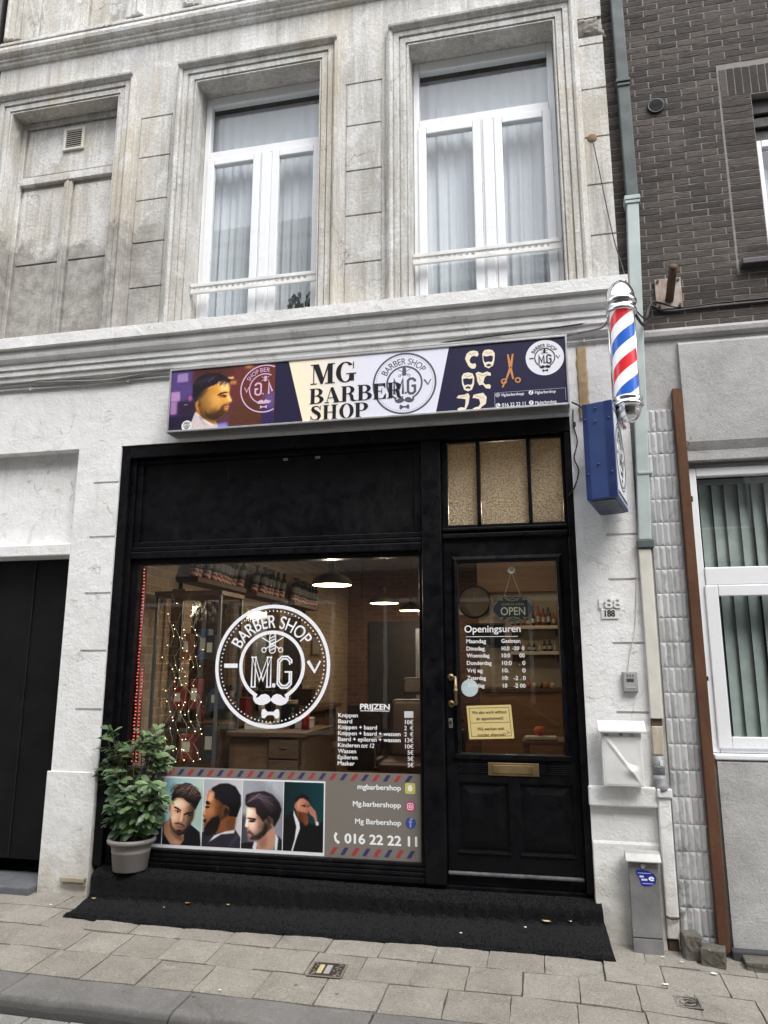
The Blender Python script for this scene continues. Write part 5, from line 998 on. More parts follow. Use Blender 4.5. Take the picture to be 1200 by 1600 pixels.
# lettering on the door glass
F = Flat((0, .1165, 0)); F.text('Openingsuren', -.577, 1.944, .404, .049, WT, 1, bold=.0012); F.rect(-.568, 1.9105, -.194, 1.9145, WT, 1)
for (d, t_), z, wd, w2 in zip((('Maandag', 'Gesloten'), ('Dinsdag', '10.0  -20  0'), ('Woensdag', '10:0      00'), ('Donderdag', '10:0    . 0'), ('Vrij ag', '10.       0'), ('Zaterdag', '10:   -2 . 0'), ('Zondag', '10    -2 00')), (1.867, 1.814, 1.764, 1.711, 1.658, 1.605, 1.552), (.141, .131, .164, .178, .112, .134, .122), (.133, .16, .161, .163, .163, .162, .158)):
    F.text(d, -.565, z, wd, .027, WT, 2, bold=.001); F.text(t_, -.311, z, w2, .027, WT, 1, bold=.001)
tag(F.build('opening_hours', None, VINYL), 'white vinyl opening hours headed Openingsuren on the door glass', 'window lettering')
m = MB(); m.lathe([(0, 0), (.061, 0), (.061, .001), (0, .001)], (0, 0, 0), 36); o = m.build('round_sticker', simple('pale_blue_sticker', (.55, .66, .70), .5)); o.data.transform(Matrix.Translation((-.549, .1178, 1.547)) @ Matrix.Rotation(R(90), 4, 'X')); tag(o, 'pale blue round sticker over the lowest weekday on the door glass', 'sticker')
A, Bq, D = Vector((-.559, .1145, 1.192)), Vector((-.243, .1145, 1.204)), Vector((-.575, .1145, 1.422)); u = (Bq - A); v = (D - A)
F = Flat(A, u / u.length, v / v.length); ww, hh = u.length, v.length; F.rect(0, 0, ww, hh, 'D8C386', 1); I2 = '4A3E2C'
for x0, y0, x1, y1 in ((.016, .016, ww - .016, .019), (.016, hh - .019, ww - .016, hh - .016), (.016, .019, .019, hh - .019), (ww - .019, .019, ww - .016, hh - .019), (.019, hh * .475, ww - .019, hh * .475 + .003)): F.rect(x0, y0, x1, y1, I2, 2)
for tx, z, wd in (('We also work without', .80, .245), ('an appointment!', .615, .19), ('Wij werken ook', .305, .19), ('zonder afspraak!', .125, .20)): F.text(tx, ww / 2, hh * z - .012, wd, .021, I2, 2, bold=.0006, align='c')
F.line([(ww - .05, .055), (ww - .03, .04), (ww - .05, .032)], .003, I2, 2)
tag(F.build('paper_notice', None), 'yellowed bilingual paper notice taped to the door glass', 'notice')

# OPEN board hanging behind the door glass
OB = thing('open_sign', (-.222, .14, 2.01), 'dark ornate OPEN board hanging on a string behind the door glass', 'sign')
hf = [(0, .0995), (.045, .093), (.068, .098), (.085, .080), (.075, .070), (.115, .072), (.128, .045), (.150, .022), (.156, .0), (.150, -.022), (.128, -.045), (.115, -.070), (.075, -.066), (.088, -.082), (.065, -.095), (.045, -.088), (0, -.1)]
out = hf + [(-a, b) for a, b in hf[::-1][1:-1]]; cx, cz = -.2225, 2.111
MB().prism([(cx + a, .130, cz + b) for a, b in out], (0, 0, 0), (0, .008, 0)).build('board', simple('slate_blue_board', (.008, .011, .014), .5), OB)
F = Flat((cx, .1295, cz)); GD = '8E8A72'
inn = [(a * .95, b * .93) for a, b in out]; F.line(inn + [inn[0]], .003, GD, 1); F.text('COME IN, WE\'RE', 0, .026, .165, .014, GD, 1, align='c'); F.text('OPEN', 0, -.044, .175, .056, 'A8A690', 1, bold=.001, align='c')
for s in (1, -1): F.line([(-.06, s * .080), (-.03, s * .070), (0, s * .078), (.03, s * .070), (.06, s * .080)], .003, GD, 1); F.line([(-.045, s * .066), (0, s * .060), (.045, s * .066)], .003, GD, 1.2)
F.build('lettering', OB)
m = MB(); m.tube([(cx - .06, .134, cz + .09), (cx - .002, .13, 2.385)], .0022, 6); m.tube([(cx + .06, .134, cz + .09), (cx - .002, .13, 2.385)], .0022, 6); m.build('string', simple('jute_string', (.35, .25, .14), .9), OB)
m = MB(); m.lathe([(0, .014), (.008, .014), (.012, .006), (.026, .0), (.028, .001), (.012, .009)], (0, 0, 0), 20); o = m.build('suction_cup', simple('clear_rubber', (.45, .42, .38), .2), OB, smooth=True); o.data.transform(Matrix.Translation((cx, .122, 2.394)) @ Matrix.Rotation(R(-90), 4, 'X'))

# ------------------------------------------------------------------ barber pole
BP = thing('barber_pole', (.612, -.40, 3.3), 'red white and blue striped barber pole with chrome caps above the blue box', 'barber pole')
PX, PY = .612, -.40; zb, zt = 3.462, 4.105
m = MB(); nA, nZ = 72, 80
m.lathe([(.079, zb + (zt - zb) * j / nZ) for j in range(nZ + 1)], (PX, PY, 0), nA)
sp = NT('barber_stripes'); sx = sp.n('ShaderNodeSeparateXYZ', i_0=sp.tc); an = sp.n('ShaderNodeMath', operation='ARCTAN2'); sp.put(an, 0, sp.math('SUBTRACT', sx.outputs[1], PY)); sp.put(an, 1, sp.math('SUBTRACT', sx.outputs[0], PX))
ph = sp.math('FRACT', sp.math('ADD', sp.math('MULTIPLY', an.outputs[0], -1 / (2 * math.pi)), sp.math('ADD', sp.math('MULTIPLY', sx.outputs[2], 1 / .375), .99 + 10)))
c1 = sp.mix(sp.math('LESS_THAN', ph, .25), (.85, .85, .86), (.62, .012, .022)); c2 = sp.mix(sp.math('MULTIPLY', sp.math('GREATER_THAN', ph, .5), sp.math('LESS_THAN', ph, .75)), c1, (.012, .10, .48)); sp.set(c2, .3, spec=.5)
sp.t.links.new(c2, sp.b.inputs['Emission Color']); sp.b.inputs['Emission Strength'].default_value = .22
m.build('striped_core', sp.m, BP, smooth=True)
gl = MB(); gl.lathe([(.088, zb - .01), (.088, zt + .01)], (PX, PY, 0), 48); gl.build('glass_cylinder', m_glass('pole_glass', (.98, .98, .98), 1.35), BP, smooth=True)
m = MB(); m.lathe([(.088, 4.09), (.100, 4.092), (.104, 4.105), (.101, 4.118), (.094, 4.124), (.094, 4.150), (.101, 4.155), (.107, 4.168), (.107, 4.182), (.101, 4.192), (.097, 4.198), (.096, 4.22), (.090, 4.25), (.078, 4.28), (.060, 4.308), (.036, 4.328), (.012, 4.338), (0, 4.339)], (PX, PY, 0), 48); m.build('top_cap', CHROME, BP, smooth=True)
m = MB(); m.lathe([(.088, 3.478), (.099, 3.474), (.102, 3.462), (.096, 3.45), (.096, 3.436), (.104, 3.430), (.104, 3.414), (.094, 3.406), (.086, 3.400), (.083, 3.375), (.072, 3.345), (.052, 3.318), (.028, 3.305), (0, 3.302)], (PX, PY, 0), 48); m.build('bottom_cap', CHROME, BP, smooth=True)
for s in (-1, 1): MB().tube([(PX + .086 * s, PY + .045, 3.45), (PX + .086 * s, PY + .045, 4.12)], .007, 8).build('side_rod', CHROME, BP, smooth=True)
m = MB(); m.tube([(PX, PY + .07, 4.14), (PX, -.01, 4.14)], .012, 8); m.tube([(PX, PY + .07, 3.44), (PX, -.01, 3.44)], .012, 8); m.box(PX - .03, PX + .03, -.012, -.002, 3.40, 4.11); m.build('wall_bracket', CHROME, BP)
# blue projecting box under it
BB = thing('projecting_sign', (.45, -.3, 2.75), 'blue metal light box with round shop emblem jutting from the white pillar', 'sign')
A2, B2 = Vector((.301, -.539)), Vector((.489, -.611)); dd = Vector((.129, .586)) * .9; C2, D2 = B2 + dd, A2 + dd; z0, z1 = 2.752, 3.402
MB().prism([(*p, z0) for p in (A2, B2, C2, D2)], (0, 0, 0), (0, 0, z1 - z0)).build('box_case', BLUE, BB, bevel=.006)
ex = (B2 - A2).normalized(); nrm = Vector((ex.y, -ex.x)); 
def strip(a, b, q, za, zb_): 
    P0, P1 = A2 + ex * a, A2 + ex * b; return MB().prism([(P0.x, P0.y, za), (P1.x, P1.y, za), (P1.x + nrm.x * q, P1.y + nrm.y * q, za), (P0.x + nrm.x * q, P0.y + nrm.y * q, za)], (0, 0, 0), (0, 0, zb_ - za))
BLUE2 = simple('worn_dark_blue', (.018, .035, .13), .4, .15, .2, 8, .1)
strip(.002, .034, .004, z0 + .002, z1 - .002).build('edge_strip', BLUE2, BB, bevel=.002); strip(.148, .199, .004, z0 + .002, z1 - .002).build('edge_strip', BLUE2, BB, bevel=.002)
for a, z in ((.09, 3.36), (.085, 3.27), (.02, 3.29), (.175, 3.28), (.09, 2.98), (.02, 2.92), (.175, 2.92)):
    p = A2 + ex * a + nrm * .004; m = MB(); m.lathe([(0, .006), (.006, .005), (.008, 0)], (0, 0, 0), 10); o = m.build('rivet', BLUEDARK, BB, smooth=True); o.data.transform(Matrix.Translation((p.x, p.y, z)) @ Matrix.Rotation(math.atan2(nrm.y, nrm.x), 4, 'Z') @ Matrix.Rotation(R(90), 4, 'Y'))
MB().prism([(*(A2 + ex * .02 + dd * .06), z0 - .006), (*(B2 - ex * .02 + dd * .06), z0 - .006), (*(C2 - ex * .02 - dd * .04), z0 - .006), (*(D2 + ex * .02 - dd * .04), z0 - .006)], (0, 0, 0), (0, 0, .0055)).build('bottom_plate', BLUEDARK, BB)
un = dd.normalized(); ln = dd.length
F = Flat((B2.x, B2.y, z0), (un.x, un.y, 0), (0, 0, 1), (un.y, -un.x, 0), .001); F.rect(.02, .02, ln - .02, z1 - z0 - .02, 'D8DAE2', 1)
for k in range(26):
    q = .03 + k * .018
    if q < ln - .04:
        for zz in (.028, z1 - z0 - .06): F.poly([(q, zz), (q + .009, zz), (q + .017, zz + .03), (q + .008, zz + .03)], '24263C', 2)
F.ell(ln / 2, (z1 - z0) / 2, .235, .235, 'F0F0F2', 2, 56); F.ring(ln / 2, (z1 - z0) / 2, .225, .235, '24263C', 3); logo(F, ln / 2, (z1 - z0) / 2, .215, '2A2C3C', 3)
F.build('emblem_face', BB)
m = MB(); m.box(.50, .56, -.10, -.002, 2.85, 2.89); m.box(.50, .56, -.10, -.002, 3.26, 3.30); m.build('wall_bracket', BLUEDARK, BB)

# ------------------------------------------------------------------ drainpipe
DP = thing('drainpipe', (.72, 0, -.05), 'square rainwater pipe, dark zinc above and white painted below, between two houses', 'drainpipe')
def sq(xa, xb, xa2, xb2, za, zb, y0=-.045, y1=.045): return MB().add([(xa, y0, za), (xb, y0, za), (xb, y1, za), (xa, y1, za), (xa2, y0, zb), (xb2, y0, zb), (xb2, y1, zb), (xa2, y1, zb)], [(0, 3, 2, 1), (4, 5, 6, 7), (0, 1, 5, 4), (1, 2, 6, 5), (2, 3, 7, 6), (3, 0, 4, 7)])
sq(.752, .842, .735, .825, 5.225, 9.0).build('upper_pipe', ZINC_DARK, DP, bevel=.008)
for z in (6.235, 7.9): sq(.736, .846, .736, .846, z, z + .025, -.06, .047).build('collar', ZINC_DARK, DP, bevel=.004); sq(.742, .840, .742, .840, z - .035, z - .012, -.055, .047).build('collar', ZINC_DARK, DP, bevel=.004)
sq(.664, .752, .750, .838, 2.56, 5.16, -.047, .047).build('lower_pipe', ZINC, DP, bevel=.008)
sq(.735, .850, .735, .850, 5.19, 5.225, -.06, .047).build('collar', ZINC, DP, bevel=.004); sq(.738, .847, .738, .847, 5.161, 5.186, -.055, .047).build('collar', ZINC, DP, bevel=.004)
sq(.69, .79, .69, .79, 3.03, 3.05, -.055, .047).build('collar', ZINC, DP, bevel=.004)
sq(.652, .765, .652, .765, 2.505, 2.56, -.055, .045).build('pipe_shoe', ZINC_DARK, DP, bevel=.006)
dw = simple('dirty_white_casing', (.60, .58, .52), .8, var=.12, scale=6, bump=.2)
sq(.662, .742, .660, .742, 1.36, 2.50, -.04, .029).build('casing', dw, DP, bevel=.006)
sq(.668, .735, .666, .736, 1.315, 1.358, -.02, .029).build('broken_gap', IRON, DP, bevel=.004)
sq(.662, .728, .663, .735, 1.13, 1.312, -.036, .029).build('rusty_casing', m_rust('stained_cream', (.35, .27, .16), (.62, .60, .54)), DP, bevel=.006)
pv = MB(); pv.tube([(.692, -.012, 1.125), (.692, -.012, 1.0)], .038, 16); pv.tube([(.692, -.012, 1.06), (.692, -.012, 1.05)], .0415, 16); pv.build('plastic_pipe', PVCGREY, DP, smooth=True)
pv = MB(); pv.tube([(.692, -.012, 1.0), (.692, -.016, .97), (.700, -.03, .935), (.71, -.04, .90)], [.043, .045, .046, .044], 16); pv.build('plastic_elbow', PVCGREY, DP, smooth=True)
B('barcode_label', simple('white_label', (.75, .75, .75), .5), DP, (.698, .718, -.0545, -.0525, 1.065, 1.10), bevel=0)
sq(.664, .758, .664, .758, .868, .925, -.075, .029).build('box_rim', WHITEMETAL, DP, bevel=.008)
sq(.668, .745, .668, .745, .155, .866, -.06, .029).build('boxed_casing', WHITE, DP, bevel=.008)
sq(.668, .742, .668, .742, .03, .152, -.05, .029).build('boxed_casing', WHITE, DP, bevel=.008); sq(.672, .738, .672, .738, -.08, .028, -.035, .029).build('cast_shoe', IRON, DP, bevel=.01)
m = MB(); m.tube([(.745, .02, .165), (.765, -.02, .165), (.745, -.062, .158), (.70, -.068, .15), (.668, -.062, .165)], .006, 6); m.build('strap', IRON, DP)

# ------------------------------------------------------------------ post box, meter cabinet, bell, numbers
q = lambda x, y, Y: px(x, y, Y)
a, b = q(939, 1142, -.13), q(1008, 1230, -.13); MBX = thing('mailbox', ((a.x + b.x) / 2, -.05, b.z), 'dented white metal letterbox with sloping lid on the white pillar', 'mailbox')
x0, x1, zb, zt = a.x, b.x, b.z, a.z; B('body', WHITEMETAL, MBX, (x0, x1, -.125, -.052, zb, zt), bevel=.005)
m = MB(); e = .014; n = 30; P = []
for j in range(n + 1):
    for i in range(n + 1):
        u, v = i / n, j / n; k1 = u - (1 - v) * .98 - .02; k2 = u - .72 - (v - .22) * .9; rim_ = min(1, 7 * min(u, 1 - u, v, 1 - v))
        bulge = .010 * math.exp(-(k1 / .035) ** 2) * (1 if u > .1 else u * 10) + (.016 * math.exp(-((u - .75) / .2) ** 2 - ((v - .28) / .10) ** 2)) - .007 * max(0, min(1, k1 * 5)) * max(0, 1 - abs(v - .5) * 2)
        P.append((x0 + e + (x1 - x0 - 2 * e) * u, -.127 - bulge * rim_, zb + e + (zt - .03 - zb - e) * v))
m.add(P, [(j * (n + 1) + i, j * (n + 1) + i + 1, (j + 1) * (n + 1) + i + 1, (j + 1) * (n + 1) + i) for j in range(n) for i in range(n)]); m.build('dented_door', WHITEMETAL, MBX, smooth=True)
l0, l1 = q(933, 1123, -.14), q(1010, 1141, -.15); MB().prism([(l0.x, -.05, zt + .062), (l0.x, -.07, zt + .064), (l0.x, -.155, zt + .008), (l0.x, -.155, zt - .006), (l0.x, -.15, zt - .008), (l0.x, -.05, zt + .001)], (0, 0, 0), (l1.x - l0.x, 0, 0)).build('lid', WHITEMETAL, MBX, bevel=.004)
m = MB(); m.lathe([(0, .008), (.009, .008), (.011, 0)], (0, 0, 0), 16); o = m.build('lock', STEEL, MBX, smooth=True); o.data.transform(Matrix.Translation(((x0 + x1) / 2, -.127, zt - .02)) @ Matrix.Rotation(R(90), 4, 'X'))
sg_ = simple('slot_grey', (.25, .25, .25), .6); [B('vent_slot', sg_, MBX, (xa_, xa_ + .028, -.1295, -.1265, zt - .022 - k * .009, zt - .018 - k * .009), bevel=0) for xa_ in (x0 + .02, x1 - .075) for k in (0, 1)]
MC = thing('meter_cabinet', (.555, -.07, -.06), 'grey steel meter cabinet with blue sticker standing at the pillar foot', 'cabinet')
c0, c1, c2, c3 = q(981, 1345, -.12), q(1028, 1345, -.12), q(992, 1487, -.12), q(1040, 1490, -.12); xa, xb = (c0.x + c2.x) / 2, (c1.x + c3.x) / 2; zt = c0.z; zg = gz(.55, -.1) - .02
B('body', STEEL, MC, (xa, xb, -.118, -.046, zg, .045), bevel=.004); B('door', STEEL, MC, (xa + .001, xb - .001, -.121, -.046, .05, zt), bevel=.004)
MB().prism([(xa - .018, -.046, zt + .055), (xa - .018, -.115, zt + .048), (xa - .018, -.15, zt + .008), (xa - .018, -.15, zt + .001), (xa - .018, -.046, zt + .001)], (0, 0, 0), (xb - xa + .034, 0, 0)).build('cap', simple('weathered_pale_steel', (.42, .42, .40), .5, .2), MC, bevel=.004)
m = MB()
for xx in (xa + .012, xb - .012):
    for zz in (.09, zt - .02): m = MB(); m.tube([(xx, -.1205, zz), (xx, -.1235, zz)], .004, 8); m.build('screw', ALU, MC)
lkz = q(1005, 1353, -.122); m = MB(); m.lathe([(0, .003), (.006, .003), (.007, .008), (.013, .008), (.015, 0)], (0, 0, 0), 18); o = m.build('lock', ALU, MC, smooth=True); o.data.transform(Matrix.Translation((lkz.x, -.121, lkz.z)) @ Matrix.Rotation(R(90), 4, 'X'))
F = Flat((0, -.1215, 0)); s0, s1, s2 = q(994, 1361, -.1215), q(1025, 1373, -.1215), q(1003, 1385, -.1215); sx, sz = s0.x, s1.z
F.poly([(sx, sz + .045), (sx + .03, sz + .05), (sx + .075, sz + .045), (sx + .11, sz + .025), (sx + .122, sz), (sx + .112, sz - .028), (sx + .08, sz - .046), (sx + .045, sz - .048), (sx + .028, sz - .042), (sx + .022, sz - .02), (sx + .012, sz + .01), (sx, sz + .025)], '1B2C8C', 1)
F.text('e', sx + .075, sz - .012, .03, .034, 'F0F0F6', 2, bold=.002); F.line([(sx + .01, sz + .03), (sx + .09, sz + .03)], .004, 'B8C0E4', 2); F.line([(sx + .02, sz + .01), (sx + .045, sz + .01)], .011, 'D8DCF0', 2); F.line([(sx + .03, sz - .008), (sx + .066, sz - .008)], .011, 'D8DCF0', 2); F.line([(sx + .035, sz - .03), (sx + .1, sz - .03)], .004, 'B8C0E4', 2)
F.build('sticker', MC)
a, b = q(972, 1049, -.03), q(998, 1082, -.03); DB = thing('doorbell', ((a.x + b.x) / 2, -.02, b.z), 'small grey plastic doorbell box on the white pillar', 'doorbell'); gp = simple('grey_plastic', (.27, .27, .27), .5)
B('housing', gp, DB, (a.x, b.x, -.035, -.001, b.z, a.z), bevel=.006); B('face', simple('grey_plastic_face', (.33, .33, .33), .45), DB, (a.x + .008, b.x - .008, -.0385, -.0355, b.z + .008, a.z - .008), bevel=.003)
w_ = b.x - a.x; B('button', simple('bell_button', (.42, .41, .40), .4), DB, (a.x + .018, b.x - .02, -.042, -.039, b.z + .026, b.z + .038), bevel=.002); m = MB(); [m.box(a.x + .03 + k * .018, a.x + .035 + k * .018, -.041, -.039, a.z - .035, a.z - .02) for k in range(3)]; [m.box(a.x + .025, b.x - .025, -.041, -.039, a.z - .05 - k * .008, a.z - .047 - k * .008) for k in range(3)]; m.build('speaker_slots', BLACKMETAL, DB)
def text3d(body, name, x, z, wd, cap, y, depth, mt, parent=None):
    global CAPH
    F_ = Flat(); F_.text(body, 0, 0, None, 1, 'ffffff'); vs, fs = glyphs(body); xa = min(p[0] for p in vs); xb = max(p[0] for p in vs)
    c = bpy.data.curves.new('t', 'FONT'); c.body = body; c.resolution_u = 4; c.offset = .012; c.extrude = depth / cap * CAPH / 2; o = bpy.data.objects.new('t', c); COL.objects.link(o); me = bpy.data.meshes.new_from_object(o.evaluated_get(bpy.context.evaluated_depsgraph_get())); bpy.data.objects.remove(o)
    me.transform(Matrix.Translation((x, y, z)) @ Matrix.Rotation(R(90), 4, 'X') @ Matrix.Diagonal((wd / (xb - xa), cap / CAPH, cap / CAPH, 1)) @ Matrix.Translation((-xa, 0, 0))); me.name = name; me.materials.clear(); me.materials.append(mt); o = bpy.data.objects.new(name, me); COL.objects.link(o); return attach(o, parent)
a, b = q(937, 950, -.01), q(970, 934, -.01); tag(text3d('188', 'house_number', a.x, a.z, b.x - a.x, b.z - a.z, -.008, .016, WHITE), 'raised white house number 188 painted over on the white pillar', 'house number')
a, b = q(940, 967, -.01), q(966, 951, -.01); NP = thing('number_plate', (a.x, -.005, a.z), 'small white enamel number plate with black 188 on the white pillar', 'house number'); B('plate', WHITEMETAL, NP, (a.x, b.x, -.008, -.0005, a.z, b.z), bevel=.003); F = Flat((0, -.0086, 0)); F.text('188', (a.x + b.x) / 2, a.z + .017, .066, .042, '151515', 1, bold=.002, align='c'); F.build('digits', NP)

# ------------------------------------------------------------------ wires, anchors, battens
def cable(pts, r, mt, lab, name='cable', seg=6):
    P = [Vector(p) for p in pts]; out = []
    for i in range(len(P) - 1):
        p0, p1, p2, p3 = P[max(i - 1, 0)], P[i], P[i + 1], P[min(i + 2, len(P) - 1)]
        for k in range(6):
            t = k / 6; out.append(.5 * ((2 * p1) + (p2 - p0) * t + (2 * p0 - 5 * p1 + 4 * p2 - p3) * t * t + (3 * p1 - p0 - 3 * p2 + p3) * t ** 3))
    out.append(P[-1]); return tag(MB().tube(out, r, seg).build(name, mt, smooth=True), lab, 'cable')
GREYC = simple('grey_cable', (.30, .29, .28), .6); WHITEC = simple('painted_cable', (.58, .57, .55), .7); BLKC = simple('black_cable', (.02, .02, .02), .5)
cable([(-5.0 + .47 * i, -.045 + .004 * math.sin(i * 2.3), 4.118 + .012 * math.sin(i * 1.7) + (.005 if i % 3 else -.01)) for i in range(12)] + [(.35, -.05, 4.14), (.5, -.2, 4.10), (.54, -.34, 4.115)], .009, GREYC, 'grey cable running under the cornice to the barber pole')
cable([(-5.0 + .47 * i, -.02, 4.085 + .006 * math.sin(i * 2.1)) for i in range(13)], .008, WHITEC, 'white painted cable clipped just above the sign box')
cable([(-5.0 + .47 * i, -.034, 4.138 + .006 * math.sin(i * 1.1 + 2)) for i in range(9)] + [(-.9, -.05, 4.15), (.0, -.09, 4.17), (.45, -.08, 4.2)], .006, BLKC, 'thin black cable running along the lowest cornice step')
m = MB(); 
for i in range(12): m.box(-4.8 + .47 * i, -4.785 + .47 * i, -.03, -.002, 4.07, 4.1)
cl = m.build('cable_clips', WHITEC, bpy.data.objects.get('cable.001'))
def pc(x, y, Y): v = px(x, y, Y); return tuple(v)
cable([(.70, -.30, 4.17), (.80, -.10, 4.13), pc(1015, 478, .01), pc(1040, 486, .03), pc(1100, 480, .035), pc(1160, 474, .035), pc(1230, 467, .035)], .011, BLKC, 'thick black cable sagging along the foot of the dark brickwork')
cable([(.70, -.30, 4.19), (.82, -.08, 4.19), pc(1020, 471, .01), pc(1060, 480, .03), pc(1130, 472, .035), pc(1230, 462, .035)], .006, BLKC, 'thinner black cable above the thick one along the foot of the brickwork')
cable([pc(893, 628, -.03), pc(905, 634, -.03), pc(912, 640, -.05)], .007, BLKC, 'short black cable looping from the sign box to the blue box')
cable([pc(895, 640, -.02), pc(896, 665, -.02), pc(902, 690, -.02), pc(897, 715, -.02), pc(904, 735, -.02), pc(898, 760, -.02), pc(888, 775, .0)], .0055, BLKC, 'thin black wire dangling beside the fanlight')
tg = B('wire_tag', BLKC, bpy.data.objects['cable.006'] if 'cable.006' in bpy.data.objects else None, (pc(897, 664, -.02)[0] - .01, pc(897, 664, -.02)[0] + .012, -.03, -.012, 3.42, 3.455), bevel=.003)
cable([pc(925, 216, -.02), pc(935, 262, -.03), pc(950, 335, -.03), pc(962, 385, -.03), pc(972, 416, -.06), pc(978, 440, -.2)], .0045, BLKC, 'thin slack wire from the corner stone down to the cornice end')
cable([pc(995, 845, -.006), pc(995, 900, -.008), pc(994, 950, -.008), pc(992, 985, -.008), pc(985, 1020, -.008), pc(981, 1050, -.012)], .0035, WHITEC, 'thin white wire running down the pillar into the doorbell')
p = px(925, 215, -.004); m = MB(); m.lathe([(0, .008), (.02, .007), (.034, .003), (.038, 0)], (0, 0, 0), 14); o = m.build('wire_anchor', m_rust('rusty_stain', (.20, .13, .08), (.30, .22, .15))); o.data.transform(Matrix.Translation(p) @ Matrix.Rotation(R(90), 4, 'X')); tag(o, 'brown rusty wire anchor on the corner stone beside the window', 'anchor')
IB = thing('iron_bracket', (1.0, .04, 4.3), 'rusted iron wall plate with a stub pipe bolted to the dark brick', 'bracket')
a, b = px(1022, 437, .03), px(1067, 480, .03); plm = m_rust('flaking_white_plate', (.22, .13, .09), (.60, .57, .53)); B('wall_plate', plm, IB, (a.x, b.x, .026, .042, b.z, a.z), bevel=.004)
m = MB(); c_ = px(1046, 468, .02); m.tube([(c_.x, .03, c_.z), (c_.x, -.16, c_.z + .11), (c_.x, -.22, c_.z + .14)], .030, 14); m.build('stub_pipe', IRON, IB, smooth=True)
m = MB()
for xx in (a.x + .02, b.x - .02):
    for zz in (a.z - .02, b.z + .02):
        m = MB(); m.tube([(xx, .027, zz), (xx, .014, zz)], .011, 6); m.build('bolt', IRON, IB)
a, b = px(906, 512, 0), px(930, 512, 0); bt = m_rust('old_render_strip', (.30, .20, .11), (.46, .36, .22)); q0 = px(908, 640, 0)
m = MB(); n = 14; P = []
for j in range(n + 1):
    z = 3.48 + (4.045 - 3.48) * j / n; P += [(.315 + random.uniform(-.006, .006), -.003, z), (.325, -.016 + random.uniform(-.003, .003), z), (.378, -.015 + random.uniform(-.003, .003), z), (.388 + random.uniform(-.006, .006), -.003, z)]
m.add(P, [(j * 4 + k, j * 4 + k + 1, (j + 1) * 4 + k + 1, (j + 1) * 4 + k) for j in range(n) for k in range(3)]); tag(m.build('wooden_batten', bt), 'bare brown wooden batten on the wall between sign box and barber pole', 'batten')
LP = thing('black_pipe', (-5.11, 0, 3.2), 'black drainpipe at the far upper left corner of the house', 'drainpipe'); MB().tube([(-5.12, -.03, 3.2), (-5.12, -.03, 10.8)], .055, 16).build('pipe', BLACKMETAL, LP, smooth=True); MB().tube([(-5.12, -.03, 7.3), (-5.12, -.03, 7.36)], .064, 16).build('collar', BLACKMETAL, LP, smooth=True)

# ------------------------------------------------------------------ pavement things
def cover(cx, cy, w_, h_, rot, lab, kind):
    t = thing('valve_cover', (cx, cy, gz(cx, cy)), lab, 'utility cover'); M_ = Matrix.Translation((cx, cy, gz(cx, cy) + .001)) @ Matrix.Rotation(rot, 4, 'Z') @ Matrix.Rotation(.05, 4, 'X') @ Matrix.Rotation(.015, 4, 'Y')
    def fin(o): o.data.transform(M_); return o
    cast = simple('cast_iron', (.055, .045, .04), .6, .4, .3, 20); pale = simple('worn_iron', (.26, .24, .21), .5, .4)
    fin(B('frame', cast, t, (-w_ / 2, w_ / 2, -h_ / 2, h_ / 2, -.03, .0), bevel=.002)); fin(B('rim', pale, t, (-w_ / 2, w_ / 2, -h_ / 2, -h_ / 2 + .01, .0005, .004), (-w_ / 2, w_ / 2, h_ / 2 - .01, h_ / 2, .0005, .004), (-w_ / 2, -w_ / 2 + .01, -h_ / 2 + .011, h_ / 2 - .011, .0005, .004), (w_ / 2 - .01, w_ / 2, -h_ / 2 + .011, h_ / 2 - .011, .0005, .004), bevel=.001))
    m = MB()
    if kind == 'letters':
        fin(B('inlay', simple('yellow_inlay', (.50, .42, .22), .6), t, (-.055, -.025, -.055, .055, .0005, .005), bevel=.002)); fin(B('inlay', simple('grey_inlay', (.34, .33, .32), .6), t, (-.012, .022, -.055, .055, .0005, .005), bevel=.002))
        for k in range(26): x_, y_ = random.choice((random.uniform(.035, w_ / 2 - .02), random.uniform(-w_ / 2 + .015, -.065))), random.uniform(-h_ / 2 + .015, h_ / 2 - .015); m.box(x_ - .005, x_ + .005, y_ - .006, y_ + .006, .0005, .004)
    else:
        for k in range(9):
            for j in range(7):
                x_, y_ = -w_ / 2 + .02 + k * (w_ - .04) / 8, -h_ / 2 + .02 + j * (h_ - .04) / 6
                if math.hypot(x_, y_) > .05: m.box(x_ - .004, x_ + .004, y_ - .004, y_ + .004, .0005, .004)
        pts = [(.04 * math.cos(a_ / 10), .035 * math.sin(a_ / 10), .003) for a_ in range(0, 58)]; m.tube(pts, .004, 6); m.tube([(-.03, -.02, .003), (0, .01, .003), (.03, .0, .003)], .004, 6)
    fin(m.build('studs', pale, t)); return t
cover(-1.325, -.79, .205, .185, R(2), 'rectangular iron cover with yellow inlay set in the paving stones', 'letters'); cover(.667, -.70, .135, .125, R(2), 'small square iron hydrant cover in the paving at right', 'dots')
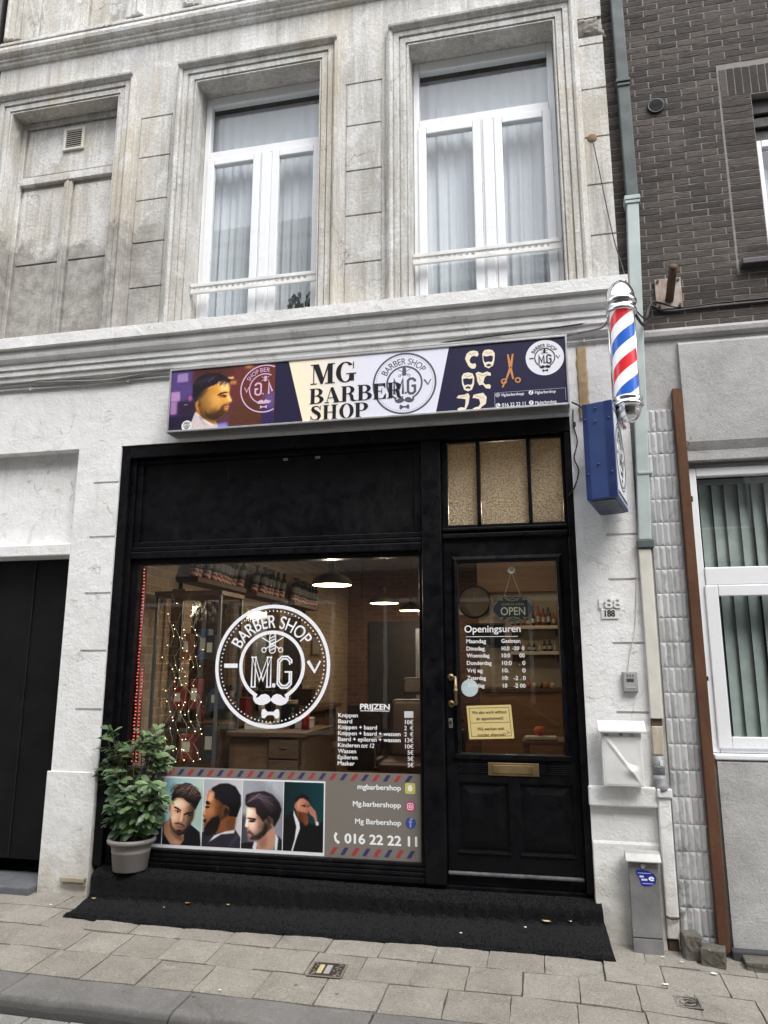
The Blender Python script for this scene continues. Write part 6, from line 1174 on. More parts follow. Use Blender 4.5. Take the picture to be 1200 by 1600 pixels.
def block(cx, cy, sx, sy, sz, rot, lab, dz=0.):
    bm = bmesh.new(); bmesh.ops.create_cube(bm, size=1); bmesh.ops.subdivide_edges(bm, edges=bm.edges, cuts=4, use_grid_fill=True)
    for v in bm.verts:
        v.co.x *= sx; v.co.y *= sy; v.co.z *= sz; k = .035 * min(sx, sy, sz); v.co += Vector((random.uniform(-k, k), random.uniform(-k, k), random.uniform(-k, k)))
    me = bpy.data.meshes.new('stone_block'); bm.to_mesh(me); bm.free(); me.transform(Matrix.Translation((cx, cy, gz(cx, cy) + sz / 2 - .01 + dz)) @ Matrix.Rotation(rot, 4, 'Z')); o = bpy.data.objects.new('stone_block', me); COL.objects.link(o); me.materials.append(m_stone('rough_stone', (.13, .12, .10), (.20, .185, .155), .35, 40)); bv = o.modifiers.new('bevel', 'BEVEL'); bv.width = .005; return tag(o, lab, 'stone')
block(.80, -.085, .105, .12, .145, R(4), 'dark upright stone block leaning by the drainpipe foot'); block(.915, -.135, .135, .12, .10, R(-14), 'paler flat-topped loose stone block beside the tiles')
B2_ = MB(); B2_.box(1.04, 4, -.06, .03, -.3, -.005); tag(B2_.build('door_sill', simple('tar_black_sill', (.05, .05, .052), .8), bevel=.01), 'low dark stone sill along the foot of the rendered house', 'sill')
o = block(1.46, -.13, .74, .13, .075, R(-3), 'pale worn flagstone lying at the foot of the rendered house', .0); o.name = 'flagstone'
lit = [(-2.52, -.17, 'C07A3C', .026, 'leaf', 'curled orange-brown dry leaf on the black carpet near its middle'), (-2.225, -.16, 'B08A60', .016, 'leaf', 'small tan leaf scrap on the black carpet below the second haircut photo'), (-3.0, -.10, 'E0E0DC', .014, 'paper', 'white paper scrap on the carpet below the flower pot'), (-2.67, -.23, 'E4E4E0', .012, 'paper', 'white paper dot on the carpet to the right of the pot'), (-3.25, -.18, '9A8A70', .03, 'leaf', 'pale beige leaf at the left corner of the carpet'), (-.07, -.14, 'D8C08A', .034, 'leaf', 'straw coloured leaf strip on the carpet below the door'), (.08, -.12, 'E0D8C8', .02, 'paper', 'off-white scrap on the carpet below the door hinge side'), (-.20, -.21, 'E2E2DC', .014, 'paper', 'white fleck on the carpet in front of the letter plate'), (-.60, -.30, 'E6E6E2', .014, 'paper', 'white scrap at the carpet edge before the door post'), (.577, -.53, 'E8E8E4', .03, 'paper', 'torn white paper on the paving by the grey cabinet'), (.88, -.30, 'EAEAE6', .034, 'paper', 'white paper scrap on the paving beside the loose blocks'), (-3.55, -.24, 'DEDED8', .018, 'paper', 'white crumb on the paving before the white pillar'), (-1.83, -1.16, 'E4E4E0', .022, 'paper', 'white scrap lying along the kerb joint'), (.62, -.16, 'D8D4CC', .02, 'paper', 'pale rubble crumb beside the cabinet foot'), (.72, -.20, 'CFCBC2', .022, 'paper', 'pale rubble crumb between cabinet and stone blocks')]
for x_, y_, c_, s_, kd, lab in lit:
    t_ = max(0., (x_ + 3.42) / 3.7); on = x_ < .3 and y_ > -.36 and x_ > -3.4
    z_ = gz(x_, y_) + .008 if not on else max(gz(x_, y_) + .03, (.066 + .036 * t_) + (y_ + .15) * .3 if y_ < -.15 else .07 + .036 * t_) + .012
    m = MB(); n = 9; P = [(x_, y_, z_ + .003)]; s_ *= .62 if kd == 'paper' else .85
    for k in range(n): a_ = k * 2 * math.pi / n; rr_ = s_ * random.uniform(.5, 1.); P.append((x_ + rr_ * math.cos(a_) * 1.2, y_ + rr_ * math.sin(a_) * .7, z_ + random.uniform(-.002, .003)))
    m.add(P, [(0, k + 1, (k + 1) % n + 1) for k in range(n)]); tag(m.build('litter_scrap' if kd == 'paper' else 'dry_leaf', simple('scrap_' + c_, lin(c_), .8)), lab, 'litter' if kd == 'paper' else 'leaf', 'litter on the carpet and paving')

# ------------------------------------------------------------------ potted shrub
PT = thing('potted_plant', (-3.06, -.03, .235), 'leafy green shrub in a taupe plastic pot on the carpet step', 'plant')
pxc, pyc = -3.062, -.035
m = MB(); m.lathe([(0, .238), (.118, .238), (.124, .245), (.137, .36), (.139, .362), (.141, .378), (.1395, .38), (.143, .40), (.145, .402), (.147, .42), (.158, .422), (.172, .43), (.176, .445), (.172, .458), (.160, .460), (.150, .452), (.146, .42), (0, .42)], (pxc, pyc, 0), 48); m.build('pot', POTM, PT, smooth=True)
m = MB(); m.lathe([(0, .438), (.08, .436), (.147, .428)], (pxc, pyc, 0), 24); m.build('soil', SOIL, PT)
st, lf = MB(), MB(); tips = []; random.seed(21)
def leafv(base, d, ln, up):
    d = d.normalized(); side = d.cross(up).normalized() if abs(d.dot(up)) < .98 else Vector((1, 0, 0)); nr = side.cross(d); P = []; wd = ln * random.uniform(.165, .22); cv_ = random.uniform(.05, .25); fold = random.uniform(.12, .35)
    for i, (t, ww) in enumerate(((0, .06), (.12, .10), (.3, .55), (.5, .85), (.68, 1.), (.84, .82), (.95, .42), (1.0, .05))):
        c = base + d * ln * t - nr * ln * cv_ * 1.5 * t * t
        P += [c + side * wd * ww + nr * wd * ww * fold, c, c - side * wd * ww + nr * wd * ww * fold]
    k = 3; lf.add(P, [(i * k + j, i * k + j + 1, (i + 1) * k + j + 1, (i + 1) * k + j) for i in range(7) for j in range(2)])
for k in range(56):
    a = random.uniform(0, 2 * math.pi); hgt = random.uniform(.02, 1.) ** .85; z = .50 + hgt * .755; spread = .09 + .125 * math.sin(min(1., .25 + hgt * 1.05) * math.pi * .62); r_ = spread * math.sqrt(random.uniform(.25, 1.)) * 1.22
    if hgt > .62: a = random.choice((random.gauss(math.pi, .55), random.gauss(0, .5), a)); r_ = random.uniform(.09, .23)
    tip = Vector((pxc + r_ * math.cos(a) * 1.12, pyc + r_ * math.sin(a) * .62 - .02, z)); b0 = Vector((pxc + random.uniform(-.03, .03), pyc + random.uniform(-.03, .03), .43)); mid = b0.lerp(tip, .55); mid.z += .06; mid.x += random.uniform(-.03, .03)
    st.tube([b0, b0.lerp(mid, .5) + Vector((0, 0, .03)), mid, tip], [.006, .005, .004, .003], 5); outw = (tip - Vector((pxc, pyc, tip.z - .16))).normalized(); n = random.randint(8, 12)
    for q_ in range(n):
        g_ = q_ * 2.4 + k; e_ = random.uniform(-.75, .35) + (hgt - .5) * .7; d = Vector((math.cos(g_), math.sin(g_) * .9, e_)) + outw * .6
        bs_ = tip.lerp(mid, random.uniform(0, .4)); leafv(bs_, d, random.uniform(.075, .115), (outw * .9 + Vector((random.uniform(-.3, .3), -.35, .55))).normalized())
    for q_ in range(4): bs_ = b0.lerp(mid, random.uniform(.6, 1)); leafv(bs_, Vector((random.uniform(-1, 1), random.uniform(-1, .3), random.uniform(-.8, .1))), random.uniform(.09, .13), Vector((0, -.8, .5)))
st.build('stem', STEM, PT, smooth=True); lf.build('foliage', LEAF, PT, smooth=True)

# ------------------------------------------------------------------ inside the shop
FZ = .245
B('shop_wall', INBRICK, HB, (-3.40, -3.34, .31, 7.3, FZ + .002, 3.438), bevel=0)
B('shop_wall', INBRICK2, HB, (-3.339, .23, 7.2, 7.3, FZ + .002, 3.438), bevel=0)
B('shop_wall', CREAM, HB, (-.82, .16, 4.2, 4.28, FZ + .002, 3.437), (.165, .235, .31, 7.19, FZ + .002, 3.437), bevel=0)
B('shop_ceiling', simple('dim_ceiling', (.35, .31, .26), .9), HB, (-3.339, .164, .31, 7.19, 3.40, 3.436), bevel=0)
B('wood_bulkhead', m_wood('bulkhead_wood', (.17, .10, .055), (.24, .15, .085)), HB, (-.82, .16, 4.10, 4.199, 2.62, 3.395), bevel=.003)
B('back_door', simple('grey_back_door', (.028, .026, .025), .6), HB, (-2.95, -1.95, 7.15, 7.199, FZ + .003, 2.45), bevel=.004)
B('back_window', simple('back_window_light', (.55, .5, .42), .8), HB, (-2.1, -1.0, 7.16, 7.198, 2.55, 2.72), bevel=.003)
# pendants
def pendant(x, y, z, lab):
    t = thing('pendant_lamp', (x, y, z), lab, 'lamp', 'pendant lamps in the shop')
    sh = MB(); sh.lathe([(.178, 0), (.182, .008), (.178, .03), (.165, .055), (.12, .085), (.07, .105), (.045, .118), (.032, .128), (.03, .15), (.036, .152), (.036, .19), (.028, .20), (0, .2)], (x, y, z), 40)
    s = sh.build('lamp_shade', m_rust('bronze_lacquer', (.05, .042, .026), (.16, .135, .085), .2), t, smooth=True)
    inn = MB(); inn.lathe([(.176, .001), (.172, .03), (.155, .052), (.11, .08), (.06, .1), (0, .104)], (x, y, z), 40); inn.build('inner_reflector', simple('cream_reflector', (.75, .68, .5), .6, em=(1, .80, .46), es=1.6), s, smooth=True)
    bl = MB(); bl.lathe([(0, .035), (.025, .045), (.034, .07), (.022, .095), (0, .1)], (x, y, z - .012), 20); bl.build('bulb', simple('lamp_bulb', (1, .9, .7), .5, em=(1, .82, .5), es=14), t, smooth=True)
    MB().tube([(x, y, z + .2), (x, y, 3.395)], .0035, 6).build('cord', BLKC, t)
    l = bpy.data.lights.new('lamp_light', 'POINT'); l.energy = 10.5; l.color = (1, .83, .62); l.shadow_soft_size = .05; o = bpy.data.objects.new('lamp_light', l); COL.objects.link(o); o.location = (x, y, z - .03); attach(o, t); return t
pendant(-1.87, 1.08, 2.42, 'nearest and largest bronze pendant lamp behind the shop window'); pendant(-1.95, 3.72, 2.47, 'middle bronze pendant lamp on a long cord in the shop'); pendant(-2.03, 6.09, 2.55, 'farthest bronze pendant lamp, cut by the window frame')
l = bpy.data.lights.new('fill_lamp_light', 'POINT'); l.energy = 12; l.color = (1, .84, .62); l.shadow_soft_size = .08  # lamp added as overall fill light for the shop
DL = thing('fill_ceiling_lamp', (-.35, 1.9, 3.3), 'added round ceiling lamp filling the shop behind the fanlight with light', 'lamp'); m = MB(); m.lathe([(0, 3.30), (.09, 3.31), (.10, 3.34), (.10, 3.399)], (-.35, 1.9, 0), 24); m.build('lamp_shade', simple('opal_glass', (.9, .8, .6), .4, em=(1, .78, .45), es=4), DL, smooth=True); o = bpy.data.objects.new('fill_lamp_light', l); COL.objects.link(o); o.location = (-.35, 1.9, 3.22); attach(o, DL)
# wall shelves with striped-foot bottles
DKB = simple('dark_bottle', (.03, .035, .03), .25); STR = NT('striped_foot'); sx_ = STR.n('ShaderNodeSeparateXYZ', i_0=STR.tc); fr_ = STR.math('FRACT', STR.math('MULTIPLY', STR.math('ADD', sx_.outputs[1], sx_.outputs[2]), 16.0)); STR.set(STR.mix(STR.math('LESS_THAN', fr_, .5), (.62, .58, .52), (.42, .05, .03)), .4)
pro = None; nb = 0
for ya, yb, z, lab in ((.95, 2.1, 2.52, 'oak wall shelf nearest the shop window, full of striped bottles'), (2.4, 3.45, 2.52, 'second oak wall shelf of striped bottles along the brick wall'), (3.7, 4.75, 2.52, 'farthest oak wall shelf of striped bottles along the brick wall')):
    S_ = thing('wall_shelf', (-3.2, (ya + yb) / 2, z), lab, 'shelf', 'bottle shelves on the brick wall'); B('board', WOOD, S_, (-3.338, -3.12, ya, yb, z - .05, z), bevel=.004); B('bracket', BLACKMETAL, S_, (-3.338, -3.3, ya + .05, ya + .07, z - .12, z - .051), (-3.338, -3.3, yb - .07, yb - .05, z - .12, z - .051), bevel=.002)
    k = 0; y = ya + .06
    while y < yb - .04:
        if pro is None:
            pro = thing('striped_bottle', (-3.2, y, z), 'dark bottle with red and white striped foot on a wall shelf', 'bottle', 'striped bottles on the wall shelves')
            m = MB(); m.lathe([(.0, .07), (.034, .07), (.040, .13), (.036, .21), (.03, .235), (.016, .25), (.016, .29), (.022, .292), (.022, .315), (0, .318)], (-3.2, y, z), 14); m.v = [(a_, b_ + (c_ - z) * .32, c_) for a_, b_, c_ in m.v]; m.build('body', DKB, pro, smooth=True); m = MB(); m.lathe([(0, 0), (.038, 0), (.038, .085), (0, .085)], (-3.2, y, z), 14); m.v = [(a_, b_ + (c_ - z) * .32, c_) for a_, b_, c_ in m.v]; m.build('striped_foot', STR.m, pro, smooth=True); y00 = y; m = MB(); m.lathe([(.0405, .12), (.0405, .19)], (-3.2, y, z), 14); m.v = [(a_, b_ + (c_ - z) * .32, c_) for a_, b_, c_ in m.v]; m.build('paper_label', simple('grey_label', (.22, .21, .20), .6), pro)
        else: dup(pro, (random.uniform(-.02, .05), y - y00, z - 2.52), None)
        y += .082
# barber stations along the brick wall: counter, mirrors, things on it
CT = thing('barber_counter', (-3.05, 1.6, FZ), 'long oak counter with drawers along the brick wall under the mirrors', 'counter'); B('top', WOOD, CT, (-3.338, -2.72, .85, 4.6, 1.17, 1.22), bevel=.005)
B('carcass', DARKWOOD, CT, (-3.338, -2.80, .87, 4.58, FZ, 1.169), bevel=.004)
for k in range(6):
    ya = .92 + k * .61
    for z, hh in ((.92, .2), (.62, .26), (.32, .26)):
        d = B('drawer', WOOD, CT, (-2.799, -2.78, ya, ya + .56, z, z + hh), bevel=.003); B('handle', CHROME, d, (-2.779, -2.765, ya + .22, ya + .34, z + hh * .55, z + hh * .55 + .012), bevel=.002)
DS = thing('reception_desk', (-2.35, 1.15, FZ), 'oak reception desk with a drawer stack close behind the window', 'desk'); B('top', WOOD, DS, (-2.68, -1.98, .72, 1.55, 1.12, 1.16), bevel=.005); B('side_panel', WOOD, DS, (-2.02, -1.99, .75, 1.52, FZ, 1.119), bevel=.003)
for k in range(3): d = B('drawer', WOOD, DS, (-2.30, -2.04, .735, .76, .62 + k * .165, .77 + k * .165), bevel=.004); B('handle', CHROME, d, (-2.20, -2.14, .725, .734, .70 + k * .165, .708 + k * .165), bevel=.001)
B('back_panel', DARKWOOD, DS, (-2.67, -2.31, .78, 1.5, FZ, 1.118), bevel=.003)
for ya, yb, lab in ((1.15, 2.15, 'large barber mirror nearest the window on the brick wall'), (2.45, 3.35, 'middle barber mirror on the brick wall'), (3.7, 4.55, 'farthest barber mirror on the brick wall')):
    Mr = thing('wall_mirror', (-3.3, (ya + yb) / 2, 1.45), lab, 'mirror', 'barber mirrors'); B('frame', BLACKMETAL, Mr, (-3.339, -3.31, ya, yb, 1.42, 2.38), bevel=.004); B('mirror_glass', simple('mirror_silver', (.55, .55, .54), .04, 1.), Mr, (-3.309, -3.305, ya + .03, yb - .03, 1.45, 2.35), bevel=0)
cols = ('7A2A1C', 'D8D0BC', '1A1A1C', 'C88A2A', '2C4A5A', 'B8B0A0', '3A2A20', '8C1C1C')
random.seed(12)
for k in range(16):
    x_, y_ = (-3.05 + random.uniform(-.15, .2), .95 + k * .22) if k < 12 else (-2.55 + .16 * (k - 12), 1.1 + random.uniform(-.1, .1)); zt = 1.22 if k < 12 else 1.16; h_ = random.uniform(.12, .24); r_ = random.uniform(.022, .035)
    names = 'red-brown cream black amber blue-grey pale brown dark-red'.split()
    t = thing('product_bottle', (x_, y_, zt), names[k % 8] + ' cosmetics bottle standing on ' + ('the barber counter' if k < 12 else 'the reception desk'), 'bottle', 'bottles on ' + ('the barber counter' if k < 12 else 'the reception desk') + ', ' + names[k % 8]); m = MB(); m.lathe([(0, 0), (r_, 0), (r_, h_ * .65), (r_ * .5, h_ * .75), (r_ * .4, h_ * .8)], (x_, y_, zt), 14); m.build('body', simple('bottle_' + cols[k % 8], lin(cols[k % 8]), .3), t, smooth=True); m = MB(); m.lathe([(r_ * .45, h_ * .78), (r_ * .45, h_), (0, h_)], (x_, y_, zt), 12); m.build('cap', BLACKMETAL, t, smooth=True)
for k, (y_, lab) in enumerate(((.98, 'narrow brick pier nearest the window between the barber mirrors'), (2.3, 'second brick pier between the barber mirrors'), (3.52, 'third brick pier between the barber mirrors'))):
    B('brick_pier', INBRICK, HB, (-3.339, -3.22, y_ - .08, y_ + .08, 1.221, 2.40), bevel=0)
t = thing('hanging_cape', (-1.8, 6.9, 1.2), 'grey barber cape hanging on a hook at the back of the shop', 'cape'); curtain(-2.05, -1.78, 1.1, 2.3, 6.6, 'x', .09, .03, None, 'cloth', simple('grey_cape', (.20, .215, .235), .8)); o = bpy.data.objects['cloth']; [o.__delitem__(k_) for k_ in ('label', 'category')]; attach(o, t); B('hook', CHROME, t, (-1.93, -1.90, 6.6, 7.199, 2.3, 2.32), bevel=.003)
random.seed(77)
for k, (x_, y_, zt, w_, h_, c_, lab) in enumerate(((-2.95, 1.3, 1.22, .16, .14, '2A2624', 'black clipper case on the barber counter nearest the window'), (-3.0, 1.75, 1.22, .2, .18, '6A1A16', 'dark red box on the barber counter by the first mirror'), (-3.05, 2.6, 1.22, .18, .22, '1C2026', 'charcoal box on the barber counter by the middle mirror'), (-2.95, 3.0, 1.22, .22, .1, 'B8AE98', 'low cream box on the barber counter by the middle mirror'), (-3.0, 3.9, 1.22, .18, .2, '3A2C22', 'brown box on the barber counter by the farthest mirror'), (-2.5, 1.0, 1.16, .2, .05, 'D0C8B4', 'pale magazine pile on the reception desk'), (-2.15, 1.2, 1.16, .16, .09, 'C8C2B4', 'white tissue box on the reception desk'), (-2.35, 1.4, 1.16, .14, .2, '16181A', 'small black card terminal on the reception desk'), (-1.15, 3.4, FZ, .4, .75, '141210', 'black tool trolley standing behind the barber chairs'), (-2.6, 5.6, FZ, .5, .9, '241A14', 'dark brown chest at the back of the shop'))):
    t = thing('storage_box' if k < 8 else 'tool_trolley' if k == 8 else 'chest', (x_, y_, zt), lab, 'box' if k < 8 else 'trolley' if k == 8 else 'chest'); mt_ = simple('box_' + c_ + str(k), lin(c_), .5); B('body', mt_, t, (x_ - w_ / 2, x_ + w_ / 2, y_ - w_ * .4, y_ + w_ * .4, zt + .001, zt + h_ * .8), bevel=.004); B('lid', mt_, t, (x_ - w_ * .52, x_ + w_ * .52, y_ - w_ * .42, y_ + w_ * .42, zt + h_ * .8 + .001, zt + h_), bevel=.004)
for y_, z_, lab in ((1.0, 2.95, 'small framed picture high on the brick wall nearest the window'), (5.3, 2.0, 'framed picture on the brick wall at the back of the shop')):
    t = thing('wall_picture', (-3.33, y_, z_), lab, 'picture'); B('frame', DARKWOOD, t, (-3.338, -3.318, y_ - .2, y_ + .2, z_ - .15, z_ + .15), bevel=.004); B('print', simple('grey_print', (.30, .27, .23), .5), t, (-3.3175, -3.316, y_ - .17, y_ + .17, z_ - .12, z_ + .12), bevel=0)
random.seed(9); tm = {'1A1A1C': 'black', '3A2A20': 'brown', '5A1A16': 'wine red', '2A3440': 'slate blue', '9A8E78': 'sand'}
for k in range(30):
    c_ = list(tm)[k % 5]; y_ = 1.0 + k * .115; h_ = random.uniform(.16, .34); r_ = random.uniform(.028, .05); x_ = -3.2 + random.uniform(-.03, .05)
    t = thing('counter_canister', (x_, y_, 1.22), tm[c_] + ' canister at the back edge of the barber counter', 'canister', tm[c_] + ' canisters on the barber counter'); m = MB(); m.lathe([(0, 0), (r_, 0), (r_, h_ * .8), (0, h_ * .8)], (x_, y_, 1.221), 12); m.build('body', simple('canister_' + c_, lin(c_), .4), t, smooth=False); m = MB(); m.lathe([(r_ * .8, h_ * .8), (r_ * .8, h_ * .93), (r_ * .3, h_), (0, h_)], (x_, y_, 1.222), 12); m.build('lid', BLACKMETAL, t)
# glass display cabinet close to the left of the window
GC = thing('display_cabinet', (-2.9, .6, FZ), 'tall glass display cabinet with thin metal posts left behind the window', 'cabinet')
for xx in (-3.19, -2.62):
    for yy in (.36, .80): B('post', simple('gunmetal', (.12, .12, .12), .4, .5), GC, (xx - .012, xx + .012, yy - .012, yy + .012, FZ + .03, 2.28), bevel=.002)
B('top', DARKWOOD, GC, (-3.21, -2.60, .34, .82, 2.282, 2.32), bevel=.003); B('base', DARKWOOD, GC, (-3.21, -2.60, .34, .82, FZ + .001, FZ + .29), bevel=.003)
cg = m_glass('cabinet_glass', (.97, .98, .98), 1.35)
for z in (.95, 1.35, 1.75): MB().box(-3.175, -2.635, .375, .785, z - .004, z + .004).build('glass_shelf', cg, GC)
MB().quad((-2.62, .375, FZ + .3), (-2.62, .785, FZ + .3), (-2.62, .785, 2.28), (-2.62, .375, 2.28)).build('glass_side', cg, GC)
for (x_, y_, z_, w_, h_, c_), lab in zip(((-2.98, .55, 1.755, .07, .22, '7A4818'), (-2.85, .6, 1.755, .09, .26, '40506A'), (-2.74, .5, 1.755, .08, .2, '2A2420'), (-3.05, .58, 1.355, .09, .18, '6A2018'), (-2.86, .5, 1.355, .08, .24, '5A1C14'), (-2.72, .6, 1.355, .1, .16, '2A3A4A'), (-2.92, .52, .955, .12, .2, '6A3020'), (-2.74, .56, .955, .1, .26, '2A2A2E'), (-2.84, .55, .539, .16, .2, '7A2E16')), ('ochre carton on the top shelf of the glass cabinet', 'blue-grey carton on the top shelf of the glass cabinet', 'dark carton on the top shelf of the glass cabinet', 'maroon carton on the middle shelf of the glass cabinet', 'dark red carton on the middle shelf of the glass cabinet', 'slate carton on the middle shelf of the glass cabinet', 'rust coloured carton on the low shelf of the glass cabinet', 'black carton on the low shelf of the glass cabinet', 'rust red box at the bottom of the glass cabinet')):
    t = thing('product_carton', (x_, y_, z_), lab, 'carton', 'cartons in the glass cabinet'); B('box', simple('carton_' + c_, lin(c_), .5), t, (x_ - w_ / 2, x_ + w_ / 2, y_ - .05, y_ + .05, z_, z_ + h_), bevel=.003); B('label', simple('carton_label', (.4, .36, .28), .5), t, (x_ - w_ * .3, x_ + w_ * .3, y_ - .0525, y_ - .0505, z_ + h_ * .3, z_ + h_ * .7), bevel=0)
# string lights (one strand = wire + bulbs)
BULB = simple('warm_led', (1, .85, .6), .4, em=(1, .76, .40), es=5); WIREM = simple('clear_wire', (.30, .28, .22), .4)
bme = None; random.seed(4)
for k, (x0, lab) in enumerate(zip((-3.02, -2.96, -2.90, -2.86, -2.80, -2.74), ('leftmost', 'second from the left', 'third from the left', 'third from the right', 'second from the right', 'rightmost'))):
    t = thing('light_string', (x0, .30, 2.3), lab + ' of six fairy light strands hanging in the shop window', 'fairy lights', 'fairy light curtain'); y0 = .30; pts = []
    x_ = x0; zt = 2.30 - .12 * (k % 3) - (.1 if k > 3 else 0); n = 15
    for i in range(n + 1): z_ = zt - (zt - .97) * i / n; x_ = x0 + .03 * math.sin(i * 1.9 + k) + (.05 * math.exp(-((z_ - 1.58) / .16) ** 2) * (-1 if k > 2 else .6)); pts.append((x_ + random.uniform(-.012, .012), y0 + random.uniform(-.02, .02), z_))
    MB().tube(pts, .0016, 4).build('wire', WIREM, t)
    for i in range(1, n + 1):
        p_ = Vector(pts[i]) + Vector((random.uniform(-.02, .02), random.uniform(-.02, .01), random.uniform(-.02, .02)))
        if i % 4 == 1 and k % 2: continue
        if bme is None:
            bm = bmesh.new(); bmesh.ops.create_icosphere(bm, subdivisions=1, radius=.0030); bme = bpy.data.meshes.new('bulb'); bm.to_mesh(bme); bm.free(); bme.materials.append(BULB)
        o = bpy.data.objects.new('bulb', bme); COL.objects.link(o); o.location = p_; attach(o, t)
RD = simple('red_led', (.6, .03, .02), .4, em=(1, .20, .16), es=.9); RDT = simple('red_tube', (.12, .015, .012), .35)
t = thing('light_tube', (-3.21, .17, .9), 'glowing red LED light tube down the left edge of the shop window', 'light tube'); lt = MB(); lt.tube([(-3.205, .165, 2.50), (-3.212, .165, 1.7), (-3.205, .165, .96)], .011, 8); lt.build('tube', RDT, t, smooth=True)
m = MB(); [m.box(-3.216 + .003 * math.sin(k), -3.204 + .003 * math.sin(k), .150, .1535, .97 + k * .027, .976 + k * .027) for k in range(57)]; m.build('led', RD, t)
t = thing('light_tube', (-3.17, .17, .9), 'shorter second red LED light tube hanging beside the long one', 'light tube'); lt = MB(); lt.tube([(-3.172, .165, 1.70), (-3.176, .165, .96)], .010, 8); lt.build('tube', RDT, t, smooth=True); m = MB(); [m.box(-3.180, -3.169, .151, .1545, .97 + k * .027, .976 + k * .027) for k in range(27)]; m.build('led', RD, t)
# barber chairs
def chair(x, y, lab):
    t = thing('barber_chair', (x, y, FZ), lab, 'barber chair', 'barber chairs'); z = FZ
    m = MB(); m.lathe([(0, 0), (.30, 0), (.31, .02), (.24, .05), (.08, .07), (.06, .09), (.06, .36), (.12, .40), (0, .4)], (x, y, z), 36); m.build('pedestal', CHROME, t, smooth=True)
    B('seat', LEATHER, t, (x - .27, x + .27, y - .28, y + .26, z + .42, z + .57), bevel=.045, seg=4)
    m = MB(); m.prism([(x - .25, y + .20, z + .56), (x + .25, y + .20, z + .56), (x + .25, y + .32, z + .56), (x - .25, y + .32, z + .56)], (0, 0, 0), (0, .12, .56)); m.build('backrest', LEATHER, t, bevel=.04, seg=4)
    m = MB(); m.prism([(x - .13, y + .33, z + 1.17), (x + .13, y + .33, z + 1.17), (x + .13, y + .42, z + 1.17), (x - .13, y + .42, z + 1.17)], (0, 0, 0), (0, .03, .17)); m.build('headrest', LEATHER, t, bevel=.03, seg=4)
    for s in (-1, 1):
        am = B('armrest', BLKLEATHER, t, (x + s * .30 - .045, x + s * .30 + .045, y - .24, y + .24, z + .72, z + .78), bevel=.02, seg=3); B('arm_plate', CHROME, am, (x + s * .30 - .015, x + s * .30 + .015, y - .2, y + .2, z + .5, z + .719), bevel=.01)
    m = MB(); m.prism([(x - .22, y - .40, z + .14), (x + .22, y - .40, z + .14), (x + .22, y - .62, z + .20), (x - .22, y - .62, z + .20)], (0, 0, 0), (0, .01, .03)); m.tube([(x - .2, y - .25, z + .45), (x - .2, y - .42, z + .16)], .012, 8); m.tube([(x + .2, y - .25, z + .45), (x + .2, y - .42, z + .16)], .012, 8); m.build('footrest', CHROME, t)
chair(-1.35, 2.1, 'brown leather barber chair behind the price list'); chair(-1.45, 4.6, 'second brown leather barber chair deeper in the shop'); 
# tables, shelves and clock seen through the door
for z, lab in ((2.17, 'upper white wall shelf with bottles seen through the door glass'), (1.86, 'lower white wall shelf with jars seen through the door glass')):
    S_ = thing('product_shelf', (-.15, 4.05, z), lab, 'shelf', 'product shelves behind the door'); B('board', simple('white_board', (.62, .56, .47), .5), S_, (-.42, .155, 3.95, 4.199, z - .02, z + .02), bevel=.003); B('bracket', BLACKMETAL, S_, (-.40, -.38, 4.0, 4.199, z - .1, z - .021), (.12, .14, 4.0, 4.199, z - .1, z - .021), bevel=.002)
    for k in range(9):
        x_ = -.385 + k * .062; c_ = ('2A2A2A', 'A03020', '141414', '8A2A20', 'C0A070', '1A2A3A')[(k * 2 + int(z * 10)) % 6]; h_ = random.uniform(.13, .24) if z > 2 else random.uniform(.09, .14); cn = {'2A2A2A': 'charcoal', 'A03020': 'red', '141414': 'black', '8A2A20': 'dark red', 'C0A070': 'beige', '1A2A3A': 'navy'}[c_]; wh = 'upper' if z > 2 else 'lower'
        t = thing('product_bottle', (x_, 4.05, z + .02), cn + ' bottle on the ' + wh + ' shelf behind the door', 'bottle', cn + ' bottles on the ' + wh + ' door shelf'); m = MB(); m.lathe([(0, 0), (.024, 0), (.024, h_ * .6), (.01, h_ * .75), (.01, h_), (0, h_)], (x_, 4.05, z + .02), 12); m.build('body', simple('bottle_' + c_, lin(c_), .3), t, smooth=True); m = MB(); m.lathe([(.0245, h_ * .2), (.0245, h_ * .5)], (x_, 4.05, z + .02), 12); m.build('label', simple('bottle_label', (.45, .42, .36), .5), t)
t = thing('wall_clock', (-.86, 4.1, 2.5), 'round dark wall clock half hidden by the door frame', 'clock'); m = MB(); m.lathe([(.185, 0), (.205, .004), (.21, .02), (.20, .04), (.185, .04)], (0, 0, 0), 48); o = m.build('rim', BLACKMETAL, t, smooth=True); mx_ = Matrix.Translation((-.86, 4.095, 2.50)) @ Matrix.Rotation(R(90), 4, 'X'); o.data.transform(mx_); m = MB(); m.lathe([(0, .012), (.186, .012)], (0, 0, 0), 48); o = m.build('dial', simple('grey_dial', (.14, .12, .10), .15), t); o.data.transform(mx_)
m = MB(); m.box(-.863, -.857, 4.06, 4.064, 2.50, 2.62); m.box(-.86, -.78, 4.06, 4.064, 2.497, 2.503); m.build('clock_hand', BRASS, t)
t = thing('monitor', (-.7, 3.6, 1.9), 'dark wall screen seen at the left of the door glass', 'screen'); B('housing', BLACKMETAL, t, (-.95, -.48, 3.9, 3.95, 1.92, 2.22), bevel=.006); B('display', simple('screen_glass', (.015, .018, .02), .08), t, (-.93, -.50, 3.893, 3.8995, 1.94, 2.20), bevel=0); MB().tube([(-.71, 3.95, 2.05), (-.71, 4.2, 2.05)], .02, 8).build('wall_arm', BLACKMETAL, t)
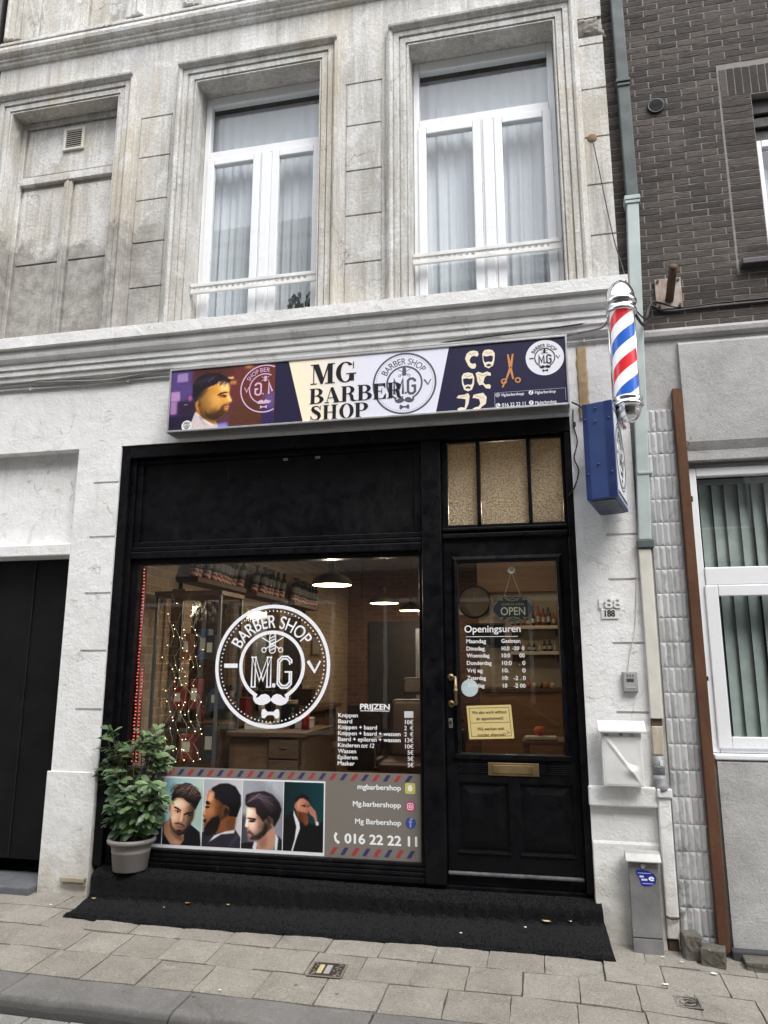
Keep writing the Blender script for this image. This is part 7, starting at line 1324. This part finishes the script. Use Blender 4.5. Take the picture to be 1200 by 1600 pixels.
t = thing('side_table', (-.03, 1.15, FZ), 'small dark table behind the door carrying books and a pumpkin', 'table'); B('table_top', DARKWOOD, t, (-.22, .16, .95, 1.4, 1.08, 1.11), bevel=.004); [B('leg', DARKWOOD, t, (a_ - .02, a_ + .02, b_ - .02, b_ + .02, FZ, 1.079), bevel=.003) for a_ in (-.19, .13) for b_ in (.98, 1.37)]
t = thing('open_book', (-.06, 1.08, 1.11), 'pale open book lying on the small table behind the door', 'book'); B('cover', DARKWOOD, t, (-.20, .06, .97, 1.13, 1.111, 1.118), bevel=.001); B('pages', simple('paper_pages', (.55, .48, .36), .8), t, (-.195, .055, .975, 1.125, 1.119, 1.142), bevel=.003)
t = thing('pumpkin', (-.075, 1.06, 1.143), 'small orange pumpkin on the open book behind the door', 'pumpkin'); P = []; n_, m__ = 40, 16; mb = MB()
for j in range(m__ + 1):
    f_ = math.pi * j / m__
    for i in range(n_): a_ = 2 * math.pi * i / n_; r_ = .052 * math.sin(f_) * (1 - .09 * abs(math.cos(a_ * 5))); P.append((-.075 + r_ * math.cos(a_), 1.06 + r_ * math.sin(a_), 1.143 + .04 - .04 * math.cos(f_) * (1 - .3 * math.exp(-(math.sin(f_) * 4) ** 2))))
mb.add(P, [(j * n_ + i, j * n_ + (i + 1) % n_, (j + 1) * n_ + (i + 1) % n_, (j + 1) * n_ + i) for j in range(m__) for i in range(n_)]); mb.build('rind', simple('pumpkin_orange', (.45, .07, .015), .5), t, smooth=True); MB().tube([(-.075, 1.06, 1.20), (-.07, 1.055, 1.23), (-.06, 1.05, 1.238)], [.009, .006, .005], 8).build('stalk', STEM, t, smooth=True)
t = thing('coffee_counter', (-.3, 3.4, FZ), 'brown counter with cups deep behind the door glass', 'counter'); B('top', WOOD, t, (-.75, .155, 3.15, 3.9, 1.42, 1.46), bevel=.004); B('front', m_wood('counter_front', (.16, .085, .045), (.24, .135, .075)), t, (-.73, .15, 3.18, 3.88, FZ, 1.419), bevel=.003)
for k in range(7): x_ = -.33 + k * .065; t = thing('cup', (x_, 3.3, 1.46), 'pale coffee cup on the counter behind the door', 'cup', 'cups on the counter behind the door'); m = MB(); m.lathe([(0, 0), (.02, 0), (.028, .06), (.025, .06), (.018, .005), (0, .005)], (x_, 3.3, 1.461), 14); m.build('bowl', simple('cup_%d' % (k % 3), ((.5, .42, .3), (.12, .08, .06), (.4, .1, .06))[k % 3], .4), t, smooth=True)
t = thing('reflection_plant', (-1.9, .62, 4.5), 'small dark plant added inside the middle upstairs window, standing in for reflected leaves', 'plant'); lf = MB(); random.seed(3)  # added plant stands in for dark foliage mirrored in the pane
m = MB(); m.lathe([(0, 0), (.07, 0), (.09, .12), (.08, .12), (0, .11)], (-1.93, .30, 4.56), 20); m.build('pot', POTM, t, smooth=True)
for k in range(70): base = Vector((-1.93, .30, 4.72)); d = Vector((random.uniform(-1, 1), random.uniform(-.25, .15), random.uniform(-.6, 1))); leafv(base + d.normalized() * random.uniform(.03, .13), d, random.uniform(.06, .1), Vector((0, -1, .2)))
lf.build('foliage', m_leaf('dark_leaf', (.008, .014, .008), (.022, .034, .02)), t, smooth=True)
# vertical blinds in the neighbour's window, net curtain above
VB = simple('sage_blind_fabric', (.36, .395, .385), .9, var=.15)
t = thing('vertical_blind', (1.9, .3, 1.2), 'grey-green vertical blind in the window of the rendered house', 'blind'); B('head_rail', ALU, t, (1.09, 2.70, .26, .31, 3.0, 3.04), bevel=.003)
m = MB(); k = 0
while 1.10 + k * .088 < 2.7:
    x_ = 1.10 + k * .088; a_ = R(22 + random.uniform(-13, 11)); dx, dy = .05 * math.cos(a_), .05 * math.sin(a_); m.add([(x_ - dx, .285 - dy, 1.2), (x_ + dx, .285 + dy, 1.2), (x_ + dx, .285 + dy, 2.998), (x_ - dx, .285 - dy, 2.998)], [(0, 1, 2, 3)]); k += 1
m.build('slat', VB, t)
curtain(1.78, 3.08, 4.5, 5.55, .33, 'white lace net curtain in the upper brick house window', .06, .02, None, 'net_curtain')
# dark car parked across the street, mirrored in the shop window
CR = thing('parked_car', (-1.5, -6.9, rz(-1.5, -6.9)), 'dark blue hatchback parked across the street, mirrored in the shop window', 'car'); z0 = rz(-1.5, -6.9); cx0 = -3.4
side = [(0, .45), (.05, .72), (.9, .92), (1.6, 1.42), (2.9, 1.46), (3.7, 1.0), (4.0, .9), (4.05, .4), (3.9, .28), (.1, .28)]
m = MB(); m.prism([(cx0 + a, -6.3, z0 + b) for a, b in [(0, .45), (.05, .72), (.9, .92), (3.75, 1.0), (4.0, .9), (4.05, .4), (3.9, .28), (.1, .28)]], (0, 0, 0), (0, -1.7, 0)); m.build('body', simple('car_paint', (.025, .035, .055), .2, .3), CR, bevel=.08, seg=4)
m = MB(); m.prism([(cx0 + a, -6.42, z0 + b) for a, b in [(.95, .93), (1.6, 1.40), (2.9, 1.46), (3.65, 1.0)]], (0, 0, 0), (0, -1.46, 0)); m.build('cabin_glass', simple('car_glass', (.02, .025, .03), .08), CR, bevel=.06, seg=3); B('roof', simple('car_roof', (.025, .035, .055), .25, .3), CR, (cx0 + 1.62, cx0 + 2.95, -7.85, -6.45, z0 + 1.44, z0 + 1.475), bevel=.02)
for xx in (.75, 3.25):
    for yy in (-6.32, -7.98):
        m = MB(); m.lathe([(.18, -.09), (.30, -.1), (.32, -.06), (.32, .06), (.30, .1), (.18, .09)], (0, 0, 0), 32); o = m.build('wheel', simple('tyre', (.02, .02, .02), .8), CR, smooth=True); o.data.transform(Matrix.Translation((cx0 + xx, yy, z0 + .32)) @ Matrix.Rotation(R(90), 4, 'X')); m = MB(); m.lathe([(0, .06), (.05, .07), (.17, .05), (.19, .08)], (0, 0, 0), 32); r_ = m.build('rim', ALU, o, smooth=True); r_.data.transform(Matrix.Translation((cx0 + xx, yy, z0 + .32)) @ Matrix.Rotation(R(-90 if yy < -7 else 90), 4, 'X'))
for xx in (.02, 3.98): B('headlight' if xx < 1 else 'tail_light', simple('lamp_glass_%d' % (xx * 100), (.6, .6, .6) if xx < 1 else (.4, .02, .02), .2), CR, (cx0 + xx - .03, cx0 + xx + .05, -6.5, -6.32, z0 + .62, z0 + .74), bevel=.02)
